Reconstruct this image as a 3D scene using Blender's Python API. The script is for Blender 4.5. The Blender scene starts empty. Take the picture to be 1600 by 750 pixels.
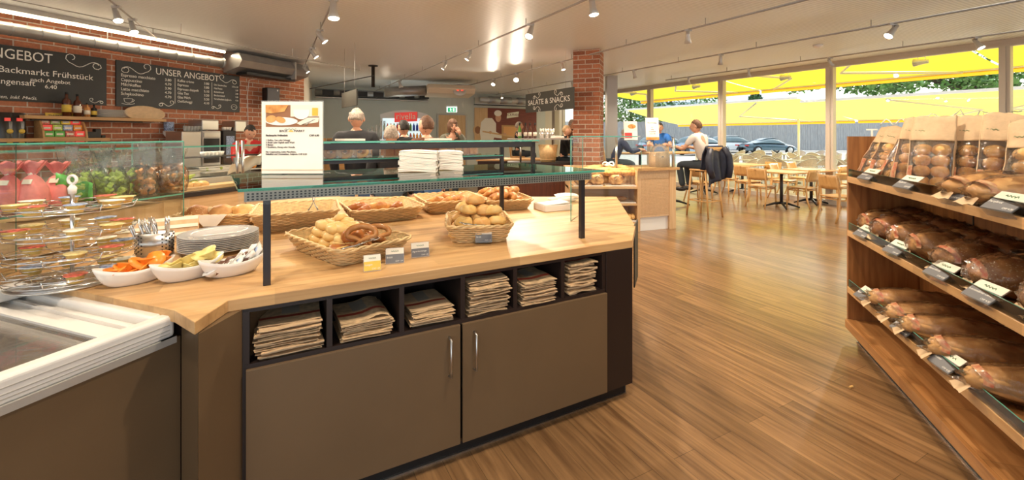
import bpy, math, random
from mathutils import Vector, Matrix, Euler, noise
random.seed(7)
PI = math.pi
R = math.radians
SC = bpy.context.scene
COL = SC.collection

# ------------------------------------------------------------ camera
CAM_H, F, CX, HZ = 1.55, 692.0, 800.0, 210.0
cd = bpy.data.cameras.new('camera'); cam = bpy.data.objects.new('camera', cd); COL.objects.link(cam)
cam.location = (0, 0, CAM_H); cam.rotation_euler = (PI/2, 0, 0)
cd.sensor_fit = 'HORIZONTAL'; cd.sensor_width = 36; cd.lens = 36*F/1600
cd.shift_y = -(375-HZ)/1600; cd.clip_start = .05; cd.clip_end = 300
SC.camera = cam
# ------------------------------------------------------------ world, sun, exposure
w = bpy.data.worlds.new('world'); SC.world = w; w.use_nodes = True
wn = w.node_tree; bgn = wn.nodes['Background']
sky = wn.nodes.new('ShaderNodeTexSky'); sky.sky_type = 'NISHITA'; sky.sun_disc = False
sky.sun_elevation = R(38); sky.sun_rotation = R(60); sky.air_density = 1.2; sky.dust_density = 1.5
mxw = wn.nodes.new('ShaderNodeMix'); mxw.data_type = 'RGBA'; mxw.inputs[0].default_value = .93
wn.links.new(sky.outputs[0], mxw.inputs[6]); mxw.inputs[7].default_value = (.92, .97, 1, 1)
wn.links.new(mxw.outputs[2], bgn.inputs[0]); bgn.inputs[1].default_value = 1.05
sd = bpy.data.lights.new('sun', 'SUN'); sd.energy = 2.6; sd.angle = R(1); sd.color = (1, .93, .8)
sun = bpy.data.objects.new('sun', sd); COL.objects.link(sun)
sun.rotation_euler = Vector((-.80, -.40, -.55)).to_track_quat('-Z', 'Y').to_euler()
SPOT_W = 125.0
LAMP_COL = (1.0, .84, .64)
SC.view_settings.view_transform = 'Standard'; SC.view_settings.look = 'None'
SC.view_settings.gamma = 1; SC.view_settings.use_curve_mapping = False
SC.view_settings.exposure = 0.62

# ------------------------------------------------------------ plan helpers (metres; the room is turned 28 degrees to the camera)
uA = Vector((-.4717, .8818, 0)); uC = Vector((.8818, .4717, 0)); uB = Vector((.339, .941, 0)); uBr = Vector((.941, -.339, 0))
aC = math.atan2(uC.y, uC.x); aA = math.atan2(uA.y, uA.x); aB = math.atan2(uB.y, uB.x)
def G(px, py, z=0.0):
    Y = (CAM_H-z)*F/(py-HZ); return Vector(((px-CX)/F*Y, Y, z))
def D(px, py, Y): return Vector(((px-CX)/F*Y, Y, CAM_H-(py-HZ)*Y/F))
def ON(px, P, d):
    r = (px-CX)/F; t = (r*P.y-P.x)/(d.x-r*d.y); return t

# ------------------------------------------------------------ materials
MATS = {}
def base(name):
    m = bpy.data.materials.new(name); m.use_nodes = True; MATS[name] = m
    n = m.node_tree; return m, n, n.nodes['Principled BSDF']
def hexc(c): return tuple(c)+(1,)
def mat(name, col, rough=.5, metal=0, spec=None, emit=None, es=0, noise_amt=0, nscale=8, bump=0, trans=0, sheen=0, coat=0, stretch=(1,1,1)):
    m, n, b = base(name)
    b.inputs['Base Color'].default_value = hexc(col); b.inputs['Roughness'].default_value = rough; b.inputs['Metallic'].default_value = metal
    if spec is not None: b.inputs['Specular IOR Level'].default_value = spec
    if coat: b.inputs['Coat Weight'].default_value = coat
    if emit: b.inputs['Emission Color'].default_value = hexc(emit); b.inputs['Emission Strength'].default_value = es
    if trans: b.inputs['Transmission Weight'].default_value = trans
    if noise_amt or bump:
        tc = n.nodes.new('ShaderNodeTexCoord'); mp = n.nodes.new('ShaderNodeMapping'); mp.inputs['Scale'].default_value = stretch
        no = n.nodes.new('ShaderNodeTexNoise'); no.inputs['Scale'].default_value = nscale; no.inputs['Detail'].default_value = 5
        n.links.new(tc.outputs['Object'], mp.inputs[0]); n.links.new(mp.outputs[0], no.inputs['Vector'])
        if noise_amt:
            rp = n.nodes.new('ShaderNodeValToRGB'); e = rp.color_ramp.elements
            e[0].position = .3; e[1].position = .7
            e[0].color = hexc([max(0, c*(1-noise_amt)) for c in col]); e[1].color = hexc([min(1, c*(1+noise_amt)) for c in col])
            n.links.new(no.outputs[0], rp.inputs[0]); n.links.new(rp.outputs[0], b.inputs['Base Color'])
        if bump:
            bp = n.nodes.new('ShaderNodeBump'); bp.inputs['Strength'].default_value = bump; bp.inputs['Distance'].default_value = .01
            n.links.new(no.outputs[0], bp.inputs['Height']); n.links.new(bp.outputs[0], b.inputs['Normal'])
    return m
def glass_mat(name, tint, gl=.12, rough=.0, op=0.0, opcol=(1,1,1), crinkle=0):
    """thin sheet glass / film: clear with a fresnel reflection, optionally a little body colour"""
    m = bpy.data.materials.new(name); m.use_nodes = True; MATS[name] = m
    n = m.node_tree; n.nodes.clear()
    o = n.nodes.new('ShaderNodeOutputMaterial'); t = n.nodes.new('ShaderNodeBsdfTransparent'); t.inputs[0].default_value = hexc(tint)
    g = n.nodes.new('ShaderNodeBsdfGlossy'); g.inputs['Roughness'].default_value = rough
    lw = n.nodes.new('ShaderNodeFresnel'); lw.inputs[0].default_value = 1.45
    ml = n.nodes.new('ShaderNodeMath'); ml.operation = 'MULTIPLY_ADD'; ml.inputs[1].default_value = gl*4; ml.inputs[2].default_value = gl*.15; ml.use_clamp = True
    x = n.nodes.new('ShaderNodeMixShader')
    n.links.new(lw.outputs[0], ml.inputs[0]); n.links.new(ml.outputs[0], x.inputs[0])
    src = t
    if crinkle:
        tc = n.nodes.new('ShaderNodeTexCoord'); no = n.nodes.new('ShaderNodeTexNoise'); no.inputs['Scale'].default_value = 22; no.inputs['Detail'].default_value = 3; no.inputs['Distortion'].default_value = 1.5
        bp = n.nodes.new('ShaderNodeBump'); bp.inputs['Strength'].default_value = crinkle; bp.inputs['Distance'].default_value = .02
        n.links.new(tc.outputs['Object'], no.inputs['Vector']); n.links.new(no.outputs[0], bp.inputs['Height']); n.links.new(bp.outputs[0], g.inputs['Normal']); n.links.new(bp.outputs[0], lw.inputs['Normal'])
    if op:
        d = n.nodes.new('ShaderNodeBsdfDiffuse'); d.inputs[0].default_value = hexc(opcol)
        x2 = n.nodes.new('ShaderNodeMixShader'); x2.inputs[0].default_value = op
        n.links.new(t.outputs[0], x2.inputs[1]); n.links.new(d.outputs[0], x2.inputs[2]); src = x2
    n.links.new(src.outputs[0], x.inputs[1]); n.links.new(g.outputs[0], x.inputs[2]); n.links.new(x.outputs[0], o.inputs[0])
    return m
def wood_mat(name, c1, c2, rough=.4, scale=1.0, axis='x', plank=None, coat=0, gap=.25):
    """straight-grained wood; plank=(length,width) adds staves of differing tone"""
    m, n, b = base(name); b.inputs['Roughness'].default_value = rough
    if coat: b.inputs['Coat Weight'].default_value = coat; b.inputs['Coat Roughness'].default_value = .15
    tc = n.nodes.new('ShaderNodeTexCoord'); mp = n.nodes.new('ShaderNodeMapping')
    if axis == 'y': mp.inputs['Rotation'].default_value = (0, 0, PI/2)
    if axis == 'z': mp.inputs['Rotation'].default_value = (0, PI/2, 0)
    n.links.new(tc.outputs['Object'], mp.inputs[0])
    st = n.nodes.new('ShaderNodeVectorMath'); st.operation = 'MULTIPLY'; st.inputs[1].default_value = (1.2*scale, 18*scale, 18*scale)
    n.links.new(mp.outputs[0], st.inputs[0])
    no = n.nodes.new('ShaderNodeTexNoise'); no.inputs['Scale'].default_value = 1.6; no.inputs['Detail'].default_value = 7; no.inputs['Distortion'].default_value = .6
    n.links.new(st.outputs[0], no.inputs['Vector'])
    rp = n.nodes.new('ShaderNodeValToRGB'); e = rp.color_ramp.elements; e[0].position = .3; e[1].position = .68
    e[0].color = hexc(c2); e[1].color = hexc(c1); n.links.new(no.outputs[0], rp.inputs[0]); out = rp.outputs[0]
    if plank:
        br = n.nodes.new('ShaderNodeTexBrick'); br.offset = .37; br.inputs['Scale'].default_value = 1
        br.inputs['Brick Width'].default_value = plank[0]; br.inputs['Row Height'].default_value = plank[1]
        br.inputs['Mortar Size'].default_value = .0012; br.inputs['Mortar Smooth'].default_value = 0.1
        br.inputs['Color1'].default_value = (1.12, 1.1, 1.08, 1); br.inputs['Color2'].default_value = (.74, .72, .70, 1)
        br.inputs['Mortar'].default_value = (gap, gap, gap, 1)
        n.links.new(mp.outputs[0], br.inputs['Vector'])
        mx = n.nodes.new('ShaderNodeMix'); mx.data_type = 'RGBA'; mx.blend_type = 'MULTIPLY'; mx.inputs[0].default_value = 1
        n.links.new(rp.outputs[0], mx.inputs[6]); n.links.new(br.outputs[0], mx.inputs[7]); out = mx.outputs[2]
    n.links.new(out, b.inputs['Base Color'])
    bp = n.nodes.new('ShaderNodeBump'); bp.inputs['Strength'].default_value = .08; bp.inputs['Distance'].default_value = .004
    n.links.new(no.outputs[0], bp.inputs['Height']); n.links.new(bp.outputs[0], b.inputs['Normal'])
    return m
def brick_mat(name, swap):
    m, n, b = base(name); b.inputs['Roughness'].default_value = .85
    tc = n.nodes.new('ShaderNodeTexCoord'); sp = n.nodes.new('ShaderNodeSeparateXYZ'); cb = n.nodes.new('ShaderNodeCombineXYZ')
    n.links.new(tc.outputs['Object'], sp.inputs[0])
    if swap:   # a column: run the courses round the corner
        ad = n.nodes.new('ShaderNodeMath'); ad.operation = 'ADD'
        n.links.new(sp.outputs[0], ad.inputs[0]); n.links.new(sp.outputs[1], ad.inputs[1]); n.links.new(ad.outputs[0], cb.inputs[0])
    else: n.links.new(sp.outputs[0], cb.inputs[0])
    n.links.new(sp.outputs[2], cb.inputs[1])
    br = n.nodes.new('ShaderNodeTexBrick'); br.inputs['Scale'].default_value = 1
    br.inputs['Brick Width'].default_value = .27; br.inputs['Row Height'].default_value = .087; br.inputs['Mortar Size'].default_value = .008
    br.inputs['Mortar Smooth'].default_value = .15; br.inputs['Bias'].default_value = -.1
    br.inputs['Color1'].default_value = (.46, .17, .085, 1); br.inputs['Color2'].default_value = (.25, .085, .045, 1); br.inputs['Mortar'].default_value = (.52, .43, .35, 1)
    n.links.new(cb.outputs[0], br.inputs['Vector'])
    no = n.nodes.new('ShaderNodeTexNoise'); no.inputs['Scale'].default_value = 30; no.inputs['Detail'].default_value = 4
    n.links.new(tc.outputs['Object'], no.inputs['Vector'])
    mx = n.nodes.new('ShaderNodeMix'); mx.data_type = 'RGBA'; mx.blend_type = 'OVERLAY'; mx.inputs[0].default_value = .45
    n.links.new(br.outputs[0], mx.inputs[6]); n.links.new(no.outputs[0], mx.inputs[7]); n.links.new(mx.outputs[2], b.inputs['Base Color'])
    bp = n.nodes.new('ShaderNodeBump'); bp.inputs['Strength'].default_value = .6; bp.inputs['Distance'].default_value = .01; bp.invert = True
    n.links.new(br.outputs['Fac'], bp.inputs['Height']); n.links.new(bp.outputs[0], b.inputs['Normal'])
    return m
def crust_mat(name, light, dark, scale=9, rough=.45, seeds=0):
    m, n, b = base(name); b.inputs['Roughness'].default_value = rough; b.inputs['Specular IOR Level'].default_value = .35
    tc = n.nodes.new('ShaderNodeTexCoord'); no = n.nodes.new('ShaderNodeTexNoise'); no.inputs['Scale'].default_value = scale; no.inputs['Detail'].default_value = 6
    n.links.new(tc.outputs['Object'], no.inputs['Vector'])
    rp = n.nodes.new('ShaderNodeValToRGB'); e = rp.color_ramp.elements; e[0].position = .35; e[1].position = .66
    e[0].color = hexc(dark); e[1].color = hexc(light); n.links.new(no.outputs[0], rp.inputs[0]); out = rp.outputs[0]
    if seeds:
        vo = n.nodes.new('ShaderNodeTexVoronoi'); vo.inputs['Scale'].default_value = seeds; n.links.new(tc.outputs['Object'], vo.inputs['Vector'])
        r2 = n.nodes.new('ShaderNodeValToRGB'); r2.color_ramp.elements[0].position = .18; r2.color_ramp.elements[1].position = .3
        n.links.new(vo.outputs[0], r2.inputs[0]); mx = n.nodes.new('ShaderNodeMix'); mx.data_type = 'RGBA'
        n.links.new(r2.outputs[0], mx.inputs[0]); mx.inputs[6].default_value = (.62, .45, .24, 1); n.links.new(out, mx.inputs[7]); out = mx.outputs[2]
    n.links.new(out, b.inputs['Base Color'])
    bp = n.nodes.new('ShaderNodeBump'); bp.inputs['Strength'].default_value = .35; bp.inputs['Distance'].default_value = .006
    n.links.new(no.outputs[0], bp.inputs['Height']); n.links.new(bp.outputs[0], b.inputs['Normal'])
    return m

M = {}
M['floor'] = wood_mat('oak_floor', (.35, .20, .09), (.15, .078, .034), .28, 1, 'x', (1.5, .14), coat=.25, gap=.35)
M['top'] = wood_mat('oak_worktop', (.68, .43, .20), (.50, .28, .115), .42, .8, 'x', (1.1, .085), gap=.85)
M['shelfwood'] = wood_mat('oak_shelf', (.52, .26, .095), (.32, .135, .04), .4, 1, 'x', (.42, .3), coat=.15, gap=.5)
M['shelfend'] = wood_mat('oak_end_panel', (.38, .16, .05), (.20, .075, .02), .4, 1, 'z', coat=.1)
M['shelfrail'] = wood_mat('oak_shelf_rail', (.66, .40, .18), (.50, .28, .11), .4, 1, 'x', (.16, .3), coat=.15, gap=.9)
M['beech'] = wood_mat('beech', (.72, .46, .23), (.60, .35, .155), .45, 1, 'x')
M['beechv'] = wood_mat('beech_upright', (.70, .47, .26), (.60, .37, .18), .45, 1, 'z')
M['perfwood'] = mat('perforated_beech', (.66, .44, .25), .5, noise_amt=.08, nscale=40)
M['chairwood'] = wood_mat('chair_beech', (.72, .42, .16), (.60, .32, .11), .35, 1, 'z', coat=.3)
M['darkwood'] = wood_mat('dark_cherry', (.16, .045, .02), (.09, .025, .012), .4, 1, 'z', (.9, .5), coat=.2)
M['wallshelf'] = wood_mat('wall_shelf_oak', (.55, .32, .13), (.42, .23, .085), .45, 1, 'x')
M['fence'] = wood_mat('weathered_fence', (.42, .42, .42), (.26, .27, .28), .8, 1, 'z', gap=.3)
M['brown'] = mat('brown_laminate', (.155, .098, .052), .36, spec=.45, noise_amt=.05, nscale=3)
M['darkpanel'] = mat('dark_laminate', (.022, .013, .011), .4)
M['black'] = mat('black', (.010, .009, .009), .5)
M['bsteel'] = mat('dark_steel', (.035, .030, .032), .35, metal=.3)
M['steel'] = mat('brushed_steel', (.62, .60, .57), .28, metal=1)
M['chrome'] = mat('chrome', (.85, .84, .82), .1, metal=1)
M['alu'] = mat('grey_aluminium', (.42, .40, .38), .45, metal=.5)
M['duct'] = mat('galvanised_duct', (.36, .36, .36), .42, metal=.7, noise_amt=.12, nscale=4)
M['frame'] = mat('window_frame', (.55, .49, .42), .5, metal=.2)
M['white'] = mat('white_plastic', (.82, .79, .75), .3, coat=.3)
M['porcelain'] = mat('porcelain', (.85, .80, .74), .12, coat=.5)
M['paper'] = mat('paper_white', (.86, .80, .72), .7)
M['kraft'] = mat('kraft_paper', (.66, .46, .27), .65, noise_amt=.10, nscale=25, bump=.3)
M['kraftstack'] = mat('kraft_bag_paper', (.60, .42, .24), .7, noise_amt=.25, nscale=40)
M['bagred'] = mat('bag_print_red', (.38, .06, .03), .6)
M['baggrey'] = mat('bag_print_grey', (.42, .36, .28), .6)
M['greywall'] = mat('grey_plaster', (.56, .57, .52), .8, noise_amt=.03, nscale=2)
M['beigewall'] = mat('beige_plaster', (.66, .58, .46), .8)
M['brick'] = brick_mat('brick_wall', False); M['brickcol'] = brick_mat('brick_column', True)
M['board'] = mat('blackboard', (.016, .017, .018), .5, noise_amt=.2, nscale=5)
M['board2'] = mat('olive_board', (.045, .042, .032), .5)
M['chalk'] = mat('chalk', (.85, .82, .75), .8)
M['txt'] = mat('print_dark', (.10, .08, .08), .7)
M['green'] = mat('print_green', (.02, .16, .05), .6)
M['rattan'] = mat('rattan', (.74, .50, .24), .5, noise_amt=.12, nscale=30)
M['rattand'] = mat('rattan_base', (.56, .38, .17), .6, noise_amt=.2, nscale=60)
M['glass'] = glass_mat('sheet_glass', (.965, .99, .98), .24)
M['winglass'] = glass_mat('window_glass', (.97, .99, .99), .05)
M['edge'] = mat('green_glass_edge', (.10, .42, .32), .1, spec=.6); M['yellow2'] = awn('yellow_awning_far', (1.0, .84, .30)) if False else None
M['film'] = glass_mat('clear_film', (.99, .98, .96), .20, .10, .01, (.9, .82, .7), .6); M['caseglass'] = glass_mat('case_glass', (.975, .995, .985), .10)
M['clear'] = glass_mat('clear_plastic', (.96, .96, .95), .16, .05, .10, (.9, .9, .88)); M['plate'] = glass_mat('clear_plate', (.96, .96, .96), .25, .05, .55, (.95, .93, .92)); M['screenglass'] = glass_mat('screen_glass', (.975, .995, .985), .045)
M['tumbler'] = glass_mat('tumbler_glass', (.90, .92, .92), .22, .03, .28, (.9, .9, .9))
M['frost'] = glass_mat('freezer_lid_glass', (.93, .93, .93), .2, .03, .07, (.85, .8, .74))
M['roll'] = crust_mat('pale_roll_crust', (.80, .56, .24), (.70, .40, .12), 10)
M['roll2'] = crust_mat('golden_roll_crust', (.84, .52, .20), (.60, .28, .08), 9)
M['brownroll'] = crust_mat('brown_roll_crust', (.55, .20, .05), (.30, .085, .02), 9, .3)
M['croi'] = crust_mat('croissant_crust', (.76, .38, .11), (.44, .15, .03), 22)
M['pretzel'] = crust_mat('pretzel_crust', (.50, .22, .07), (.26, .085, .02), 14, .25)
M['loaf2'] = crust_mat('dark_loaf_crust', (.52, .24, .08), (.20, .07, .022), 10, .5); M['loaf'] = crust_mat('rustic_loaf_crust', (.68, .38, .14), (.24, .085, .025), 12, .6)
M['loafseed'] = crust_mat('seeded_crust', (.48, .24, .09), (.28, .11, .035), 14, .6, seeds=90)
M['baguette'] = crust_mat('baguette_crust', (.66, .38, .15), (.40, .18, .06), 12, .6)
M['crumb'] = mat('bread_crumb', (.80, .64, .40), .8, noise_amt=.1, nscale=60)
M['pink'] = mat('pink_tissue', (.88, .26, .25), .55, noise_amt=.12, nscale=18, bump=.4)
M['lime'] = mat('lime_wrapper', (.50, .66, .10), .3, noise_amt=.35, nscale=30, bump=.5)
M['leafg'] = mat('green_leaf_paper', (.10, .45, .06), .4, noise_amt=.3, nscale=20)
M['orangew'] = mat('orange_wrapper', (.62, .27, .08), .35, noise_amt=.4, nscale=30, bump=.5)
M['gold'] = mat('gold_tub', (.80, .54, .15), .35)
M['orange'] = mat('orange_tub', (.90, .27, .03), .3)
M['butter'] = mat('butter_portion', (.88, .70, .25), .35)
M['brownpack'] = mat('brown_sachet', (.11, .04, .02), .35)
M['lidA'] = mat('lid_red', (.62, .12, .08), .3, noise_amt=.8, nscale=60); M['lidB'] = mat('lid_yellow', (.82, .62, .28), .3, noise_amt=.4, nscale=60)
M['lidC'] = mat('lid_blue', (.30, .38, .62), .3, noise_amt=.8, nscale=70); M['lidD'] = mat('lid_cream', (.85, .80, .66), .3, noise_amt=.25, nscale=60)
M['tagw'] = mat('tag_cream', (.84, .76, .63), .6); M['tagg'] = mat('tag_grey', (.17, .17, .18), .6); M['tagy'] = mat('tag_yellow', (.75, .52, .08), .6)
M['skin'] = mat('skin', (.62, .33, .21), .5, noise_amt=.06, nscale=20)
M['eye'] = mat('eye_dark', (.03, .02, .02), .3); M['lip'] = mat('lip', (.45, .15, .12), .5)
M['hairgrey'] = mat('hair_grey', (.34, .28, .23), .8, noise_amt=.4, nscale=60, bump=.6); M['hairblk'] = mat('hair_dark', (.025, .018, .015), .7, noise_amt=.4, nscale=60, bump=.5)
M['hairbr'] = mat('hair_brown', (.13, .06, .03), .7, noise_amt=.4, nscale=60, bump=.5); M['hairbl'] = mat('hair_blond', (.40, .25, .12), .7, noise_amt=.3, nscale=60, bump=.5)
M['clblack'] = mat('cloth_black', (.012, .012, .014), .85); M['clred'] = mat('cloth_red', (.55, .02, .02), .8); M['clbrown'] = mat('cloth_brown', (.13, .05, .025), .85, noise_amt=.2, nscale=30)
M['clgreen'] = mat('cloth_olive', (.085, .08, .055), .85); M['clblue'] = mat('cloth_blue', (.02, .14, .50), .8); M['clnavy'] = mat('cloth_navy', (.012, .02, .075), .6, noise_amt=.3, nscale=15, bump=.4)
M['clwhite'] = mat('cloth_white', (.70, .62, .56), .85, bump=.1, nscale=10); M['jeans'] = mat('jeans', (.08, .16, .33), .85, noise_amt=.25, nscale=20); M['djeans'] = mat('dark_trousers', (.03, .04, .05), .85)
M['shoe'] = mat('shoe_black', (.015, .012, .012), .4); M['jacket'] = mat('quilted_jacket', (.020, .022, .040), .5, noise_amt=.3, nscale=14, bump=.6)
M['bulb'] = mat('lamp_glow', (1, .9, .7), .5, emit=(1, .85, .6), es=14); M['tube'] = mat('tube_glow', (1, .9, .7), .5, emit=(1, .84, .58), es=4); M['film2'] = glass_mat('sweet_bag_film', (.96, .96, .93), .22, .12, .08, (.9, .88, .8), .9)
M['bulboff'] = mat('lamp_unlit_reflector', (.7, .68, .66), .2, metal=.6)
M['sign'] = mat('exit_green', (.02, .35, .16), .5, emit=(.02, .5, .2), es=.5); M['signw'] = mat('exit_white', (.9, .95, .9), .5, emit=(.8, 1, .9), es=.8)
M['fridgelit'] = mat('fridge_interior', (.6, .7, .72), .5, emit=(.6, .8, .85), es=.6); M['rivred'] = mat('header_red', (.62, .04, .03), .4, emit=(.6, .05, .04), es=.4)
M['drinkO'] = mat('drink_orange', (.85, .35, .03), .3); M['drinkB'] = mat('drink_blue', (.03, .08, .5), .3); M['drinkR'] = mat('drink_red', (.5, .04, .03), .3); M['drinkG'] = mat('drink_green', (.12, .35, .06), .3)
M['yellow'] = None
def awn(name, col):
    m = bpy.data.materials.new(name); m.use_nodes = True; n = m.node_tree; n.nodes.clear()
    o = n.nodes.new('ShaderNodeOutputMaterial'); a = n.nodes.new('ShaderNodeBsdfTranslucent'); b = n.nodes.new('ShaderNodeBsdfDiffuse'); x = n.nodes.new('ShaderNodeMixShader')
    a.inputs[0].default_value = hexc(col); b.inputs[0].default_value = hexc(col); x.inputs[0].default_value = .35
    n.links.new(a.outputs[0], x.inputs[1]); n.links.new(b.outputs[0], x.inputs[2]); n.links.new(x.outputs[0], o.inputs[0]); return m
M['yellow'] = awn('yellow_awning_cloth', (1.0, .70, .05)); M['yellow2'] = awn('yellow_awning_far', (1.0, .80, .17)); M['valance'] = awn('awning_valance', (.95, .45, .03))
M['asphalt'] = mat('terrace_paving', (.52, .47, .42), .8, noise_amt=.12, nscale=3)
M['carwhite'] = mat('car_paint_white', (.78, .80, .82), .2, coat=.6); M['cardark'] = mat('car_paint_petrol', (.05, .10, .13), .2, coat=.8, metal=.4); M['carblue'] = mat('car_paint_silver_blue', (.30, .40, .50), .2, coat=.8, metal=.4)
M['carglass'] = mat('car_glass', (.10, .16, .18), .08, coat=.5); M['tyre'] = mat('tyre', (.02, .02, .02), .8); M['taillight'] = mat('tail_light', (.6, .03, .02), .3)
M['wicker'] = mat('pale_wicker', (.55, .45, .38), .6, noise_amt=.3, nscale=70)
M['leaf'] = mat('foliage', (.13, .27, .06), .6, noise_amt=.5, nscale=1.5); M['leafd'] = mat('foliage_dark', (.045, .12, .035), .6, noise_amt=.4, nscale=1.5); M['bark'] = mat('bark', (.07, .05, .035), .9)
M['housew'] = mat('pale_render', (.55, .72, .78), .8); M['roof'] = mat('house_roof', (.55, .62, .65), .8); M['bagprint'] = crust_mat('bag_print', (.66, .44, .24), (.42, .10, .04), 30, .5)
M['pebble'] = mat('perforated_profile', (.30, .27, .23), .45, metal=.2)
M['photoA'] = mat('photo_brown', (.30, .13, .06), .6); M['ovenred'] = mat('poster_brick_red', (.20, .045, .03), .6, noise_amt=.25, nscale=3, stretch=(1, 1, 14)); M['ovenglow'] = mat('poster_oven', (.75, .38, .14), .6)
M['juice'] = mat('photo_juice', (.85, .45, .05), .5); M['coffee'] = mat('coffee_bag', (.018, .014, .012), .25)
M['fruitg'] = mat('green_apple', (.35, .45, .08), .3); M['fruity'] = mat('lemon', (.88, .62, .04), .4); M['fruito'] = mat('orange_fruit', (.90, .32, .02), .4)
M['whiskey'] = mat('amber_bottle', (.10, .025, .01), .08, coat=.5); M['sil'] = mat('steel_painted', (.55, .53, .50), .4, metal=.4)
M['stone'] = mat('marble_grey', (.45, .42, .38), .3)
def ceil_mat():
    m, n, b = base('corrugated_ceiling'); b.inputs['Roughness'].default_value = .42; b.inputs['Metallic'].default_value = .0
    tc = n.nodes.new('ShaderNodeTexCoord'); wv = n.nodes.new('ShaderNodeTexWave'); wv.bands_direction = 'X'; wv.inputs['Scale'].default_value = 7.0
    n.links.new(tc.outputs['Object'], wv.inputs['Vector'])
    rp = n.nodes.new('ShaderNodeValToRGB'); e = rp.color_ramp.elements; e[0].color = (.62, .655, .67, 1); e[1].color = (.82, .86, .88, 1)
    n.links.new(wv.outputs[1], rp.inputs[0]); n.links.new(rp.outputs[0], b.inputs['Base Color'])
    bp = n.nodes.new('ShaderNodeBump'); bp.inputs['Strength'].default_value = .25; bp.inputs['Distance'].default_value = .01
    n.links.new(wv.outputs[1], bp.inputs['Height']); n.links.new(bp.outputs[0], b.inputs['Normal']); return m
M['ceil'] = ceil_mat()

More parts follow.
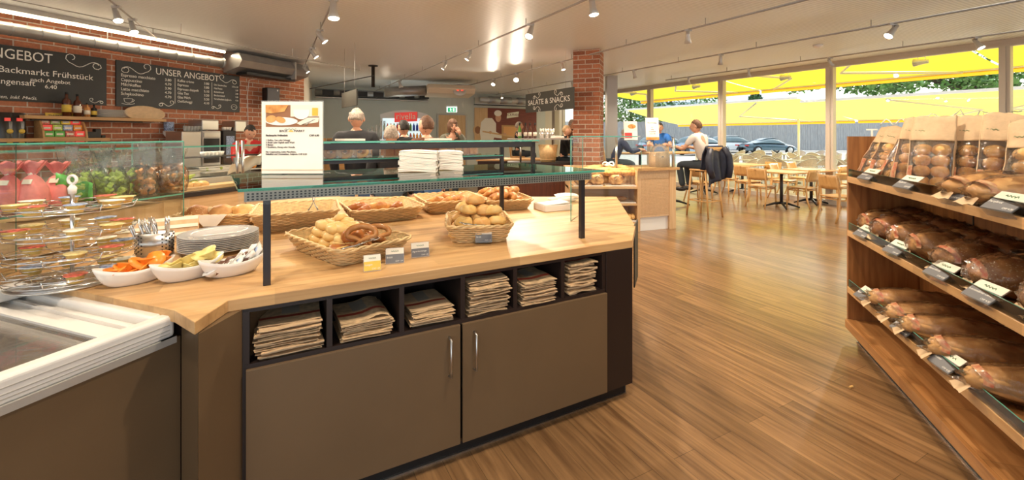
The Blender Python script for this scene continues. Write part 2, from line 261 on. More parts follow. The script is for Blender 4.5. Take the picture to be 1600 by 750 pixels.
# ------------------------------------------------------------ mesh builder
class MB:
    def __init__(s): s.v = []; s.f = []; s.mi = []; s.sm = []; s.T = Matrix(); s.m = 0
    def add(s, vs, fs, smooth=False):
        o = len(s.v); s.v += [s.T @ Vector(p) for p in vs]
        for f in fs: s.f.append([o+i for i in f]); s.mi.append(s.m); s.sm.append(smooth)
        return s
    def box(s, c, d, rz=0, rx=0, ry=0):
        m = Euler((rx, ry, rz)).to_matrix(); c = Vector(c)
        vs = [c + m @ Vector((x*d[0]/2, y*d[1]/2, z*d[2]/2)) for x in (-1, 1) for y in (-1, 1) for z in (-1, 1)]
        return s.add(vs, [(0,1,3,2), (4,6,7,5), (0,4,5,1), (2,3,7,6), (0,2,6,4), (1,5,7,3)])
    def bb(s, a, b):  # box between two corners
        return s.box([(a[i]+b[i])/2 for i in range(3)], [abs(b[i]-a[i]) for i in range(3)])
    def tube(s, pts, r, n=8, closed=False, caps=True):
        pts = [Vector(p) for p in pts]; k = len(pts); rs = r if isinstance(r, (list, tuple)) else [r]*k
        vs = []; prev = None
        for i, p in enumerate(pts):
            a = pts[(i-1) % k] if (closed or i > 0) else p; b = pts[(i+1) % k] if (closed or i < k-1) else p
            t = (b-a).normalized() if (b-a).length > 1e-9 else Vector((0, 0, 1))
            if prev is None: u = t.cross(Vector((0, 0, 1)) if abs(t.z) < .9 else Vector((1, 0, 0))).normalized()
            else:
                u = prev - t*prev.dot(t); u = u.normalized() if u.length > 1e-6 else t.orthogonal().normalized()
            prev = u; w_ = t.cross(u)
            for j in range(n):
                an = 2*PI*j/n; vs.append(p + (u*math.cos(an)+w_*math.sin(an))*rs[i])
        fs = []
        for i in range(k if closed else k-1):
            i2 = (i+1) % k
            for j in range(n): fs.append((i*n+j, i*n+(j+1) % n, i2*n+(j+1) % n, i2*n+j))
        if caps and not closed: fs += [tuple(range(n-1, -1, -1)), tuple((k-1)*n+j for j in range(n))]
        return s.add(vs, fs, True)
    def cyl(s, a, b, r, r2=None, n=16): return s.tube([a, b], [r, r if r2 is None else r2], n)
    def lathe(s, prof, c=(0, 0, 0), n=20, sx=1, sy=1):
        c = Vector(c); vs = []; k = len(prof)
        for (r, z) in prof:
            for j in range(n): an = 2*PI*j/n; vs.append(c + Vector((r*sx*math.cos(an), r*sy*math.sin(an), z)))
        fs = [(i*n+j, i*n+(j+1) % n, (i+1)*n+(j+1) % n, (i+1)*n+j) for i in range(k-1) for j in range(n)]
        if prof[0][0] > 1e-5: fs.append(tuple(range(n-1, -1, -1)))
        if prof[-1][0] > 1e-5: fs.append(tuple((k-1)*n+j for j in range(n)))
        return s.add(vs, fs, True)
    def prism(s, poly, z0, z1):
        n = len(poly); vs = [(p[0], p[1], z0) for p in poly] + [(p[0], p[1], z1) for p in poly]
        return s.add(vs, [tuple(range(n-1, -1, -1)), tuple(range(n, 2*n))] + [(i, (i+1) % n, n+(i+1) % n, n+i) for i in range(n)])
    def extr(s, poly, x0, x1):  # polygon in (y,z) extruded along x
        n = len(poly); vs = [(x0, p[0], p[1]) for p in poly] + [(x1, p[0], p[1]) for p in poly]
        return s.add(vs, [tuple(range(n-1, -1, -1)), tuple(range(n, 2*n))] + [(i, (i+1) % n, n+(i+1) % n, n+i) for i in range(n)])
    def ell(s, c, r, rot=(0, 0, 0), n=14, m=9, fn=None, wob=0, seed=0, ws=4):
        mr = Euler(rot).to_matrix(); c = Vector(c); vs = []
        for i in range(m+1):
            th = PI*i/m
            for j in range(n):
                ph = 2*PI*j/n; q = Vector((math.sin(th)*math.cos(ph), math.sin(th)*math.sin(ph), math.cos(th)))
                if wob: q = q*(1+wob*noise.noise(q*ws*.5+Vector((seed*3.1, seed, 7))))
                p = Vector((q.x*r[0], q.y*r[1], q.z*r[2]))
                if fn: p = fn(p, q)
                vs.append(c + mr @ p)
        fs = [(i*n+j, (i+1)*n+j, (i+1)*n+(j+1) % n, i*n+(j+1) % n) for i in range(m) for j in range(n)]
        return s.add(vs, fs, True)
    def grid(s, fn, nu, nv, smooth=True):
        vs = [fn(i/nu, j/nv) for i in range(nu+1) for j in range(nv+1)]
        return s.add(vs, [(i*(nv+1)+j, (i+1)*(nv+1)+j, (i+1)*(nv+1)+j+1, i*(nv+1)+j+1) for i in range(nu) for j in range(nv)], smooth)
    def mesh(s, me, mx=None, smooth=True):
        mx = mx or Matrix()
        return s.add([mx @ v.co for v in me.vertices], [tuple(p.vertices) for p in me.polygons], smooth)
    def text(s, body, x, z, size, y=0, align='LEFT', ext=.001, shear=0, sx=1, mirror=False, off=0):
        cu = bpy.data.curves.new('t', 'FONT'); cu.body = body; cu.size = size; cu.align_x = align; cu.extrude = ext; cu.shear = shear
        cu.resolution_u = 3; cu.offset = off
        o = bpy.data.objects.new('t', cu); COL.objects.link(o)
        dg = bpy.context.evaluated_depsgraph_get(); me = bpy.data.meshes.new_from_object(o.evaluated_get(dg))
        q = -1 if mirror else 1
        s.mesh(me, Matrix(((sx*q, 0, 0, x), (0, 0, -1, y), (0, 1, 0, z), (0, 0, 0, 1))), False)
        bpy.data.objects.remove(o); bpy.data.curves.remove(cu); bpy.data.meshes.remove(me); return s
    def build(s, name, mats, parent=None, loc=None, rz=0, bevel=0, seg=2, solid=0):
        me = bpy.data.meshes.new(name); me.from_pydata([tuple(p) for p in s.v], [], s.f); me.update()
        for m_ in (mats if isinstance(mats, (list, tuple)) else [mats]): me.materials.append(M[m_] if isinstance(m_, str) else m_)
        me.polygons.foreach_set('material_index', s.mi); me.polygons.foreach_set('use_smooth', s.sm)
        o = bpy.data.objects.new(name, me); COL.objects.link(o)
        if parent: o.parent = parent
        if loc is not None: o.location = loc
        o.rotation_euler = (0, 0, rz)
        if solid: md = o.modifiers.new('solid', 'SOLIDIFY'); md.thickness = solid; md.offset = 0
        if bevel:
            md = o.modifiers.new('bevel', 'BEVEL'); md.width = bevel; md.segments = seg; md.limit_method = 'ANGLE'; md.angle_limit = R(50)
        return o
def tag(o, label=None, cat=None, group=None, kind=None):
    if label: o['label'] = label
    if cat: o['category'] = cat
    if group: o['group'] = group
    if kind: o['kind'] = kind
    return o
def thing(name, label, cat, loc=(0, 0, 0), rz=0, group=None):
    o = bpy.data.objects.new(name, None); COL.objects.link(o); o.location = loc; o.rotation_euler = (0, 0, rz); o.empty_display_size = .1
    return tag(o, label, cat, group)
def kids(o): return [c for c in bpy.data.objects if c.parent == o]
def dup(o, loc=None, rz=None, label=None, group=None, scale=None, parent=None, rot=None):
    c = o.copy(); COL.objects.link(c)
    if parent: c.parent = parent
    if loc is not None: c.location = loc
    if rz is not None: c.rotation_euler = (0, 0, rz)
    if rot is not None: c.rotation_euler = rot
    if scale is not None: c.scale = (scale,)*3 if not isinstance(scale, (tuple, list)) else scale
    if label: c['label'] = label
    if group: c['group'] = group
    for k in kids(o): dup(k, parent=c)
    return c
def struct(name, mb, m, **k): return tag(mb.build(name, m, **k), kind='structure')
def glass_sheet(parent, a, b, c_, d_, th=.008, name='glass_pane', m='glass', edge=True):
    """sheet from four corners in order, plus green polished edges"""
    a, b, c_, d_ = map(Vector, (a, b, c_, d_)); n = (b-a).cross(d_-a).normalized()*th/2
    o = MB(); o.add([a+n, b+n, c_+n, d_+n, a-n, b-n, c_-n, d_-n], [(0,1,2,3), (7,6,5,4)]); o.m = 1
    o.add([a+n, b+n, c_+n, d_+n, a-n, b-n, c_-n, d_-n], [(0,4,5,1), (1,5,6,2), (2,6,7,3), (3,7,4,0)])
    return o.build(name, [m, 'edge' if edge else m], parent)
def flat(mb, poly, y=0, th=.001):   # thin shape in the local xz plane, facing -y
    n = len(poly); area = sum(poly[i][0]*poly[(i+1) % n][1]-poly[(i+1) % n][0]*poly[i][1] for i in range(n))
    if area < 0: poly = poly[::-1]
    vs = [(p[0], y-th, p[1]) for p in poly] + [(p[0], y, p[1]) for p in poly]
    mb.add(vs, [tuple(range(n))] + [(i, n+i, n+(i+1) % n, (i+1) % n) for i in range(n)])
MB.flat = flat
def oval(cx, cz, rx, rz_, n=20, a0=0, a1=2*PI, rot=0):
    out = []
    for i in range(n):
        a = a0+(a1-a0)*i/(n if a1-a0 > 6.28 else n-1); x, z = rx*math.cos(a), rz_*math.sin(a)
        out.append((cx+x*math.cos(rot)-z*math.sin(rot), cz+x*math.sin(rot)+z*math.cos(rot)))
    return out
def rect(x0, z0, x1, z1): return [(x0, z0), (x1, z0), (x1, z1), (x0, z1)]
def swash(mb, x, z, L, s=1, y=-.004, r=.0035, up=1):   # chalk scroll ornament
    pts = []
    for i in range(26):
        t = i/25
        if t < .3: a = PI*1.9*(1-t/.3); rr = L*.13*(1-.6*(1-t/.3)); pts.append((x+L*.13+rr*math.cos(a+PI), y, z+up*(rr*math.sin(a+PI))))
        elif t < .7: q = (t-.3)/.4; pts.append((x+s*0+L*(.0+.0)+L*(.0+q*.72)+0, y, z+up*L*.09*math.sin(q*2*PI)))
        else: a = PI*1.9*((t-.7)/.3); rr = L*.15*(1-.6*(t-.7)/.3); pts.append((x+L*.72+rr*math.sin(a), y, z+up*(L*.0+L*.15-rr*math.cos(a))-up*L*.0))
    if s < 0: pts = [(2*x+L-p[0], p[1], p[2]) for p in pts]
    mb.tube(pts, r, 5)
HC = 3.15
Wp = Vector((7.08, 9.8, 0)); E = Vector((-4.86, 10.35, 0)); FW0 = Vector((-6.6, 14.6, 0)); FWc = Vector((2.04, 19.2, 0))
B0 = E - uB*16
def wmb(rz): mb = MB(); mb.T = Matrix.Rotation(-rz, 4, 'Z'); return mb
wr = Wp - uA*15
room = [B0, wr, FWc, FW0, E]
mb = wmb(aA); mb.prism([(p.x, p.y) for p in room], -.05, 0); struct('floor', mb, 'floor', rz=aA)
mb = wmb(aA); mb.prism([(p.x, p.y) for p in room], HC, HC+.06); struct('ceiling', mb, 'ceil', rz=aA)
# brick wall on the left, local x along uB (from E backwards), visible face towards the room
mb = MB(); mb.bb((-16, 0, 0), (0, .25, HC)); struct('wall_left', mb, 'brick', loc=E, rz=aB)
d = FW0-E; mb = MB(); mb.bb((0, 0, 0), (d.length, .15, HC)); struct('wall_left_return', mb, 'beigewall', loc=E, rz=math.atan2(d.y, d.x))
d = FWc-FW0; aF = math.atan2(d.y, d.x); LF = d.length; uF = d.normalized()
xP = ON(852, FW0, uF)
mb = MB(); mb.bb((0, 0, 0), (xP, .2, HC)); struct('wall_back', mb, 'greywall', loc=FW0, rz=aF)
mb = MB(); mb.bb((xP, 0, 0), (LF+.2, .2, HC)); struct('wall_back_beige', mb, 'beigewall', loc=FW0, rz=aF)
# window wall: local +x = uA (away to the left), +y into the room
def WT(px): return ON(px, Wp, uA)
mull = [-15, -10.5, -6.5, WT(1574), WT(1300), WT(1129), WT(1017), WT(880)]
for i in range(len(mull)-1):
    a, b = mull[i], mull[i+1]; L = b-a
    mb = MB(); hw = .05 if i != 4 else .06
    mb.bb((0, -.06, 3.03), (L, .06, HC)); mb.bb((0, -.06, 0), (L, .06, .10))
    mb.bb((0, -.09, .1), (hw+.03, .09, 3.03)); mb.bb((L-hw, -.07, .1), (L, .07, 3.03))
    fr = struct('window_%d' % (i+1), mb, 'frame', loc=Wp+uA*a, rz=aA)
    g = MB(); g.bb((hw, -.008, .1), (L-hw, .0, 3.03)); g.build('pane', 'winglass', fr)
# window lettering, mirrored from the inside
mb = MB(); tT = WT(1352)
mb.text('BACKMARKT', tT, 1.42, .36, y=-.012, align='RIGHT', ext=.002)
pts = [(tT-2.2+i*.05, -.012, 1.82+.07*math.sin(i*.9)+(.05 if i % 5 else .12)) for i in range(28)]; mb.tube(pts, .012, 5)
pts = [(tT-.9+i*.05, -.012, 1.80+.06*math.sin(i*1.3)) for i in range(14)]; mb.tube(pts, .012, 5)
mb.v = [p+Vector((0, -.01, 0)) for p in mb.v]
o = mb.build('window_lettering', 'white', None, loc=Wp, rz=aA); tag(o, 'white shop lettering stuck on the window glass, mirrored as seen from inside', 'lettering')
# posts and columns
mb = MB(); colR = Vector((ON(937, Vector((0, 8.25, 0)), Vector((1, 0, 0))), 8.25, 0)); 
mb.bb((-.50, 0, 0), (0, .50, HC)); o = mb.build('brick_column', 'brickcol', None, loc=colR, rz=math.atan2(uBr.y, uBr.x)); tag(o, kind='structure'); o.name = 'wall_pillar'
c = D(955, 210, 12.2); mb = MB(); mb.bb((-.14, -.14, 0), (.14, .14, HC)); o = struct('wall_grey_column', mb, 'alu', loc=(c.x, c.y, 0), rz=0)
c = D(868, 210, 16.8); mb = MB(); mb.bb((-.1, -.1, 0), (.1, .1, HC)); o = struct('trim_1', mb, 'frame', loc=(c.x, c.y, 0), rz=aF)

# ---------------- ceiling: tracks, spotlights, wires
def GZ(px, slope, z): return G(px, HZ+slope*(px-430), z)
def spot_head(P, aim, label, group, lit=True, power=None, sc=1.0, name='track_spotlight'):
    """P = point on the track; aim = direction of the beam"""
    t = thing(name, label, 'spotlight', P, 0, group)
    a = Vector(aim).normalized(); q = a.to_track_quat('-Z', 'Y').to_matrix().to_4x4()
    m = MB(); m.box((0, 0, -.012), (.10, .03, .03)); m.build('track_adapter', 'sil', t)
    m = MB(); m.cyl((0, 0, -.02), (0, 0, -.085), .008); m.build('stem', 'sil', t)
    m = MB(); m.T = Matrix.Translation((0, 0, -.10)) @ q
    m.lathe([(.0, .075*sc), (.022*sc, .072*sc), (.026*sc, .02*sc), (.030*sc, -.03*sc), (.046*sc, -.085*sc), (.043*sc, -.086*sc), (.028*sc, -.04*sc), (0, -.035*sc)], n=18)
    h = m.build('lamp_head', 'sil', t)
    m = MB(); m.T = Matrix.Translation((0, 0, -.10)) @ q; m.lathe([(0, -.072*sc), (.036*sc, -.075*sc), (.038*sc, -.080*sc), (0, -.082*sc)], n=18); m.build('bulb', 'bulb' if lit else 'bulboff', h)
    if lit:
        l = bpy.data.lights.new('spot', 'SPOT'); l.energy = power or SPOT_W; l.spot_size = R(140); l.spot_blend = .9; l.shadow_soft_size = .045; l.color = LAMP_COL
        lo = bpy.data.objects.new('spot_beam', l); COL.objects.link(lo); lo.parent = t
        lo.location = Vector((0, 0, -.10)) + a*(.10*sc); lo.rotation_euler = a.to_track_quat('-Z', 'Y').to_euler()
    return t
TZ = 3.05
tracks = [  # slope to the left vanishing point, px range on the photo, description, heads (px, aim, lit, size)
 (-1, None, 'far left, over the freezer', None)]
def track(P, Q, label):
    t = thing('lighting_track', label, 'lighting track', P, 0); d_ = Q-P
    m = MB(); m.tube([(0, 0, 0), d_], .014, 4); m.build('rail', 'alu', t)
    k = max(2, int(d_.length/1.6))
    for i in range(k+1):
        p = d_*((i+.12)/(k+.24)); m = MB(); m.cyl(p, p+Vector((0, 0, HC-TZ)), .006, n=6); m.build('hanger', 'alu', t)
    return t
P1 = GZ(245, .81, TZ)
track(P1, P1-uA*4.5, 'short lighting track above the freezer, ending beside the brick wall lamps')
for px, s, n in ((182, .815, 'nearer'), (207, .81, 'farther')):
    P = P1 + uA*ON(px, P1, uA); spot_head(P, (.5, -.25, -1), 'lit %s spotlight on the short track above the freezer' % n, 'spotlights on the short left track', sc=1.15)
P2 = G(477, 101, TZ); track(P2, P2-uA*9, 'dark lighting track running from the brick wall end over the counter')
for (py, n, lit, sc) in ((3, 'big lit front', True, 1.5), (50, 'tilted second', True, 1.2), (78, 'tilted third', True, 1.1), (106, 'last, at the brick corner', True, 1)):
    # point on track 2 by image row
    best = min((i*.02 for i in range(0, 400)), key=lambda t_: abs(HZ-(TZ-CAM_H)*F/(P2-uA*t_).y - (py-4)))
    spot_head(P2-uA*best, (.8, .15, -1) if n != 'big lit front' else (.1, -.2, -1), '%s spotlight on the track above the breakfast sign' % n, 'spotlights on the track above the sign', lit, sc=sc)
def far_track(px0, px1, slope, label, heads, group):
    P = GZ(px0, slope, TZ); Q = GZ(px1, slope, TZ); L = (Q-P).length; u = -uA
    track(P, P+u*L, label)
    for (px, n, lit, aim, sc) in heads:
        spot_head(P+uA*ON(px, P, uA), aim, '%s on the %s' % (n, group[15:]), group, lit, sc=sc)
dn = (.3, -.1, -1)
far_track(577, 960, -.434, 'long lighting track crossing the middle of the ceiling', [
 (607, 'small lit farthest spotlight', True, (-.4, -.8, -.9), 1.1), (625, 'white can spotlight, second from the far end', False, dn, 1.3), (695, 'tilted spotlight left of the two grouped heads', True, (-.6, -.1, -1), 1), (733, 'tilted spotlight right of the two grouped heads', True, (-.6, -.2, -1), 1), (829, 'large spotlight pointing at the rolls', True, (-.3, -.6, -1), 1.3), (926, 'nearest spotlight, cut by the frame', True, (.1, -.2, -1), 1.3)], 'spotlights on the middle ceiling track')
far_track(712, 1330, -.254, 'lighting track passing left of the brick pillar', [
 (728, 'dim spotlight by the ventilation unit', False, dn, 1), (772, 'bright small spotlight', True, (-.3, -.9, -.8), 1.2), (807, 'large round spotlight', True, (-.1, -.9, -.8), 1.5), (879, 'spotlight just left of the brick pillar', True, (.2, -.3, -1), 1), (1075, 'spotlight right of the brick pillar', True, (.1, .2, -1), 1.15)], 'spotlights on the pillar ceiling track')
far_track(775, 1700, -.180, 'lighting track over the middle of the dining area', [
 (784, 'farthest faint spotlight', True, (.2, -.5, -1), .9), (826, 'spotlight above the snacks board', False, dn, 1), (894, 'spotlight half behind the brick pillar', True, dn, 1), (991, 'spotlight above the grey column', True, (.3, .2, -1), 1.1), (1126, 'spotlight over the stool', True, (.1, .3, -1), 1.1), (1395, 'chrome tilted spotlight above the bread shelf', True, (-.8, -.1, -.9), 1.3)], 'spotlights on the dining area track')
far_track(1040, 2100, -.139, 'lighting track nearest the windows', [
 (1076, 'farthest spotlight', True, (.2, .3, -1), 1), (1170, 'second spotlight', True, (.2, .2, -1), 1), (1297, 'spotlight in front of the window post', True, (.6, .0, -1), 1), (1527, 'lit spotlight above the bread bags', True, (.1, -.6, -1), 1.2)], 'spotlights on the window side track')
# added unseen lamps that brighten the near half, each on a short track
for i, (x, y) in enumerate(((-1.2, 1.0), (.4, 1.6), (1.5, 2.6), (1.0, .3), (-2.6, 2.0), (-.4, 3.0))):
    spot_head(Vector((x, y, TZ)), ((-.1, .45, -1), (-.25, .5, -1), (.35, .1, -1), (.5, .5, -1), (.2, .2, -1), (-.2, .1, -1))[i], 'added fill spotlight above the camera side of the shop, out of the frame', 'added spotlights above the front of the shop', power=68)
    m = MB(); m.tube([(x-.3, y-.3, TZ), (x+.3, y+.3, TZ)], .014, 4)
    tag(m.build('lighting_track', 'alu'), 'added short lighting track above the front of the shop, out of the frame', 'lighting track', 'added short tracks above the front of the shop')
# tension wires
for (a, b, n) in ((G(-60, 60, 3.0), G(400, 77, 3.0), 'wire'),):
    Q = G(563, 110, 3.0); dd = (Q-b); P = b - dd*2.2
    t = thing('ceiling_wire', 'thin tensioned wire crossing under the ceiling from upper left to the middle', 'wire', P)
    m = MB(); m.tube([(0, 0, 0), Q-P], .006, 5); m.build('wire', 'alu', t)
    for px in (283, 457, 563):
        t_ = ON(px, P, (Q-P).normalized()); p = (Q-P).normalized()*t_; m = MB(); m.cyl(p, p+Vector((0, 0, .15)), .006, n=6); m.build('hanger', 'white', t)
P = G(478, 140, 2.9); Q = G(585, 118, 2.9)
m = MB(); m.tube([(0, 0, 0), Q-P], .012, 6); tag(m.build('hanging_rod', 'bsteel', loc=P), 'dark rod hung below the ceiling beside the blank board', 'rod')
# dark stub pipe
c = G(583, 103, HC-.01); m = MB(); m.lathe([(.11, 0), (.11, -.02), (.04, -.03), (.04, -.50), (0, -.50)], n=16)
tag(m.build('ceiling_pipe', 'black', loc=(c.x, c.y, HC)), 'short black pipe standing down from the ceiling', 'pipe')
c = G(1278, 70, HC); m = MB(); m.lathe([(0, -.06), (.05, -.058), (.075, -.03), (.08, 0)], n=20)
tag(m.build('smoke_detector', 'white', loc=(c.x, c.y, HC)), 'round white smoke detector on the ceiling near the windows', 'smoke detector')
# hanging boards
def hang_board(P, u, L, h, ztop, label, mat_, texts=None, name='hanging_board'):
    t = thing(name, label, 'sign', (P.x, P.y, ztop), math.atan2(u.y, u.x))
    m = MB(); m.bb((0, -.012, -h), (L, .012, 0)); b = m.build('panel', mat_, t)
    for x in (L*.15, L*.85):
        m = MB(); m.cyl((x, 0, 0), (x, 0, HC-ztop), .003, n=5); m.build('wire', 'alu', t)
    if texts: m = MB(); texts(m); m.build('chalk_lettering', 'chalk', b)
    return t
R0 = D(897, 210, 8.1); L0 = R0+uA*ON(822, R0, uA)
def salat(m):
    L = (R0-L0).length
    m.text('SALATE & SNACKS', L/2, -.25, .155, y=-.014, align='CENTER', sx=1.2)
    swash(m, .32, -.09, .34, 1, -.014, .005); swash(m, L-.68, -.09, .34, -1, -.014, .005); swash(m, .32, -.32, .34, 1, -.014, .005, -1); swash(m, L-.68, -.32, .34, -1, -.014, .005, -1)
hang_board(L0, (R0-L0).normalized(), (R0-L0).length, .40, 2.42, 'dark hanging board chalked SALATE & SNACKS left of the brick pillar', 'board2', salat)
Pb = D(535, 160, 8.4); Qb = D(558, 150, 7.6)
hang_board(Vector((Pb.x, Pb.y, 0)), (Vector((Qb.x-Pb.x, Qb.y-Pb.y, 0))).normalized(), math.hypot(Qb.x-Pb.x, Qb.y-Pb.y), .28, 2.33, 'blank dark panel hung on wires in front of the grey wall', 'board2')

# ---------------- brick wall items: local frame loc=E, rz=aB ; x negative towards camera, y negative into room
def onwall(px, y=0): P = E - Vector((-uB.y, uB.x, 0))*(-y) if y else E; return ON(px, P, uB)
def wallP(x, y=0, z=0): n = Vector((-uB.y, uB.x, 0)); return E+uB*x+n*y+Vector((0, 0, z))
def blackboard(x0, x1, z0, z1, label, fn):
    t = thing('menu_blackboard', label, 'blackboard', wallP(x0, -.012, z0), aB)
    m = MB(); m.bb((0, -.012, 0), (x1-x0, .012, z1-z0)); b = m.build('panel', 'board', t)
    m = MB(); fn(m, x1-x0, z1-z0); m.build('chalk_lettering', 'chalk', b)
def b2(m, L, H):
    m.text('UNSER ANGEBOT', L*.53, H-.15, .155, y=-.013, align='CENTER', sx=.88)
    swash(m, .06, H-.13, .5, 1, -.014, .005); swash(m, L-.48, H-.12, .42, -1, -.014, .005)
    rows = [('Espresso macchiato', '3.80'), ('Cappuccino', '4.70'), ('Milchkaffee', '3.90'), ('Latte macchiato', '4.70'), ('Schokochino', '4.70')]
    for i, (a, b) in enumerate(rows): m.text(a, .06, H-.245-i*.072, .067, y=-.013, sx=.92); m.text(b, .80, H-.245-i*.072, .06, y=-.013, align='RIGHT')
    rows = [('Kaffee crème', '3.80'), ('Espresso', '3.80'), ('Espresso doppelt', '5.10'), ('Glas Tee', '3.50'), ('Glas Milch', '3.50'), ('Ovi/Schoggi', '4.10')]
    for i, (a, b) in enumerate(rows): m.text(a, .90, H-.235-i*.072, .062, y=-.013, sx=.85); m.text(b, 1.46, H-.235-i*.072, .058, y=-.013, align='RIGHT')
    rows = [('Div. Sandwiches', '3.50-6.50'), ('Hot Panini', '5.80'), ('Butterbrezel', '2.80'), ('Birchermüesli', '5.80'), ('Verschiedene Joghurts', '4.50')]
    for i, (a, b) in enumerate(rows): m.text(a, 1.55, H-.235-i*.066, .048, y=-.013, sx=.8); m.text(b, L-.03, H-.235-i*.066, .045, y=-.013, align='RIGHT', sx=.8)
    for x in (.86, 1.51): m.bb((x-.003, -.014, .1), (x+.003, -.012, H-.18))
    swash(m, .60, .07, .28, 1, -.014, .005); swash(m, 1.5, .07, .22, 1, -.014, .005)
    m.tube([(.10, -.013, .13), (.11, -.013, .08), (.14, -.013, .06), (.18, -.013, .06), (.21, -.013, .08), (.22, -.013, .13), (.10, -.013, .13)], .004, 5)
    m.tube([(.07, -.013, .05), (.14, -.013, .035), (.22, -.013, .045), (.25, -.013, .06)], .004, 5); m.tube([(.22, -.013, .12), (.25, -.013, .11), (.22, -.013, .08)], .004, 5); m.tube([(.15, -.013, .15), (.17, -.013, .18), (.15, -.013, .21)], .003, 5)
    m.tube([(p[0], -.013, p[1]) for p in oval(L-.12, .10, .06, .05, 14)], .004, 5, True); m.tube([(L-.16, -.013, .09), (L-.12, -.013, .12), (L-.08, -.013, .09)], .003, 5)
def b1(m, L, H):
    m.text('UNSER ANGEBOT', L-.62, H-.17, .185, y=-.013, align='RIGHT', sx=.80)
    swash(m, L-.56, H-.13, .5, -1, -.014, .005)
    m.text('Backmarkt Frühstück', L-.66, H-.35, .115, y=-.013, align='CENTER', sx=1.0)
    m.text('nach Angebot', L-.64, H-.44, .075, y=-.013, align='CENTER'); m.text('6.40', L-.64, H-.52, .075, y=-.013, align='CENTER')
    m.text('Frischer Orangensaft', L-.80, H-.50, .105, y=-.013, align='RIGHT', sx=.95); m.text('2dl', L-1.36, H-.57, .06, y=-.013, align='CENTER'); m.text('4.30', L-1.36, H-.65, .085, y=-.013, align='CENTER')
    m.bb((L-1.28, -.014, H-.42), (L-1.27, -.012, H-.24))
    m.text('Preise in Schweizer Franken, inkl. MwSt.', L-.78, .03, .06, y=-.013, align='RIGHT', shear=.3); swash(m, L-.24, .05, .2, -1, -.014, .004)
x2a, x2b = onwall(180), onwall(373); x1b = onwall(165)
blackboard(x2a, x2b, 1.985, 2.70, 'black menu board listing coffee prices, on the brick wall right of the gap', b2)
blackboard(x1b-2.1, x1b, 1.985, 2.70, 'black menu board offering breakfast and orange juice, cut by the left edge', b1)
# duct along the wall with strip light
t = thing('air_duct', 'long round spiral metal duct along the top of the brick wall', 'duct', wallP(-9, -.22, 2.88), aB)
xe = onwall(332)-(-9); m = MB(); m.tube([(0, 0, 0), (xe, 0, 0)], .085, 20); m.build('pipe', 'duct', t)
for i in range(int(xe/.28)): m = MB(); m.tube([(.1+i*.28, 0, 0), (.112+i*.28, 0, 0)], .089, 20); m.build('seam_ring', 'duct', t)
m = MB(); m.lathe([(.09, 0), (.10, .03), (.02, .05), (0, .05)], n=16); m.T = Matrix(); o_ = m.build('end_cap', 'duct', t, loc=(xe, 0, 0)); o_.rotation_euler = (0, PI/2, 0)
for px in (168, 300): x_ = ON(px, wallP(0, -.22), uB)+9; m = MB(); m.cyl((x_, 0, .08), (x_, 0, HC-2.88), .008, n=6); m.build('hanger', 'sil', t)
t = thing('strip_light', 'long warm strip light above the duct on the brick wall', 'strip light', wallP(-9, -.32, 3.07), aB)
m = MB(); m.bb((0, -.05, .02), (xe, .05, .08)); m.build('housing', 'sil', t); m = MB(); m.tube([(0, 0, 0), (xe, 0, 0)], .022, 10); m.build('tube', 'tube', t)
for xx in (3, 5.5, 8):
    l = bpy.data.lights.new('strip', 'AREA'); l.shape = 'RECTANGLE'; l.size = 2.4; l.size_y = .05; l.energy = 9; l.color = (1, .78, .5)
    lo = bpy.data.objects.new('strip_glow', l); COL.objects.link(lo); lo.parent = t; lo.location = (xx, .03, -.03); lo.rotation_euler = (R(-25), 0, 0)
# rectangular duct box at the wall end
t = thing('duct_box', 'grey sheet metal duct box under the ceiling at the brick wall end', 'duct', wallP(onwall(345), -.05, 2.72), aB)
xl = onwall(455)-onwall(345); m = MB(); m.extr([(-.02, 0), (-.42, .10), (-.5, .22), (-.42, .36), (-.02, .36)], 0, xl); m.build('casing', 'duct', t)
m = MB(); m.bb((xl*.75, -.5, .01), (xl*.75+.03, -.02, .37)); m.build('flange', 'sil', t); m = MB(); m.bb((.2, -.38, -.02), (xl-.3, -.1, .03)); m.build('grille', 'black', t)
t = thing('loudspeaker', 'black box loudspeaker on the brick wall right of the menu board', 'loudspeaker', wallP(onwall(411), -.14, 2.32), aB-R(18))
m = MB(); m.bb((-.13, -.24, -.16), (.13, -.02, .19)); m.build('cabinet', 'black', t, bevel=.01); m = MB(); m.bb((-.115, -.25, -.14), (.115, -.241, .17)); m.build('grille', 'bsteel', t)
m = MB(); m.bb((.07, -.255, .12), (.09, -.25, .15)); m.build('badge', 'sil', t)
m = MB(); x_ = onwall(386); m.tube([(0, -.01, .1), (.01, -.015, .9), (.0, -.01, 1.4), (.03, -.02, 1.7), (.2, -.03, 1.75)], .006, 6); tag(m.build('wall_cable', 'white', loc=wallP(x_, 0, .95), rz=aB), 'thin pale cable running up the brick wall beside the menu board', 'cable')
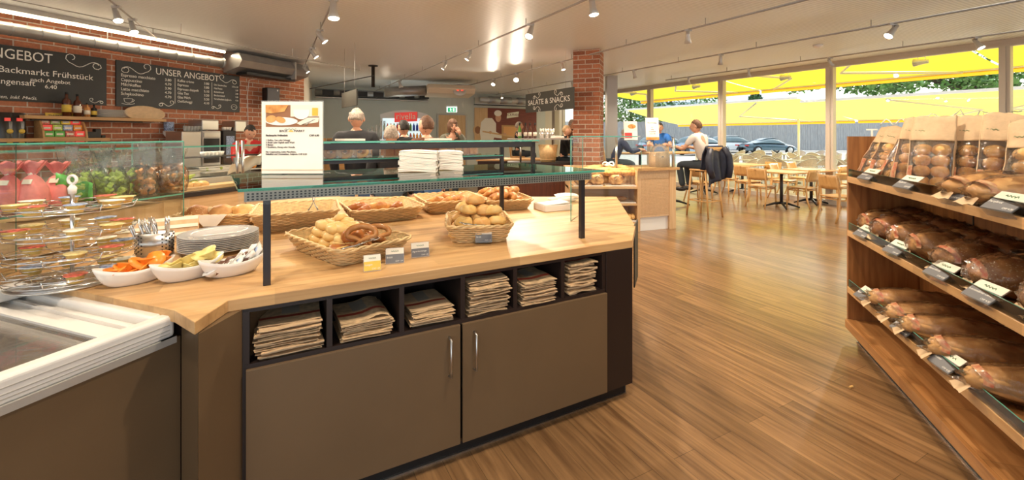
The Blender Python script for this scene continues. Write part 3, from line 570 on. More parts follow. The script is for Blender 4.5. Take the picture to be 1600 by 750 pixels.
# shelves on the wall
def wshelf(px0, px1, z, label, x0=None):
    x0 = ON(px0, wallP(0, -.28), uB) if x0 is None else x0; x1 = ON(px1, wallP(0, -.28), uB)
    m = MB(); m.bb((x0, -.28, z-.045), (x1, 0, z)); tag(m.build('wall_shelf', 'wallshelf', loc=E, rz=aB, bevel=.003), label, 'shelf'); return x0, x1
sa = wshelf(38, 260, 1.80, 'oak wall shelf under the menu boards, carrying bottles and plates')
sb = wshelf(0, 172, 1.50, 'lower oak wall shelf carrying coffee bags and the tea rack', x0=-7.2)
m = MB(); m.bb((sa[0]+.1, -.2, 1.735), (sa[1]-.3, -.17, 1.752)); tag(m.build('shelf_lamp', 'black', loc=E, rz=aB), 'thin black lamp bar under the upper oak wall shelf', 'lamp bar')
def wat(px, z, y=-.15): P = wallP(0, y); return wallP(ON(px, P, uB), y, z)
def bottle(P, h, r, mt, label, group, cap='black', lab='tagy'):
    t = thing('liquor_bottle', label, 'bottle', P, aB, group)
    m = MB(); m.lathe([(r, 0), (r, h*.64), (r*.8, h*.70), (r*.38, h*.75), (r*.33, h*.93)], n=14); m.build('glass_body', mt, t)
    m = MB(); m.lathe([(r*.38, h*.91), (r*.38, h), (0, h)], n=10); m.build('cap', cap, t)
    m = MB(); m.lathe([(r*1.02, h*.18), (r*1.02, h*.48)], n=14); m.build('paper_label', lab, t)
for px, h, r, mt, lab, lb in ((104, .34, .048, 'whiskey', 'tagy', 'tall dark amber square bottle, leftmost on the upper wall shelf'), (121, .32, .045, 'whiskey', 'tagw', 'dark bottle with clear neck and cream label, second on the upper shelf'), (136, .20, .036, 'orangew', 'tagw', 'small amber bottle in the middle of the upper shelf bottles'), (147, .19, .034, 'coffee', 'tagy', 'small dark bottle at the right end of the shelf bottles')):
    bottle(wat(px, 1.80), h, r, mt, lb, 'bottles on the upper wall shelf', lab=lab)
for k in range(6):
    P = wat(174, 1.80+k*.02, -.15); m = MB(); m.lathe([(.09, 0), (.135, .014), (.15, .018), (.135, .018), (.09, .006), (0, .006)], n=28)
    tag(m.build('oval_plate', 'porcelain', loc=P, rz=aB), 'cream plate in the pile on the upper wall shelf beside the small bottles', 'plate', 'plates piled on the upper wall shelf').scale = (1.4, .8, 1)
m = MB(); m.lathe([(.0, 0), (.20, .0), (.22, .02), (.21, .03), (.19, .016), (0, .012)], n=28); o = m.build('serving_tray', 'kraft', loc=wat(226, 1.88, -.1), rz=aB); o.rotation_euler = Euler((R(68), 0, 0)).to_matrix().to_euler(); o.rotation_euler = (Matrix.Rotation(aB, 3, 'Z') @ Matrix.Rotation(R(70), 3, 'X')).to_euler(); o.scale = (1.35, .6, 1)
tag(o, 'tan oval serving tray leaning on the wall at the right of the upper shelf', 'tray')
# coffee bags
for px, lb in ((8, 'dark coffee bag cut by the left edge, on the lower wall shelf'), (27, 'dark glossy coffee bag with an orange motif left of the tea rack')):
    t = thing('coffee_bag', lb, 'coffee bag', wat(px, 1.50), aB, 'coffee bags on the lower wall shelf')
    m = MB()
    def fb(u, v):
        wv = .085*(1-.1*v); a = u*2*PI; dpt = .05*(1-v**2.2)+.004
        return (wv*math.cos(a)*(1 if abs(math.cos(a)) > .1 else 1), dpt*math.sin(a), v*.33)
    m.grid(fb, 16, 8); m.prism([(.07*math.cos(a_*PI/8), .045*math.sin(a_*PI/8)) for a_ in range(16)], 0, .01); m.build('bag', 'coffee', t)
    m = MB(); m.bb((-.02, -.05, .22), (.03, -.03, .26)); m.build('red_motif', 'rivred', t)
    m = MB(); m.lathe([(0, 0), (.03, .0), (.03, .01)], n=12); b_ = m.build('cup_motif', 'tagy', t, loc=(.02, -.053, .09)); b_.rotation_euler = (PI/2, 0, 0)
t = thing('tea_display', 'wooden tea rack with colourful tea boxes on the lower wall shelf', 'tea rack', wat(96, 1.50), aB)
for x in (-.24, .22):
    m = MB(); m.extr([(-.12, 0), (.10, 0), (.10, .30), (.06, .30), (-.02, .24), (-.10, .10)], x, x+.02); m.build('side_panel', 'wallshelf', t)
m = MB(); m.bb((-.23, .08, 0), (.23, .10, .28)); m.bb((-.23, -.1, 0), (.23, .1, .015)); m.build('back_panel', 'wallshelf', t)
m = MB(); m.bb((-.14, .06, .27), (.16, .075, .345)); hp = m.build('header_card', 'tagy', t); m = MB(); m.text('TWININGS', .01, .285, .052, y=.056, align='CENTER', ext=.001); m.build('lettering', 'txt', hp)
cols = ['lidA', 'fruitg', 'fruity', 'rivred', 'rivred', 'lime', 'lidC', 'fruito', 'leafg', 'leafg', 'lidA', 'rivred']; k = 0
for r_ in range(3):
    for c_ in range(4):
        tx = thing('tea_box', 'small colourful tea box in row %d of the wooden tea rack, %s' % (r_+1, ('leftmost', 'second from the left', 'third from the left', 'rightmost')[c_]), 'tea box', t.location + Matrix.Rotation(aB, 3, 'Z') @ Vector((-.165+c_*.11, .045-.05*r_, .19-.085*r_)), aB, 'tea boxes in the rack')
        m = MB(); m.bb((-.05, -.03, 0), (.05, .02, .075)); b_ = m.build('carton', cols[k], tx); m = MB(); m.bb((-.035, -.032, .02), (.035, -.0305, .045)); m.build('front_label', 'tagw', b_); k += 1
m = MB(); m.bb((-.06, -.05, 0), (.06, .05, .09)); m.bb((.05, -.04, 0), (.12, .04, .13)); m.bb((.12, -.05, 0), (.17, .05, .04)); tag(m.build('grinder_box', 'black', loc=wat(140, 1.50), rz=aB, bevel=.008), 'black device on the right end of the lower wall shelf', 'device')
t = thing('wall_dispenser', 'white and clear wall dispenser under the right end of the upper shelf', 'dispenser', wat(264, 1.56, -.08), aB)
m = MB(); m.lathe([(0, -.06), (.05, -.05), (.085, .0), (.085, .05), (0, .05)], n=16); m.build('base', 'white', t); m = MB(); m.lathe([(.07, .05), (.075, .20), (0, .20)], n=16); m.build('hopper', 'lidC', t)

# ---------------- far wall: local frame loc=FW0 rz=aF ; y negative into room
def fx(px, y=0):
    n = Vector((-uF.y, uF.x, 0)); return ON(px, FW0+n*y, uF)
def FP(px, y=0, z=0): n = Vector((-uF.y, uF.x, 0)); return FW0+uF*fx(px, y)+n*y+Vector((0, 0, z))
def zat(px, py, y=0): return CAM_H-(py-HZ)*FP(px, y).y/F
# door
x0, x1 = fx(685), fx(727); zt = zat(706, 180)
m = MB(); m.bb((-.06, -.03, 0), (0, .02, zt+.05)); m.bb((x1-x0, -.03, 0), (x1-x0+.06, .02, zt+.05)); m.bb((0, -.03, zt), (x1-x0, .02, zt+.05))
df = struct('door_1', m, 'alu', loc=FW0+uF*x0, rz=aF); m = MB(); m.bb((0, -.02, 0), (x1-x0, -.001, zt)); m.build('door_leaf', 'beechv', df)
m = MB(); m.cyl((.1, -.03, 1.05), (.22, -.06, 1.05), .012); m.build('door_handle', 'steel', df)
# poster
x0, x1 = fx(741), fx(838); z1, z0 = zat(741, 168), zat(741, 222)
t = thing('baker_poster', 'large wall poster of a baker with white cap at an oven', 'poster', FW0+uF*x0+Vector((0, 0, z0)), aF); L, H = x1-x0, z1-z0
t.location -= Vector((-uF.y, uF.x, 0))*.01
m = MB(); m.flat(rect(0, 0, L, H), 0, .01); pn = m.build('panel', 'ovenred', t)
m = MB(); m.flat(rect(0, 0, L*.20, H), -.011); m.flat(oval(L*.05, H*.35, L*.07, H*.17), -.013); m.build('wood_left', 'beechv', pn)
m = MB(); m.flat(oval(L*.05, H*.35, L*.045, H*.11), -.015); m.build('barrel_end', 'photoA', pn)
m = MB(); m.flat(rect(L*.42, H*.02, L*.72, H*.50), -.011); m.build('oven_surround', 'wallshelf', pn); m = MB(); m.flat(rect(L*.45, H*.18, L*.66, H*.46), -.013); m.build('oven_glow', 'ovenglow', pn)
m = MB(); m.flat([(L*.10, 0), (L*.08, H*.30), (L*.10, H*.58), (L*.16, H*.70), (L*.27, H*.70), (L*.33, H*.55), (L*.33, H*.30), (L*.42, H*.20), (L*.42, H*.10), (L*.30, H*.13), (L*.28, 0)], -.016); m.flat(oval(L*.36, H*.85, L*.06, H*.09), -.019); m.build('baker_jacket', 'paper', pn)
m = MB(); m.flat(oval(L*.365, H*.72, L*.045, H*.13), -.017); m.flat(oval(L*.24, H*.28, L*.025, H*.04), -.018); m.flat(oval(L*.47, H*.22, L*.025, H*.04), -.018); m.build('baker_skin', 'skin', pn)
m = MB(); m.flat([(L*.12, H*.33), (L*.12, H*.29), (L*.62, H*.12), (L*.62, H*.17)], -.020); m.build('baker_peel', 'beech', pn)
m = MB(); m.flat([(L*.50, H*.70), (L*.69, H*.76), (L*.70, H*.92), (L*.51, H*.86)], -.014); st_ = m.build('stamp', 'lidD', pn); m = MB(); m.text('BACKMARKT', L*.60, H*.78, .15, y=-.016, align='CENTER', sx=.9); m.build('stamp_lettering', 'ovenred', st_)
# roller blind box, ducts, AC unit
m = MB(); m.bb((0, -.14, 0), (fx(845)-fx(740), -.01, .26)); bl = m.build('blind_box', 'sil', loc=FP(740, 0, zat(740, 163)), rz=aF); tag(bl, 'white roller blind housing above the baker poster', 'blind'); m = MB(); m.bb((0, -.15, -.03), (fx(845)-fx(740), -.02, .0)); m.build('bottom_bar', 'black', bl)
t = thing('ceiling_duct', 'low duct run with grilles along the far grey wall', 'duct', FP(492, -.9, 2.86), aF)
Ld = ON(668, FP(0+492, -.9), uF)-0; m = MB(); m.tube([(0, 0, 0), (Ld, 0, 0)], .13, 16); m.build('pipe', 'duct', t)
for i in range(7): m = MB(); m.bb((.2+i*Ld/7, -.14, -.08), (.2+i*Ld/7+Ld/11, -.11, .08)); m.build('grille', 'black' if i % 2 == 0 else 'darkpanel', t)
m = MB(); m.bb((0, -.2, -.17), (Ld, .1, -.14)); m.build('cable_tray', 'alu', t)
t = thing('ventilation_unit', 'beige ventilation cassette with a red-lit round outlet below the ceiling', 'ventilation unit', (D(706, 140, 13.2).x, 13.2, 2.68), aF-R(12))
m = MB(); m.extr([(-.5, .05), (.5, 0), (.5, .3), (-.5, .3), (-.6, .18)], -.75, .6); m.build('casing', 'beigewall', t, bevel=.01)
m = MB(); m.tube([(-.75, 0, .16), (-1.9, .25, .1)], .15, 14); m.build('flexible_hose', 'duct', t)
m = MB(); m.lathe([(.0, 0), (.18, 0), (.2, -.03), (.15, -.05), (0, -.05)], n=20); dsk = m.build('round_outlet', 'sil', t, loc=(.15, -.57, .15)); dsk.rotation_euler = (-PI/2+.25, 0, 0); dsk.rotation_euler = (PI/2-.4, 0, 0)
m = MB(); m.lathe([(0, -.0), (.04, -.0), (.04, -.06), (0, -.06)], c=(-.06, 0, 0), n=10); m.lathe([(0, -.0), (.04, -.0), (.04, -.06), (0, -.06)], c=(.06, 0, 0), n=10); m.build('red_indicator', mat('red_glow', (.6, .02, .01), .4, emit=(1, .05, .02), es=1.5), dsk)
t = thing('spiral_duct', 'silver spiral duct under the ceiling above the poster', 'duct', FP(750, -.7, 2.86), aF)
Ld = ON(850, FP(750, -.7), uF); m = MB(); m.tube([(0, 0, 0), (Ld, 0, 0)], .10, 14); m.build('pipe', 'sil', t)
for a in (.35, .85, 1.6): m = MB(); m.tube([(a, 0, 0), (a+.45, 0, 0)], .14, 14); m.build('silver_sleeve', 'duct', t)
# exit sign
t = thing('exit_sign', 'green and white emergency exit sign hung above the wooden door', 'exit sign', (D(706, 170, 14.6).x, 14.6, 2.28), 0)
m = MB(); m.bb((-.17, -.03, 0), (.17, .03, .20)); b_ = m.build('light_box', 'signw', t); m = MB(); m.flat(rect(-.13, .01, .13, .15), -.031); g_ = m.build('green_field', 'sign', b_)
m = MB(); m.flat(oval(-.04, .115, .016, .018, 10), -.034); m.flat([(-.06, .03), (-.03, .05), (-.01, .03), (0, .035), (-.02, .065), (-.02, .09), (.01, .08), (.01, .09), (-.03, .105), (-.07, .08), (-.065, .072), (-.045, .085), (-.045, .06)], -.034); m.flat(rect(.04, .03, .09, .13), -.034); m.build('running_figure', 'signw', g_)
m = MB(); m.bb((-.18, -.035, .18), (.18, .035, .22)); m.build('top_housing', 'white', t)
for x in (-.16, 0, .16): m = MB(); m.cyl((x, 0, .2), (x, 0, HC-2.28), .008, n=6); m.build('hanger', 'sil', t)
# drinks fridge
P = D(632, 210, 13.0); t = thing('drinks_fridge', 'glass-door drinks fridge with red lettered header by the grey wall', 'fridge', (P.x, 13.0, 0), R(6))
Wf = 72/F*13; zt = 2.02
m = MB(); m.bb((-Wf/2, .0, 0), (Wf/2, .7, zt)); m.build('cabinet', 'fridgelit', t)
m = MB(); m.bb((-Wf/2, -.03, 0), (-Wf/2+.05, .0, zt)); m.bb((-.03, -.03, 0), (.03, 0, zt)); m.bb((Wf/2-.05, -.03, 0), (Wf/2, .0, zt)); m.bb((-Wf/2, -.03, 0), (Wf/2, 0, .3)); m.build('door_frame', 'sil', t)
m = MB(); m.flat([(-Wf/2, zt)]+[(-Wf/2+Wf*i/10, zt+.12+.12*math.sin(PI*i/10)) for i in range(11)]+[(Wf/2, zt)], -.02, .05); hd = m.build('header', 'sil', t)
m = MB(); m.flat([(-Wf*.2, zt-.12), (Wf*.28, zt-.08), (Wf*.28, zt+.19), (-Wf*.2, zt+.16)], -.08, .02); rb = m.build('red_badge', 'rivred', hd); m = MB(); m.text('rivella', Wf*.04, zt-.02, .24, y=-.105, align='CENTER'); m.build('lettering', 'chalk', rb)
m = MB(); m.cyl((-.06, -.07, .9), (-.06, -.07, 1.5), .015); m.build('door_handle', 'black', t)
for r_ in range(3):
    m = MB(); m.bb((-Wf/2+.04, -.02, 1.08+r_*.28), (Wf/2-.04, -.005, 1.10+r_*.28)); m.build('shelf', 'white', t)
    for i in range(13):
        m = MB(); m.lathe([(.035, 0), (.035, .14), (.015, .18), (.015, .21), (0, .21)], n=8)
        tag(m.build('drink_bottle', ('drinkO', 'drinkO', 'drinkO', 'drinkG', 'drinkB', 'drinkB', 'drinkR', 'drinkR', 'drinkG', 'drinkR', 'drinkO', 'drinkG', 'drinkR')[(i+r_*4) % 13], loc=t.location+Vector((-Wf/2+.1+i*(Wf-.2)/12, -.02+.01*0-.04, 1.101+r_*.28))), 'small %s drink bottle on the %s shelf of the drinks fridge' % (('orange', 'orange', 'orange', 'green', 'blue', 'blue', 'red', 'red', 'green', 'red', 'orange', 'green', 'red')[(i+r_*4) % 13], ('lower', 'middle', 'upper')[r_]), 'bottle', 'drinks in the fridge')
# service furniture before the grey wall
P = D(522, 210, 11.5); t = thing('low_cabinet', 'brown wooden pigeonhole cabinet standing left of the customers', 'cabinet', (P.x, 11.5, 0), 0)
m = MB(); m.bb((-.3, 0, 0), (.3, .5, 1.45)); m.build('carcass', 'wallshelf', t)
for i in range(3): m = MB(); m.bb((-.18+i*.0, -.01, 1.10+i*.11), (.28, -.002, 1.19+i*.11)); m.build('opening', 'darkwood', t)
m = MB(); m.bb((-.20, -.02, 1.0), (-.185, 0, 1.45)); m.build('metal_edge', 'steel', t)
P = D(583, 210, 11.8); t = thing('cup_station', 'steel counter with stacked glasses left of the drinks fridge', 'counter', (P.x, 11.8, 0), 0)
m = MB(); m.bb((-.45, 0, 0), (.3, .6, 1.42)); m.build('base', 'steel', t); m = MB(); m.bb((-.12, -.02, 1.18), (.1, -.003, 1.34)); m.build('display', 'black', t)
for i in range(12):
    x = -.40+.058*i; h = .18+.07*(i//2)*.7 if i < 10 else .5
    m = MB(); m.lathe([(.022, 0), (.028, h), (.024, h)], n=8); tag(m.build('glass_stack', 'tumbler', loc=(P.x+x, 11.9+(i % 2)*.12, 1.42)), 'stack of clear drinking glasses on the steel cup counter', 'glasses', 'glass stacks beside the fridge')
# =================================================================== the island counter
WT_Z = .925
W0 = Vector((.712, 2.62, 0)); nC = Vector((-uC.y, uC.x, 0))
WL = W0 - uC*2.02
poly = [(W0.x, W0.y), (.845, 3.03), (1.05, 4.45), (-2.2, 4.45), (-2.35, 3.45), (-3.3, 3.2), (-3.4, 2.37), (-1.2, 1.575), (-1.057, 1.475), (WL.x, WL.y)]
mb = wmb(aC); mb.prism(poly, .88, WT_Z); tag(mb.build('worktop', 'top', rz=aC, bevel=.003), 'continuous light oak worktop of the bakery island', 'worktop')
def lx(px, y=0.0): return ON(px, W0+nC*y, uC)
xe = lx(383); t = thing('counter_cabinet', 'brown laminate island cabinet with two doors and six open bag compartments', 'cabinet', W0, aC)
m = MB(); D_ = .42
m.bb((xe, .012, .075), (0, D_, .093)); m.bb((xe, .0, .645), (lx(945), D_, .668)); m.bb((xe, .005, .865), (0, D_, .88)); m.bb((xe, D_-.02, .07), (0, D_, .88))
for px in (384.5, 515, 628, 723.5, 805.5, 880, 944): x = lx(px); m.bb((x-.011, .003, .66), (x+.011, D_, .87))
m.bb((xe-.012, .006, .08), (xe+.012, D_, .88)); m.build('carcass', 'darkpanel', t)
m = MB(); m.bb((lx(947), -.001, .08), (0, .6, .88)); m.build('end_panel', 'darkpanel', t, bevel=.001)
m = MB(); m.bb((xe, .045, 0), (-.015, .06, .08)); pl = m.build('plinth', 'black', t); m = MB(); m.bb((xe, .038, 0), (-.015, .045, .008)); m.bb((-.018, .038, 0), (-.012, .3, .07)); m.build('plinth_strip', 'steel', pl)
for (a, b, h) in ((383, 718, 700), (720.5, 946.5, 739)):
    m = MB(); m.bb((lx(a)+.003, -.016, .088), (lx(b)-.0015, .002, .650)); d_ = m.build('door', 'brown', t, bevel=.0015)
    x = lx(h); m = MB(); m.tube([(x, -.016, .425), (x, -.045, .43), (x, -.045, .60), (x, -.016, .605)], .006, 8); m.build('handle', 'steel', d_)
m = wmb(0); pf = W0+uC*(xe-.012); 
q = [(pf.x, pf.y), (WL.x+.01, WL.y+.012), (-1.050, 1.490), (-1.085, 1.525), (-1.2, 1.62), (-2.6, 2.12), (-3.3, 2.4), (-3.2, 3.1), (-2.25, 3.35), (-2.1, 4.3), (.9, 4.3), (.70, 3.1)]
back = W0+nC*.43; q2 = [(-1.2, 1.62), (-3.3, 2.4), (-3.2, 3.1), (-2.25, 3.35), (-2.1, 4.3), (.9, 4.3), (.70, 3.1), (back.x-.02, back.y), ((back-uC*1.9).x, (back-uC*1.9).y)]
m.T = Matrix.Translation(-W0); m.T = Matrix.Rotation(-aC, 4, 'Z') @ m.T; m.prism(q2, .03, .88); m.build('body', 'darkpanel', t)
# brown side panel between freezer and cabinet
m = MB(); m.T = Matrix.Rotation(-aC, 4, 'Z') @ Matrix.Translation(-W0)
wl_ = W0+uC*(xe-.012)
m.prism([(wl_.x, wl_.y), (wl_.x-.02, wl_.y+.25), (-1.15, 1.75), (-1.052, 1.485)], .0, .88); m.build('side_panel', 'brown', t)
m = MB(); m.T = Matrix.Rotation(-aC, 4, 'Z') @ Matrix.Translation(-W0); m.prism([(-1.056, 1.49), (-1.06, 1.56), (-1.19, 1.66), (-1.205, 1.615), (-1.09, 1.535)], .0, .875); m.build('filler_strip', 'brown', t)
# paper bag stacks
comps = [(388, 512, .125, 24), (520, 625, .085, 14), (632, 720, .075, 13), (727, 803, .165, 20), (808, 877, .115, 16), (883, 941, .17, 12)]
names = ['tall fanned stack of kraft bread bags in the leftmost compartment', 'stack with a curling top bag, second compartment from the left', 'low stack of kraft bags in the third compartment', 'high crumpled stack of kraft bags right of the compartment with the low stack', 'stack of kraft bags in the fifth compartment', 'narrow stack of kraft bags with a bent corner in the rightmost compartment']
for k, (a, b, h, n) in enumerate(comps):
    xa, xb = lx(a)+.012, lx(b)-.012; w_ = (xb-xa); rnd = random.Random(k)
    t2 = thing('paper_bag_stack', names[k], 'paper bags', W0+uC*((xa+xb)/2)+nC*.13+Vector((0, 0, .669)), aC, 'stacks of paper bags under the worktop')
    m = MB(); m2 = MB(); z = 0; ww = w_*(.88 if k in (0, 3) else .8)
    for i in range(n):
        th = h/n; off = rnd.uniform(-.012, .012); oy = rnd.uniform(-.02, .015); rz_ = rnd.uniform(-.05, .05); amp = rnd.uniform(.2, 1.0)*th*.9; ph = rnd.uniform(0, 6)
        curl = .035 if (k == 1 and i == n-1) else (.02 if (k == 5 and i == n-1) else 0)
        def sheet(u, v, up=0):
            x = (u-.5)*ww+off; y = (v-.5)*.24+oy; zz = z+amp*math.sin(u*7+ph)*.5+amp*.4*math.sin(v*9+ph*2)+curl*max(0, u-.55)*2*math.sin(PI*u)
            return (x*math.cos(rz_)-y*math.sin(rz_), x*math.sin(rz_)+y*math.cos(rz_), zz+up)
        m.m = rnd.choice([0, 0, 1]); m.grid(sheet, 10, 6); m.grid(lambda u, v: sheet(u, v, th*.55), 10, 6)
        m.grid(lambda u, v: sheet(u, 0, v*th*.55), 10, 1); m.grid(lambda u, v: sheet(0, u, v*th*.55), 6, 1); m.grid(lambda u, v: sheet(1, u, v*th*.55), 6, 1)
        if i == n-1:
            m2.grid(lambda u, v: sheet(u, .28+.10*v, th*.55+.001), 10, 2); m2.m = 1; m2.grid(lambda u, v: sheet(.35+.3*u, .45+.5*v, th*.55+.001), 4, 4)
        z += th
    b_ = m.build('bags', ['kraftstack', 'kraft'], t2); m2.build('printed_band', ['bagred', 'baggrey'], b_)

# =================================================================== sneeze guard on the island
P1 = G(417, 445, WT_Z); P2 = G(909, 372, WT_Z); gd = (P2-P1).normalized(); gr = math.atan2(gd.y, gd.x); gl_ = (P2-P1).length
t = thing('sneeze_guard', 'glass sneeze guard shelf with dark steel posts standing on the island', 'sneeze guard', P1, gr)
zs = 1.33-WT_Z; zt = 1.505-WT_Z
for x in (0, gl_):
    m = MB(); m.bb((x-.014, -.014, 0), (x+.014, .014, zs-.012)); m.build('post', 'bsteel', t, bevel=.002)
glass_sheet(t, (-.10, -.07, zs), (gl_+.12, -.07, zs), (gl_+.02, .74, zs), (-.16, .74, zs), .012, 'glass_shelf')
m = MB(); m.bb((-.08, -.055, zs-.048), (gl_+.03, -.035, zs-.008)); rl = m.build('front_rail', 'pebble', t)
m = MB()
for i in range(110):
    x = -.07+(gl_+.09)*i/110
    for j in range(3): m.bb((x, -.0565, zs-.043+j*.011), (x+.008, -.0555, zs-.037+j*.011))
m.build('perforation', 'black', rl)
glass_sheet(t, (-.10, -.068, zs-.062), (gl_+.11, -.068, zs-.062), (gl_+.11, -.068, zs+.004), (-.10, -.068, zs+.004), .004, 'front_glass_strip', m='winglass', edge=False)
# upper frame
def lg(px, y): return ON(px, P1+Vector((-gd.y, gd.x, 0))*y, gd)
ya = .62; xa = lg(440, ya); xb = lg(835, ya)
m = MB(); m.bb((xa, ya-.012, zt-.045), (xb, ya+.012, zt-.008)); m.bb((xb-.026, ya-.012, zs), (xb, ya+.012, zt-.01)); m.bb((xa, ya-.012, zs), (xa+.026, ya+.012, zt-.01)); m.build('upper_frame', 'bsteel', t, bevel=.001)
yb = .70; xc = lg(784, yb); m = MB(); m.bb((xc-.012, yb-.012, zs-.42), (xc+.012, yb+.012, zt-.02)); m.bb((xa, yb-.012, 1.375-WT_Z), (xc, yb+.012, 1.395-WT_Z)); m.build('rear_post', 'bsteel', t)
glass_sheet(t, (xa, ya-.02, zt), (xb+.03, ya-.02, zt), (xb+.03, ya+.16, zt), (xa, ya+.16, zt), .010, 'top_glass')
glass_sheet(t, (xa, yb-.02, 1.40-WT_Z), (xc, yb-.02, 1.40-WT_Z), (xc, yb+.26, 1.40-WT_Z), (xa, yb+.26, 1.40-WT_Z), .008, 'middle_glass')
GM = Matrix.Translation(P1) @ Matrix.Rotation(gr, 4, 'Z')
def GW(x, y, z): return GM @ Vector((x, y, z-0))
# breakfast sign
sp = G(457, 272, 1.337); t = thing('menu_sign', 'white upright breakfast menu sign in a clear stand, on the glass shelf', 'sign', sp, 0.02)
Wd, Hd = 94/F*sp.y, 113/F*sp.y
m = MB(); m.bb((-Wd/2-.004, 0, 0), (Wd/2+.004, .004, Hd+.006)); m.bb((-Wd/2-.004, -.0, 0), (Wd/2+.004, .10, .003)); m.build('acrylic_stand', 'clear', t)
m = MB(); m.bb((-Wd/2, -.003, .004), (Wd/2, .0, Hd)); pg = m.build('page', 'paper', t)
a, b = -Wd/2+.022, Wd/2-.018; c, e = Hd-.135, Hd-.018
m = MB(); m.flat(rect(a, c, b, e), -.0032); ph = m.build('photo_background', 'photoA', pg)
m = MB(); m.flat(rect((a+b)/2-.01, c+.055, b, e), -.0045); m.flat([(b-.10, c+.01), (b-.005, c+.025), (b, c+.05), (b-.06, c+.05), (b-.12, c+.02)], -.005); m.build('cloth', 'tagw', ph)
m = MB(); m.flat(oval(a+.085, c+.03, .085, .022, 24), -.006); m.flat(oval(a+.19, c+.075, .042, .034, 20, PI, 2*PI)+[(a+.232, e-.025), (a+.148, e-.025)], -.007); m.build('plate_and_cup', 'porcelain', ph)
m = MB(); m.flat([(a, e), (a+.12, e), (a+.10, e-.035), (a+.03, e-.045), (a, e-.04)], -.006); m.build('bread_basket', 'croi', ph)
m = MB(); m.flat(oval(a+.03, c+.042, .028, .02, 12, rot=.2), -.008); m.flat(oval(a+.08, c+.038, .028, .016, 12, rot=-.3), -.008); m.build('croissants', 'roll2', ph)
m = MB(); m.flat(rect(b-.035, c+.06, b-.005, e-.015), -.008); m.build('juice_glass', 'juice', ph)
m = MB(); m.tube([(b-.09, -.007, c+.012), (b-.02, -.007, c+.04)], .002, 5); m.tube([(b-.07, -.007, c+.008), (b-.03, -.007, c+.04)], .002, 5); m.build('cutlery', 'steel', ph)
m = MB(); y = -.0045; m.text('Backmarkt Frühstück', a, Hd-.185, .0135, y=y, off=.0003); m.text('CHF 6.80', b, Hd-.185, .0135, y=y, align='RIGHT', off=.0003)
for i, s_ in enumerate(['1 Kaffee, Tee oder Schoggi', '2 Brötli oder Gipfeli nach Wahl', '2 Butter', '1 Konfitüre, Honig oder Nutella', '', 'Für Cappuccino, Latte Macchiato,', 'Eiskaffee und Ovomaltine, Aufpreis CHF 0.50']):
    if s_: m.text(s_, a, Hd-.21-i*.0125, .0125, y=y, sx=.95)
m.text('BACK', -.068, Hd-.162, .017, y=y); m.text('MARKT', .010, Hd-.162, .017, y=y); m.build('lettering', 'txt', pg)
m = MB(); m.tube([(-.038+.004*i, y, Hd-.148+.004*math.sin(i*1.4)) for i in range(16)], .001, 4); m.build('green_script', 'green', pg)
m = MB(); m.flat(oval(-.006, Hd-.161, .013, .008, 12, 0, PI), y); m.build('yellow_mark', 'tagy', pg)
m = MB(); m.bb((-Wd/2, -.006, .022), (Wd/2, -.003, .025)); m.build('fold_line', 'kraft', pg)
# napkin stack: two piles of folded napkins
for j, (px, lb, hh, rz_) in enumerate(((650, 'left pile of white folded napkins on the glass shelf', .118, .10), (700, 'right pile of white folded napkins on the glass shelf', .112, .20))):
    P = G(px, 269+(-3 if j else 0), 1.337); t2 = thing('napkin_pile', lb, 'napkins', P+Vector((0, .09, 0)), rz_, 'napkins on the glass shelf')
    m = MB(); rnd = random.Random(j+4); wn_ = .21 if j == 0 else .14
    for i in range(9):
        th = hh/9; o_ = rnd.uniform(-.005, .005)
        for q_ in range(2):
            zz = i*th+q_*th*.5; ph_ = rnd.uniform(0, 1)
            m.grid(lambda u, v: (o_+(u-.5)*wn_, (v-.5)*.17, zz+.004*math.sin(u*4+ph_)), 6, 2)
            m.grid(lambda u, v: (o_+(u-.5)*wn_, -.085+.0035*math.sin(v*PI)*(-1), zz+.004*math.sin(u*4+ph_)+v*th*.42), 6, 3)
            m.grid(lambda u, v: (o_+wn_/2+.0035*math.sin(v*PI), (u-.5)*.17, zz+.004*math.sin(4+ph_)+v*th*.42), 2, 3)
            m.grid(lambda u, v: (o_-wn_/2-.0035*math.sin(v*PI), (u-.5)*.17, zz+.004*math.sin(ph_)+v*th*.42), 2, 3)
    m.grid(lambda u, v: ((u-.5)*wn_, (v-.5)*.17, hh+.004*math.sin(u*4)), 6, 2); m.build('folded_napkins', 'paper', t2)

# =================================================================== rattan baskets and their bread
def rrect(w_, l_, r_, n=72):
    out = []; per = 2*(w_+l_-4*r_)+2*PI*r_; segs = []
    for i in range(n):
        s_ = per*i/n; hw, hl = w_/2-r_, l_/2-r_; q = PI*r_/2
        parts = [(2*hl, 0), (q, 1), (2*hw, 2), (q, 3), (2*hl, 4), (q, 5), (2*hw, 6), (q, 7)]
        for (L, k) in parts:
            if s_ <= L or k == 7: break
            s_ -= L
        if k == 0: p = (hw+r_, -hl+s_)
        elif k == 1: a = s_/r_; p = (hw+r_*math.cos(a), hl+r_*math.sin(a))
        elif k == 2: p = (hw-s_, hl+r_)
        elif k == 3: a = PI/2+s_/r_; p = (-hw+r_*math.cos(a), hl+r_*math.sin(a))
        elif k == 4: p = (-hw-r_, hl-s_)
        elif k == 5: a = PI+s_/r_; p = (-hw+r_*math.cos(a), -hl+r_*math.sin(a))
        elif k == 6: p = (-hw+s_, -hl-r_)
        else: a = 1.5*PI+s_/r_; p = (hw+r_*math.cos(a), -hl+r_*math.sin(a))
        out.append(Vector((p[0], p[1], 0)))
    return out
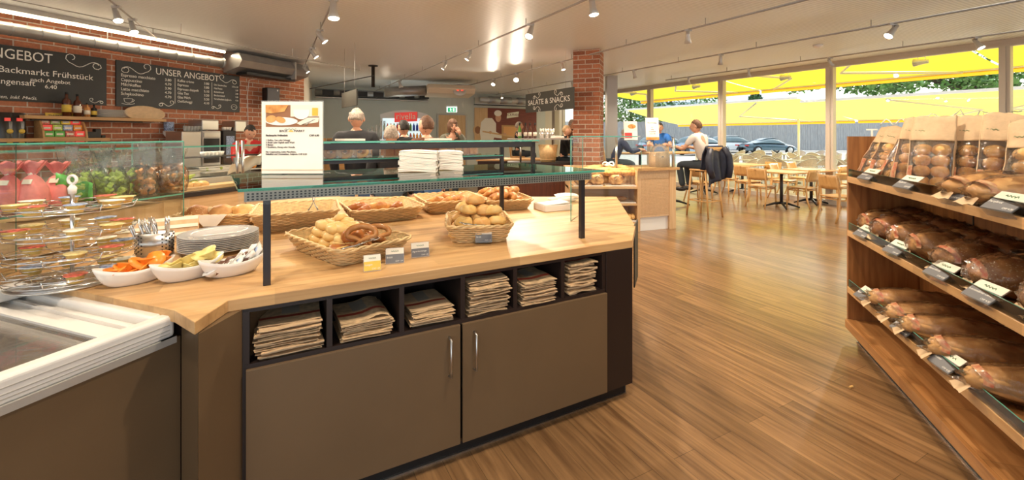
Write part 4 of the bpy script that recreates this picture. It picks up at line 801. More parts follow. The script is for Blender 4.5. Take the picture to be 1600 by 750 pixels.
def basket(loc, rz, w_, l_, h, label, rows=8, n=96):
    t = thing('bread_basket', label, 'basket', loc, rz, 'rattan baskets on the island')
    def ring(f, off=0): 
        s_ = .80+.20*f; return rrect(w_*s_+off*2, l_*s_+off*2, .055*s_+.01, n)
    m = MB(); m.grid(lambda u, v: (lambda p: (p.x, p.y, h*v))(ring(v, -.004)[int(round(u*n)) % n]), n, 2, True); m.build('lining', 'rattand', t)
    m = MB(); p = ring(0); m.add([(q.x, q.y, .006) for q in p]+[(q.x, q.y, .0) for q in p], [tuple(range(n)), tuple(range(2*n-1, n-1, -1))]); m.build('base', 'rattand', t)
    m = MB()
    for k in range(rows):
        f = (k+.5)/rows; rr_ = ring(f); c_ = []
        for i, p in enumerate(rr_):
            d_ = Vector((p.x, p.y, 0)).normalized(); c_.append(p+d_*(.0055 if (i//2+k) % 2 else -.001)+Vector((0, 0, h*f)))
        m.tube(c_, h/rows*.42, 5, True)
    m.build('woven_side', 'rattan', t)
    m = MB(); rr_ = ring(1, .002)
    for ph_ in (0, PI):
        c_ = []
        for i, p in enumerate(rr_):
            d_ = Vector((p.x, p.y, 0)).normalized(); a = i*PI/3+ph_; c_.append(p+d_*.006*math.cos(a)+Vector((0, 0, h+.006*math.sin(a))))
        m.tube(c_, .006, 6, True)
    m.build('braided_rim', 'rattan', t); return t
def inB(t, x, y, z): return t.location + Matrix.Rotation(t.rotation_euler.z, 3, 'Z') @ Vector((x, y, z))
bx1 = Vector((-1.50, 3.08, WT_Z)); r1 = R(24)
B1 = basket(bx1+Vector((0, 0, .0)), r1, .50, .50, .085, 'empty rattan basket with metal tongs, leftmost of the back row')
B1b = basket(bx1+Vector((.02, -.03, .045)), r1, .52, .52, .08, 'upper of two nested rattan baskets, holding only tongs'); B1['label'] = 'lower of two nested empty rattan baskets behind the left post'
B2 = basket(Vector((-1.00, 3.38, WT_Z)), R(30), .52, .56, .095, 'rattan basket with a few nut pastries, second of the back row')
B3 = basket(Vector((-.53, 3.75, WT_Z)), R(24), .50, .56, .095, 'rattan basket with butter croissants, third of the back row')
B4 = basket(Vector((-.16, 3.78, WT_Z)), R(18), .40, .52, .085, 'rattan basket heaped with dark croissants at the back right'); B4.location = Vector((-.08, 3.85, WT_Z))
B5 = basket(Vector((-.885, 2.38, WT_Z)), R(49), .42, .62, .085, 'large rattan basket of bread sticks, brown rolls and pretzels in front')
B6 = basket(Vector((-.215, 2.76, WT_Z)), R(8), .38, .50, .10, 'rattan basket heaped with round pale rolls, front right')
B7 = basket(Vector((-2.02, 3.10, WT_Z)), R(10), .50, .34, .085, 'rattan basket lined with paper holding cut loaves, left of the nested baskets')
def M_(fn): m = MB(); fn(m); return m
def roll_mb(seed, r_=(.055, .048, .036), split=True):
    m = MB()
    def fn(p, q):
        if p.z < 0: p = Vector((p.x, p.y, p.z*.55))
        if split and q.z > .2: p = p - Vector((0, 0, .010*math.exp(-(q.y*5)**2)))
        return p
    m.ell((0, 0, .02), r_, n=18, m=12, fn=fn, wob=.12, seed=seed); return m
def croissant_mb(seed, L=.15):
    m = MB(); pts = []; rs = []
    n = 28
    for i in range(n+1):
        u = i/n*2-1; a = u*1.25; rr = L*.42
        pts.append((rr*math.sin(a), rr*(1-math.cos(a))*.9, .022+.012*(1-u*u)))
        seg = abs(((u+1)*4.5) % 1-.5)*2
        rs.append((.010+.026*(1-abs(u)**1.6))*(1-.16*seg**2))
    m.tube(pts, rs, 10); return m
def pretzel_mb():
    m = MB(); pts = []; rs = []
    ctrl = [(-.045, -.045), (-.02, -.03), (.015, .0), (.045, .035), (.065, .065), (.045, .105), (.0, .115-.02), (-.0, .095), (-.045, .105), (-.065, .065), (-.045, .035), (-.015, .0), (.02, -.03), (.045, -.045)]
    ctrl = [(-.055, .0), (-.014, .035), (.03, .058), (.068, .07), (.06, .10), (.02, .115), (-.02, .115), (-.06, .10), (-.068, .07), (-.03, .058), (.014, .035), (.055, .0)]
    cc = [Vector((a, b, .012+(.008 if 1 < i < 4 else 0))) for i, (a, b) in enumerate(ctrl)]
    for i in range(len(cc)-1):
        p0 = cc[max(0, i-1)]; p1 = cc[i]; p2 = cc[i+1]; p3 = cc[min(len(cc)-1, i+2)]
        for k in range(5):
            u = k/5; pts.append(.5*((2*p1)+(p2-p0)*u+(2*p0-5*p1+4*p2-p3)*u*u+(3*p1-p0-3*p2+p3)*u**3))
    for i in range(len(pts)): u = i/(len(pts)-1)*2-1; rs.append(.007+.008*(1-u*u))
    m.tube(pts, rs, 8); return m
def stick_mb(seed):   # a pull-apart strip of three small rolls
    m = MB()
    for i in range(3): m.ell((0, (i-1)*.040, .024), (.044, .027, .026), n=14, m=10, wob=.12, seed=seed+i)
    return m
def place(proto, B, x, y, z, rz, label, group, cat, first, rx=0, sc=1.0):
    P = inB(B, x, y, z); rot = (Matrix.Rotation(B.rotation_euler.z+rz, 3, 'Z') @ Matrix.Rotation(rx, 3, 'X')).to_euler()
    if first: proto.location = P; proto.rotation_euler = rot; proto.scale = (sc,)*3; tag(proto, label, cat, group); return proto
    o = dup(proto, loc=P, rot=rot, label=label, group=group, scale=sc); o['category'] = cat; return o
def row(B, protos, spots, label, group, cat):
    used = set()
    for i, sp_ in enumerate(spots):
        x, y, z, rz = sp_[:4]; rx = sp_[4] if len(sp_) > 4 else 0; sc = sp_[5] if len(sp_) > 5 else 1
        p = protos[i % len(protos)]; f = i % len(protos) not in used; used.add(i % len(protos)); place(p, B, x, y, z, rz, label[i] if isinstance(label, list) else label, group, cat, f, rx, sc)
# B6: heap of round rolls
ps = [roll_mb(i*5+1, (.062, .056, .043)).build('bread_roll', 'roll2' if i % 2 else 'roll') for i in range(4)]
sp_ = []
for k, (zz, pts_) in enumerate(((.02, [(-.12, -.16), (0, -.17), (.11, -.16), (-.12, -.05), (.0, -.05), (.12, -.04), (-.11, .07), (0, .07), (.11, .07), (-.1, .17), (.0, .17), (.1, .17)]), (.075, [(-.09, -.11), (.02, -.12), (.11, -.08), (-.10, .01), (.01, .02), (.10, .05), (-.07, .12), (.05, .14)]), (.13, [(-.06, .0), (.04, .0), (.10, -.03), (-.01, .10), (-.07, .10)]), (.18, [(-.01, .06)]))):
    for j, (x, y) in enumerate(pts_): sp_.append((x, y, zz, (k*7+j*13) % 6, .15*math.sin(j*3+k), 1.0+.08*math.sin(j*5)))
lab6 = []
for k, n_ in enumerate((12, 8, 5, 1)):
    for j in range(n_): lab6.append('round pale roll, %s of the heap in the front right basket, %s' % (('bottom layer', 'second layer', 'third layer', 'topmost')[k], (['front left', 'front middle', 'front right', 'second row left', 'second row middle', 'second row right', 'third row left', 'third row middle', 'third row right', 'rear left', 'rear middle', 'rear right'], ['front left', 'front middle', 'front right', 'middle left', 'centre', 'middle right', 'rear left', 'rear right'], ['left', 'centre', 'right', 'rear middle', 'rear left'], ['single'])[k][j]))
row(B6, ps, sp_, lab6, 'rolls in the front right basket', 'bread roll')
# B5: sticks at the left part, brown rolls in the middle, pretzels right  (local y runs front-right to back-left, x across)
ps = [stick_mb(i*9).build('roll_strip', 'roll') for i in range(3)]
sp_ = []
for r_, zz in enumerate((.015, .055, .095)):
    for i in range(7 if r_ < 2 else 5): sp_.append((-.02+r_*.01-.02*(i % 2), .25-.058*i-.02*r_, zz, PI/2+.10*math.sin(i*3)+.1, .1*math.sin(i*2), 1.05))
sp_ += [(.09, .20, .09, .5, .4, 1.1), (.06, .13, .105, .4, .5, 1.1)]
on_ = ['first', 'second', 'third', 'fourth', 'fifth', 'sixth', 'seventh']
lab5 = ['pale roll strip, %s layer in the large front basket, %s from the left' % (l_, on_[j]) for l_, n_ in (('bottom', 7), ('middle', 7), ('upper', 5)) for j in range(n_)]+['pale roll lying highest on the strips at the rear of the large front basket', 'pale roll standing up beside the highest one in the large front basket']
row(B5, ps, sp_, lab5, 'roll strips in the large front basket', 'bread roll')
ps = [roll_mb(77+i, (.062, .050, .042)).build('pretzel_roll', 'brownroll') for i in range(2)]
m = MB(); m.ell((0, 0, .058), (.040, .008, .006), n=12, m=6); m.build('pale_score', 'roll', ps[0]); m = MB(); m.ell((0, 0, .058), (.040, .008, .006), n=12, m=6); m.build('pale_score', 'roll', ps[1])
row(B5, ps, [(-.05, -.115, .025, .6), (.06, -.09, .02, 1.2), (-.02, -.105, .07, PI*.25, 0, 1.25), (.09, -.02, .04, 2), (-.10, -.10, .015, 2), (-.12, -.17, .01, .2)], ['shiny brown pretzel roll, %s, in the large front basket' % q_ for q_ in ('lower left one beside the pale strips', 'lower rear one', 'large topmost one with a pale score', 'rear one at the basket wall', 'front one at the rim', 'front one under the pretzels')], 'pretzel rolls in the large front basket', 'bread roll')
pz = pretzel_mb().build('pretzel', 'pretzel')
row(B5, [pz], [(-.05, -.225, .05, -.8, 1.25, 1.0), (.05, -.20, .04, -.5, 1.1, .95), (.10, -.24, .02, .6, .4, .9), (-.03, -.25, .01, .2, .15, .9), (.08, -.15, .02, 2.2, .7, .9)], ['brown glossy pretzel in the large front basket, %s' % q_ for q_ in ('standing upright in front', 'standing behind the upright one', 'lying at the far corner', 'lying flat under the others', 'leaning on the rear wall')], 'pretzels in the large front basket', 'pretzel')
# croissants
ps = [croissant_mb(i, .19).build('croissant', 'croi') for i in range(1)]
row(B3, ps, [(-.12, -.05, .03, .3, 0, 1.25), (.0, -.06, .035, .9, 0, 1.25), (.10, .02, .03, 2.1, 0, 1.2), (-.04, .05, .045, .2, 0, 1.15), (.12, .12, .04, .9, 0, 1.15)], ['golden butter croissant in the third back row basket, %s' % q_ for q_ in ('leftmost at the front', 'second at the front', 'right of the front ones', 'in the middle', 'rearmost on the right')], 'croissants in the third back basket', 'croissant')
c2 = croissant_mb(3, .18).build('croissant', 'croi')
row(B4, [c2], [(-.12+.07*(i % 4)+.02*(i//8), -.16+.11*((i//4) % 3), .02+.055*(i//8)+.02*(i % 2), .3+.1*i, 0, 1.0) for i in range(15)]+[(-.1+.08*i, .12, .09, .4, .1, 1.0) for i in range(4)], 'dark golden croissant heaped in the back right rattan basket', 'croissants in the back right basket', 'croissant')
ng = croissant_mb(6, .17).build('nut_croissant', 'brownroll')
row(B2, [ng], [(-.15, .04, .03, .3, 0, 1.25), (-.12, -.06, .03, .7, 0, 1.1), (.13, .0, .03, 1.0, 0, 1.1)], ['dark nut croissant in the second back row basket, %s' % q_ for q_ in ('leftmost', 'second from the left', 'alone on the right')], 'nut croissants in the second back basket', 'croissant')
row(B2, [croissant_mb(8, .2).build('croissant', 'croi')], [(-.02, -.04, .03, .2, 0, 1.35)], 'single large pale croissant between the nut croissants of the second back basket', None, 'croissant')
# cut loaves in B7
for i, (x, mt_, mt2, lb) in enumerate(((-.15, 'loafseed', 'loafseed', 'dark seeded cut loaf at the left of the paper-lined basket'), (.0, 'crumb', 'baguette', 'pale sliced loaf in the middle of the paper-lined basket'), (.15, 'roll2', 'roll2', 'golden loaf at the right of the paper-lined basket'))):
    m = MB(); m.ell((0, 0, .05), (.085, .07, .058), n=18, m=12, wob=.15, seed=i); o = m.build('bread_loaf', mt2)
    o.location = inB(B7, x, -.02, .03); tag(o, lb, 'loaf', 'loaves in the paper-lined basket')
    m = MB(); m.ell((-.055, -.035, .05), (.045, .008, .048), rot=(0, 0, -.35), n=16, m=8); m.build('cut_face', 'crumb' if i != 2 else 'roll', o)
m = MB(); m.add([(-.10, -.185, .095), (.10, -.185, .095), (.04, -.192, .02), (-.04, -.192, .02)], [(0, 1, 2, 3)]); m.grid(lambda u, v: ((u-.5)*.34, -.18+v*.1, .085-.03*v+.005*math.sin(u*12)), 8, 3); o = m.build('basket_paper', 'paper', loc=B7.location, rz=B7.rotation_euler.z, solid=.002); tag(o, 'white paper liner hanging over the front of the loaf basket', 'paper liner')
# tongs
def tongs(P, rz, tilt, label):
    t = thing('serving_tongs', label, 'tongs', P, rz, 'pastry tongs')
    for s_ in (-1, 1):
        m = MB(); pts = [(s_*.028, 0, .0), (s_*.030, 0, .03), (s_*.012, 0, .06), (-s_*.004, 0, .10), (-s_*.014, 0, .15)]
        T = Matrix.Rotation(tilt, 4, 'X'); m.T = T; m.tube(pts, [.007, .006, .004, .003, .003], 6)
        m.tube([(-s_*.014+(.018*math.cos(a)-.0)*-s_, 0, .165+.015*math.sin(a)) for a in [i*2*PI/12 for i in range(12)]], .003, 5, True); m.build('arm', 'chrome', t)
    m = MB(); m.T = Matrix.Rotation(tilt, 4, 'X'); m.cyl((0, -.006, .085), (0, .006, .085), .006, n=8); m.build('rivet', 'chrome', t)
tongs(inB(B1b, .10, .02, .02), .3, -.35, 'small scissor tongs standing in the empty nested basket')
tongs(inB(B5, -.17, -.27, .075), 2.4, 1.35, 'steel tongs lying on the front rim of the pretzel basket')
tongs(inB(B6, .05, -.20, .09), -1.0, 1.35, 'steel tongs lying among the round rolls')
# price tags on the worktop
def price_tag(P, rz, col, title, label, w_=.085, h=.075, tilt=-.25, group='price tags on the island', logo=True, price='CHF 1.20', zr=0):
    t = thing('price_tag', label, 'price tag', P, rz, group); t.rotation_euler = (tilt, 0, rz)
    m = MB(); m.bb((-w_/2, -.001, 0), (w_/2, .002, h)); m.bb((-w_/2, .002, 0), (w_/2, .04, .002)); m.build('clear_holder', 'clear', t)
    m = MB(); m.bb((-w_/2+.002, -.003, h*.60), (w_/2-.002, -.001, h-.002)); hd = m.build('card_header', 'tagw', t); m = MB(); m.bb((-w_/2+.002, -.003, .004), (w_/2-.002, -.001, h*.60)); f = m.build('card_field', col, t)
    m = MB(); m.tube([(-w_*.2+w_*.4*i/12, -.0036, h*.78+h*.05*math.sin(i*1.9)) for i in range(13)], .0009*w_/.085, 4); m.build('green_script', 'green', hd)
    m = MB(); m.text(title, -w_/2+.006, h*.36, h*.16, y=-.0034, ext=.0003); m.text(price, w_/2-.006, h*.12, h*.12, y=-.0034, align='RIGHT', ext=.0003); m.build('lettering', 'chalk', f); return t
price_tag(G(582, 424, WT_Z), .42, 'tagy', 'Laugen', 'yellow price tag standing left of the two grey ones before the front basket', .078)
price_tag(G(617, 412, WT_Z), .28, 'tagg', 'Brötli', 'grey price tag leaning on the large front basket, right of the yellow tag', .088)
price_tag(G(657, 402, WT_Z), .38, 'tagg', 'Agrarierstange', 'grey price tag standing alone between the two front baskets', .092)
price_tag(inB(B6, .02, -.245, .01), .08, 'tagg', 'Brötli', 'grey price tag at the front of the round roll basket', .095)
# napkin tray and oval dish at the right
P = G(866, 331, WT_Z); t = thing('napkin_tray', 'white box tray with folded napkins near the right glass screen', 'napkin tray', P+Vector((0, .12, 0)), R(24))
m = MB()
for (a, b) in (((-.13, -.10, 0), (.13, .10, .008)), ((-.13, -.10, 0), (.13, -.092, .05)), ((-.13, .092, 0), (.13, .10, .05)), ((-.13, -.10, 0), (-.122, .10, .05)), ((.122, -.10, 0), (.13, .10, .05))): m.bb(a, b)
m.build('tray', 'porcelain', t, bevel=.004); m = MB()
for i in range(5): m.grid(lambda u, v: ((u-.5)*.235, (v-.5)*.175, .02+i*.008+.012*u*u*(1 if i == 4 else .3)), 6, 3)
m.build('napkins', 'paper', t, solid=.003)
P = G(878, 318, WT_Z); t = thing('oval_dish', 'small white oval dish with a napkin behind the napkin tray', 'dish', P+Vector((.02, .12, 0)), .1)
m = MB(); m.lathe([(0, .006), (.10, .006), (.15, .03), (.155, .03), (.11, .0), (0, 0)], n=24, sx=1, sy=.6); m.build('dish', 'porcelain', t); m = MB(); m.grid(lambda u, v: ((u-.3)*.22, (v-.5)*.16, .045+.015*math.sin(u*3)+.01*v), 6, 3); m.build('napkin', 'paper', t, solid=.003)

# =================================================================== left glass display case on the island
CA = G(25, 425, WT_Z); CB = G(287, 365, WT_Z); cdv = (CB-CA); cr = math.atan2(cdv.y, cdv.x); CL = cdv.length; CD = .42
t = thing('glass_display_case', 'glass display case with two levels at the left end of the island', 'display case', CA, cr)
zsf, ztp = 1.175-WT_Z, 1.505-WT_Z
glass_sheet(t, (0, 0, .0), (CL, 0, 0), (CL, 0, ztp), (0, 0, ztp), .006, m='caseglass'); glass_sheet(t, (CL, 0, 0), (CL, CD, 0), (CL, CD, ztp), (CL, 0, ztp), .006, m='caseglass'); glass_sheet(t, (-.25, 0, ztp), (CL, 0, ztp), (CL, CD, ztp), (-.25, CD, ztp), .010, 'top_glass')
glass_sheet(t, (-.25, .01, zsf), (CL, .01, zsf), (CL, CD, zsf), (-.25, CD, zsf), .009, 'glass_shelf'); glass_sheet(t, (-.25, 0, .0), (0, 0, 0), (0, 0, ztp), (-.25, 0, ztp), .006)
m = MB(); m.bb((-.2, CD-.02, 0), (CL, CD, ztp-.2)); m.build('rear_panel', 'clear', t)
m = MB(); m.bb((-.2, .05, .001), (CL-.01, CD-.03, .02)); m.build('floor_board', 'beech', t)
m = MB(); m.bb((CL*.1, .10, .03), (CL*.95, .35, .20)); m.build('storage_box', 'beechv', t, bevel=.004)
def CXp(px, y): n = Vector((-math.sin(cr), math.cos(cr), 0)); return ON(px, CA+n*y, Vector((math.cos(cr), math.sin(cr), 0)))
def CW(x, y, z): return CA + Matrix.Rotation(cr, 3, 'Z') @ Vector((x, y, z))
def gift_bag(P, label, s_=1.0, seed=0):
    t = thing('pink_gift_bag', label, 'gift bag', P, 0, 'pink wrapped bags in the display case'); t.scale = (.68, .68, .86)
    m = MB(); m.lathe([(0, 0), (.085*s_, .005), (.098*s_, .05*s_), (.085*s_, .12*s_), (.045*s_, .18*s_), (.016*s_, .205*s_)], n=18); m.v = [v*(1+.10*noise.noise(v*18+Vector((seed, 0, 0)))) for v in m.v]; m.build('bag_body', 'pink', t)
    m = MB(); m.grid(lambda u, v: ((.014+.07*v)*s_*math.cos(u*2*PI)*1.2, (.014+.03*v)*s_*math.sin(u*2*PI), (.20+.075*v)*s_+.008*math.sin(u*40)), 28, 4); m.build('ruffle', 'pink', t, solid=.001)
    m = MB(); m.lathe([(.02*s_, .195*s_), (.022*s_, .205*s_), (.02*s_, .215*s_)], n=10); m.build('tie', 'tagw', t); m = MB(); m.box((.03, -.06*s_, .165*s_), (.055, .003, .03), rx=-.6, rz=.2); m.build('label_card', 'tagw', t)
gift_bag(CW(CXp(50, .12), .12, zsf+.006), 'pink tied gift bag at the left end, on the glass shelf', 1.0, 1)
gift_bag(CW(CXp(90, .15), .15, zsf+.006), 'pink tied gift bag beside the green bags, on the glass shelf', .95, 4); gift_bag(CW(CXp(14, .16), .16, zsf+.006), 'lower pink gift bag nearest the left frame edge', 1.0, 8)
def treat_bag(P, fill, lb, grp, rz=0, s_=1, seed=0):
    t = thing('treat_bag', lb, 'bag of sweets', P, rz, grp); t.scale = (.95, .95, 1.05); rnd = random.Random(seed)
    m = MB(); m.lathe([(0, 0), (.07, .004), (.082, .05), (.078, .11), (.05, .17)], n=16, sy=.75); m.v = [v*(1+.16*noise.noise(v*22+Vector((seed, 3, 0)))) for v in m.v]; m.build('film_bag', 'film', t)
    m = MB(); m.grid(lambda u, v: ((.045+.035*v)*math.cos(u*2*PI), (.035-.02*v)*math.sin(u*2*PI), .17+.09*v+.01*math.sin(u*30)), 24, 4); m.build('film_top', 'film2', t)
    m = MB()
    for i in range(34):
        a = rnd.uniform(0, 2*PI); z = rnd.uniform(.02, .15); rr = .055*math.sqrt(rnd.uniform(.3, 1)); 
        m.box((rr*math.cos(a), rr*.75*math.sin(a), z), (.034, .024, .016), rz=rnd.uniform(0, 3), rx=rnd.uniform(-1, 1), ry=rnd.uniform(-1, 1))
    m.build('wrapped_sweets', fill, t, bevel=.004); return t
for i in range(4):
    treat_bag(CW(CXp(122+26*i, .10+.06*(i % 2)), .10+.06*(i % 2), zsf+.006), 'lime', 'clear bag of lime green sweets in the display case, %s of four' % ('leftmost', 'second from the left', 'third', 'rightmost')[i], 'green sweet bags in the case', .4*i, seed=i)
m = MB(); m.grid(lambda u, v: (-.06+.14*u, .02*math.sin(u*3)-.0, .02+.15*v*(1-.4*u)), 6, 4); tag(m.build('green_paper_leaf', 'leafg', loc=CW(CXp(112, .07), .07, zsf+.01), rz=.5, solid=.002), 'bright green paper sheet between pink bags and green sweets', 'paper')
for i in range(3):
    treat_bag(CW(CXp((105, 160, 235)[i], .28), .28, zsf+.006), 'lime' if i == 0 else 'orangew', 'taller clear bag in the display case, behind the %s sweets' % ('leftmost green', 'middle green', 'orange')[i], 'rear row bags in the case', .2*i, seed=30+i).scale = (.85, .85, 1.15)
for i in range(3):
    treat_bag(CW(CXp(225+23*i, .10+.05*(i % 2)), .10+.05*(i % 2), zsf+.006), 'orangew', 'clear bag of orange brown treats, %s in the display case' % ('beside the green sweets', 'middle one of three orange bags', 'at the right glass end')[i], 'orange treat bags in the case', .3*i, seed=10+i)
# wedge holder behind the carousel
P = G(222, 385, WT_Z)+Vector((0, .12, 0)); t = thing('cracker_stand', 'pale slanted wooden stand lying behind the cutlery holder', 'stand', P, R(35))
m = MB(); m.extr([(-.08, 0), (.08, 0), (.10, .10), (-.02, .13)], -.19, .19); m.build('wedge', 'beechv', t, bevel=.004)
m = MB()
for i in range(3): m.box((0, -.075+.012*0+i*.028, .045+i*.04), (.37, .02, .006), rx=1.1)
m.build('slat', 'tagw', t)

# =================================================================== jam carousel
CC = G(113, 437, WT_Z)+Vector((-.0, .0, 0)); t = thing('jam_carousel', 'four tier chrome wire carousel carrying jam portions', 'carousel', CC, 0)
m = MB(); m.tube([(.20*math.cos(a), .20*math.sin(a), .006) for a in [i*2*PI/40 for i in range(40)]], .004, 6, True); m.lathe([(0, .002), (.19, .002), (.195, .006), (0, .010)], n=36); m.build('base', 'steel', t)
m = MB(); m.cyl((0, 0, 0), (0, 0, .40), .008); m.build('pole', 'chrome', t)
m = MB(); m.tube([(.018*math.cos(a), 0, .43+.018*math.sin(a)) for a in [i*2*PI/16 for i in range(16)]], .006, 8, True); m.lathe([(.014, .37), (.016, .395), (.006, .412)], n=12); m.build('finial_ring', 'porcelain', t)
proto = None; kk = 0
for ti, z in enumerate((.325, .222, .128, .042)):
    m = MB()
    for rr, zz in ((.215, z), (.205, z-.018), (.12, z-.018), (.06, z-.016)): m.tube([(rr*math.cos(a), rr*math.sin(a), zz) for a in [i*2*PI/44 for i in range(44)]], .0022, 5, True)
    for i in range(8):
        a = (i+.5)*PI/4; m.tube([(.01*math.cos(a), .01*math.sin(a), z-.02), (.21*math.cos(a), .21*math.sin(a), z-.018), (.225*math.cos(a), .225*math.sin(a), z+.012)], .0022, 5)
        b = i*PI/4; m.tube([(.165*math.cos(b)+.042*math.cos(q), .165*math.sin(b)+.042*math.sin(q), z+.002) for q in [j*2*PI/14 for j in range(14)]], .0018, 5, True)
    m.build('wire_tier', 'chrome', t)
    for i in range(8):
        b = i*PI/4+.05
        if (ti, i) in ((2, 6), (3, 6), (3, 5), (2, 5), (1, 6)): continue
        if kk % 4 == 0 or True:
            lid = ('lidD', 'lidB', 'lidA', 'lidC')[(i+ti) % 4]
        P = CC+Vector((.165*math.cos(b), .165*math.sin(b), z-.015))
        if ti == 0 and i < 4 or proto is None:
            q = thing('jam_portion', '', 'jam portion', P, b, 'jam portions on the carousel')
            m = MB(); m.lathe([(0, 0), (.030, .0), (.038, .028), (.044, .030)], n=18, sy=.8, sx=1.0); m.build('tub', 'gold', q)
            m = MB(); m.lathe([(.046, .030), (.046, .032), (0, .0335)], n=18, sy=.8); m.build('foil_lid', lid, q)
            if proto is None: proto = {}
            proto[lid] = q
        else: q = dup(proto.get(lid, list(proto.values())[0]), loc=P, rz=b)
        q['label'] = 'gold jam portion with %s lid on the %s tier of the wire carousel' % ({'lidD': 'cream', 'lidB': 'yellow', 'lidA': 'red', 'lidC': 'blue'}[lid], ('top', 'second', 'third', 'lowest')[ti]); q['category'] = 'jam portion'; q['group'] = '%s jam portions on the %s carousel tier' % ({'lidD': 'cream', 'lidB': 'yellow', 'lidA': 'red', 'lidC': 'blue'}[lid], ('top', 'second', 'third', 'lowest')[ti]); kk += 1
# =================================================================== boat bowls
def boat(P, rz, label, L=.135, W=.062, H=.062):
    t = thing('serving_bowl', label, 'bowl', P, rz, 'white boat shaped bowls')
    def fn(u, v):
        a = u*2*PI; s_ = .35+.65*v**.7; c, sn = math.cos(a), math.sin(a)
        x = L*c*s_; y = W*sn*abs(sn)**.15*s_*(1-.05*abs(c)); return (x, y, H*(v**1.8)*(1+.45*c*c*v))
    m = MB(); m.grid(fn, 48, 8); m.add([fn(i/48, 0) for i in range(48)], [tuple(range(48))]); m.build('bowl', 'porcelain', t, solid=.005); return t
bA = boat(G(178, 452, WT_Z)+Vector((.02, .08, 0)), R(52), 'white boat bowl of orange jam tubs, leftmost of three')
bBm = boat(G(262, 446, WT_Z)+Vector((.02, .09, 0)), R(52), 'white boat bowl of yellow butter portions, middle of three')
bCm = boat(G(335, 440, WT_Z)+Vector((.02, .10, 0)), R(50), 'white boat bowl of brown and white cream sachets, rightmost of three')
def inbowl(t, x, y, z): return t.location + Matrix.Rotation(t.rotation_euler.z, 3, 'Z') @ Vector((x*.78, y*.9, z))
q = MB(); q.lathe([(0, 0), (.028, 0), (.036, .026), (.042, .028), (.042, .030), (0, .031)], n=14, sy=.8); pr = q.build('honey_tub', 'orange'); pr2 = None
spots = [(-.085, 0, .045), (-.07, .015, .04), (-.06, -.015, .042), (-.02, .025, .03), (-.02, -.02, .03), (.03, .02, .03), (.03, -.02, .034), (.08, .01, .035), (.12, 0, .05), (-.05, 0, .055), (0, .0, .06), (.05, .0, .065), (.09, -.01, .07), (.11, .02, .075)]
for i, (x, y, z) in enumerate(spots):
    o = pr if i == 0 else pr.copy()
    if i: COL.objects.link(o)
    o.location = inbowl(bA, x, y, z); o.rotation_euler = (.5*math.sin(i*2.3), .6*math.sin(i*1.7), i); tag(o, 'small orange jam tub in the leftmost boat bowl', 'jam tub', 'orange tubs in the left bowl')
for i, (x, y, z) in enumerate(spots):
    o = dup(pr, loc=inbowl(bBm, x, y, z), rot=(.6*math.sin(i*2.9), .5*math.sin(i*1.1), i*1.3), label='yellow butter portion in the middle boat bowl', group='butter portions in the middle bowl'); o['category'] = 'butter portion'
    if i == 0: o.data = pr.data.copy(); o.data.materials.clear(); o.data.materials.append(M['butter']); bd = o.data; o.name = 'butter_portion'
    else: o.data = bd; o.name = 'butter_portion'
# spoon-like tongs in the butter bowl
m = MB(); m.tube([(-.10, .01, .06), (-.02, .0, .075), (.05, .01, .085), (.10, .02, .11)], .0025, 6); tag(m.build('butter_knife', 'chrome', loc=bBm.location, rz=bBm.rotation_euler.z), 'thin steel tongs lying on the butter portions', 'tongs')
for i in range(16):
    x = -.12+.016*i; hx = .036*(1 if i % 2 else -1)*.4
    t2 = thing('cream_sachet', 'white and brown coffee cream portion in the rightmost boat bowl', 'cream portion', inbowl(bCm, x, hx, .04+.0009*i*i*.3), bCm.rotation_euler.z+.5*math.sin(i*2), 'cream portions in the right bowl')
    t2.rotation_euler = (.5*math.sin(i*1.9), -.5-.03*i, bCm.rotation_euler.z+.4*math.sin(i*2))
    m = MB(); m.lathe([(0, -.022), (.020, -.022), (.029, 0)], n=10); m.build('cup', 'brownpack' if i % 3 else 'porcelain', t2)
    m = MB(); m.lathe([(.035, 0), (.035, .0015), (0, .002)], n=6); l_ = m.build('foil_lid', 'brownpack' if i % 3 == 1 else 'white', t2); m = MB(); m.lathe([(.018, .0022), (.018, .0028), (0, .003)], n=10, sy=.6); m.build('lid_print', ('brownpack', 'white', 'lidC')[i % 3], l_)
# plates
P = G(323, 398, WT_Z)+Vector((0, .10, 0))
m = MB(); m.lathe([(0, .004), (.10, .004), (.125, .012), (.185, .022), (.187, .025), (.184, .026), (.12, .016), (.1, .009), (0, .009)], n=48); pl0 = m.build('glass_plate', 'plate', loc=P)
for k in range(9):
    o = pl0 if k == 0 else pl0.copy()
    if k: COL.objects.link(o)
    o.location = P+Vector((0, 0, k*.009)); tag(o, 'clear plastic plate in the stack behind the cream bowl' if k < 8 else 'topmost clear plate of the stack behind the cream bowl', 'plate', 'stack of clear plates')
# cutlery holder
P = G(227, 404, WT_Z)+Vector((0, .06, 0)); t = thing('cutlery_holder', 'perforated steel cutlery holder between carousel and plates', 'cutlery holder', P, R(20))
m = MB(); m.lathe([(.062, 0), (.062, .118), (.059, .118), (.059, .004), (0, .004)], n=32, sx=1.35, sy=.7); m.lathe([(0, 0), (.06, 0)], n=24, sx=1.35, sy=.7); b_ = m.build('cup', 'steel', t)
m = MB()
for r_ in range(5):
    for c_ in range(14):
        a = -PI*.95+c_*PI*.9/13
        if c_ in (5, 6, 7, 8): continue
        p = Vector((.0628*1.35*math.cos(a), .0628*.7*math.sin(a), .02+.02*r_+(.01 if c_ % 2 else 0))); n_ = Vector((math.cos(a)/1.35, math.sin(a)/.7, 0)).normalized(); m.cyl(p-n_*.001, p+n_*.0012, .0036, n=8)
m.build('perforation', 'black', b_)
rnd = random.Random(3)
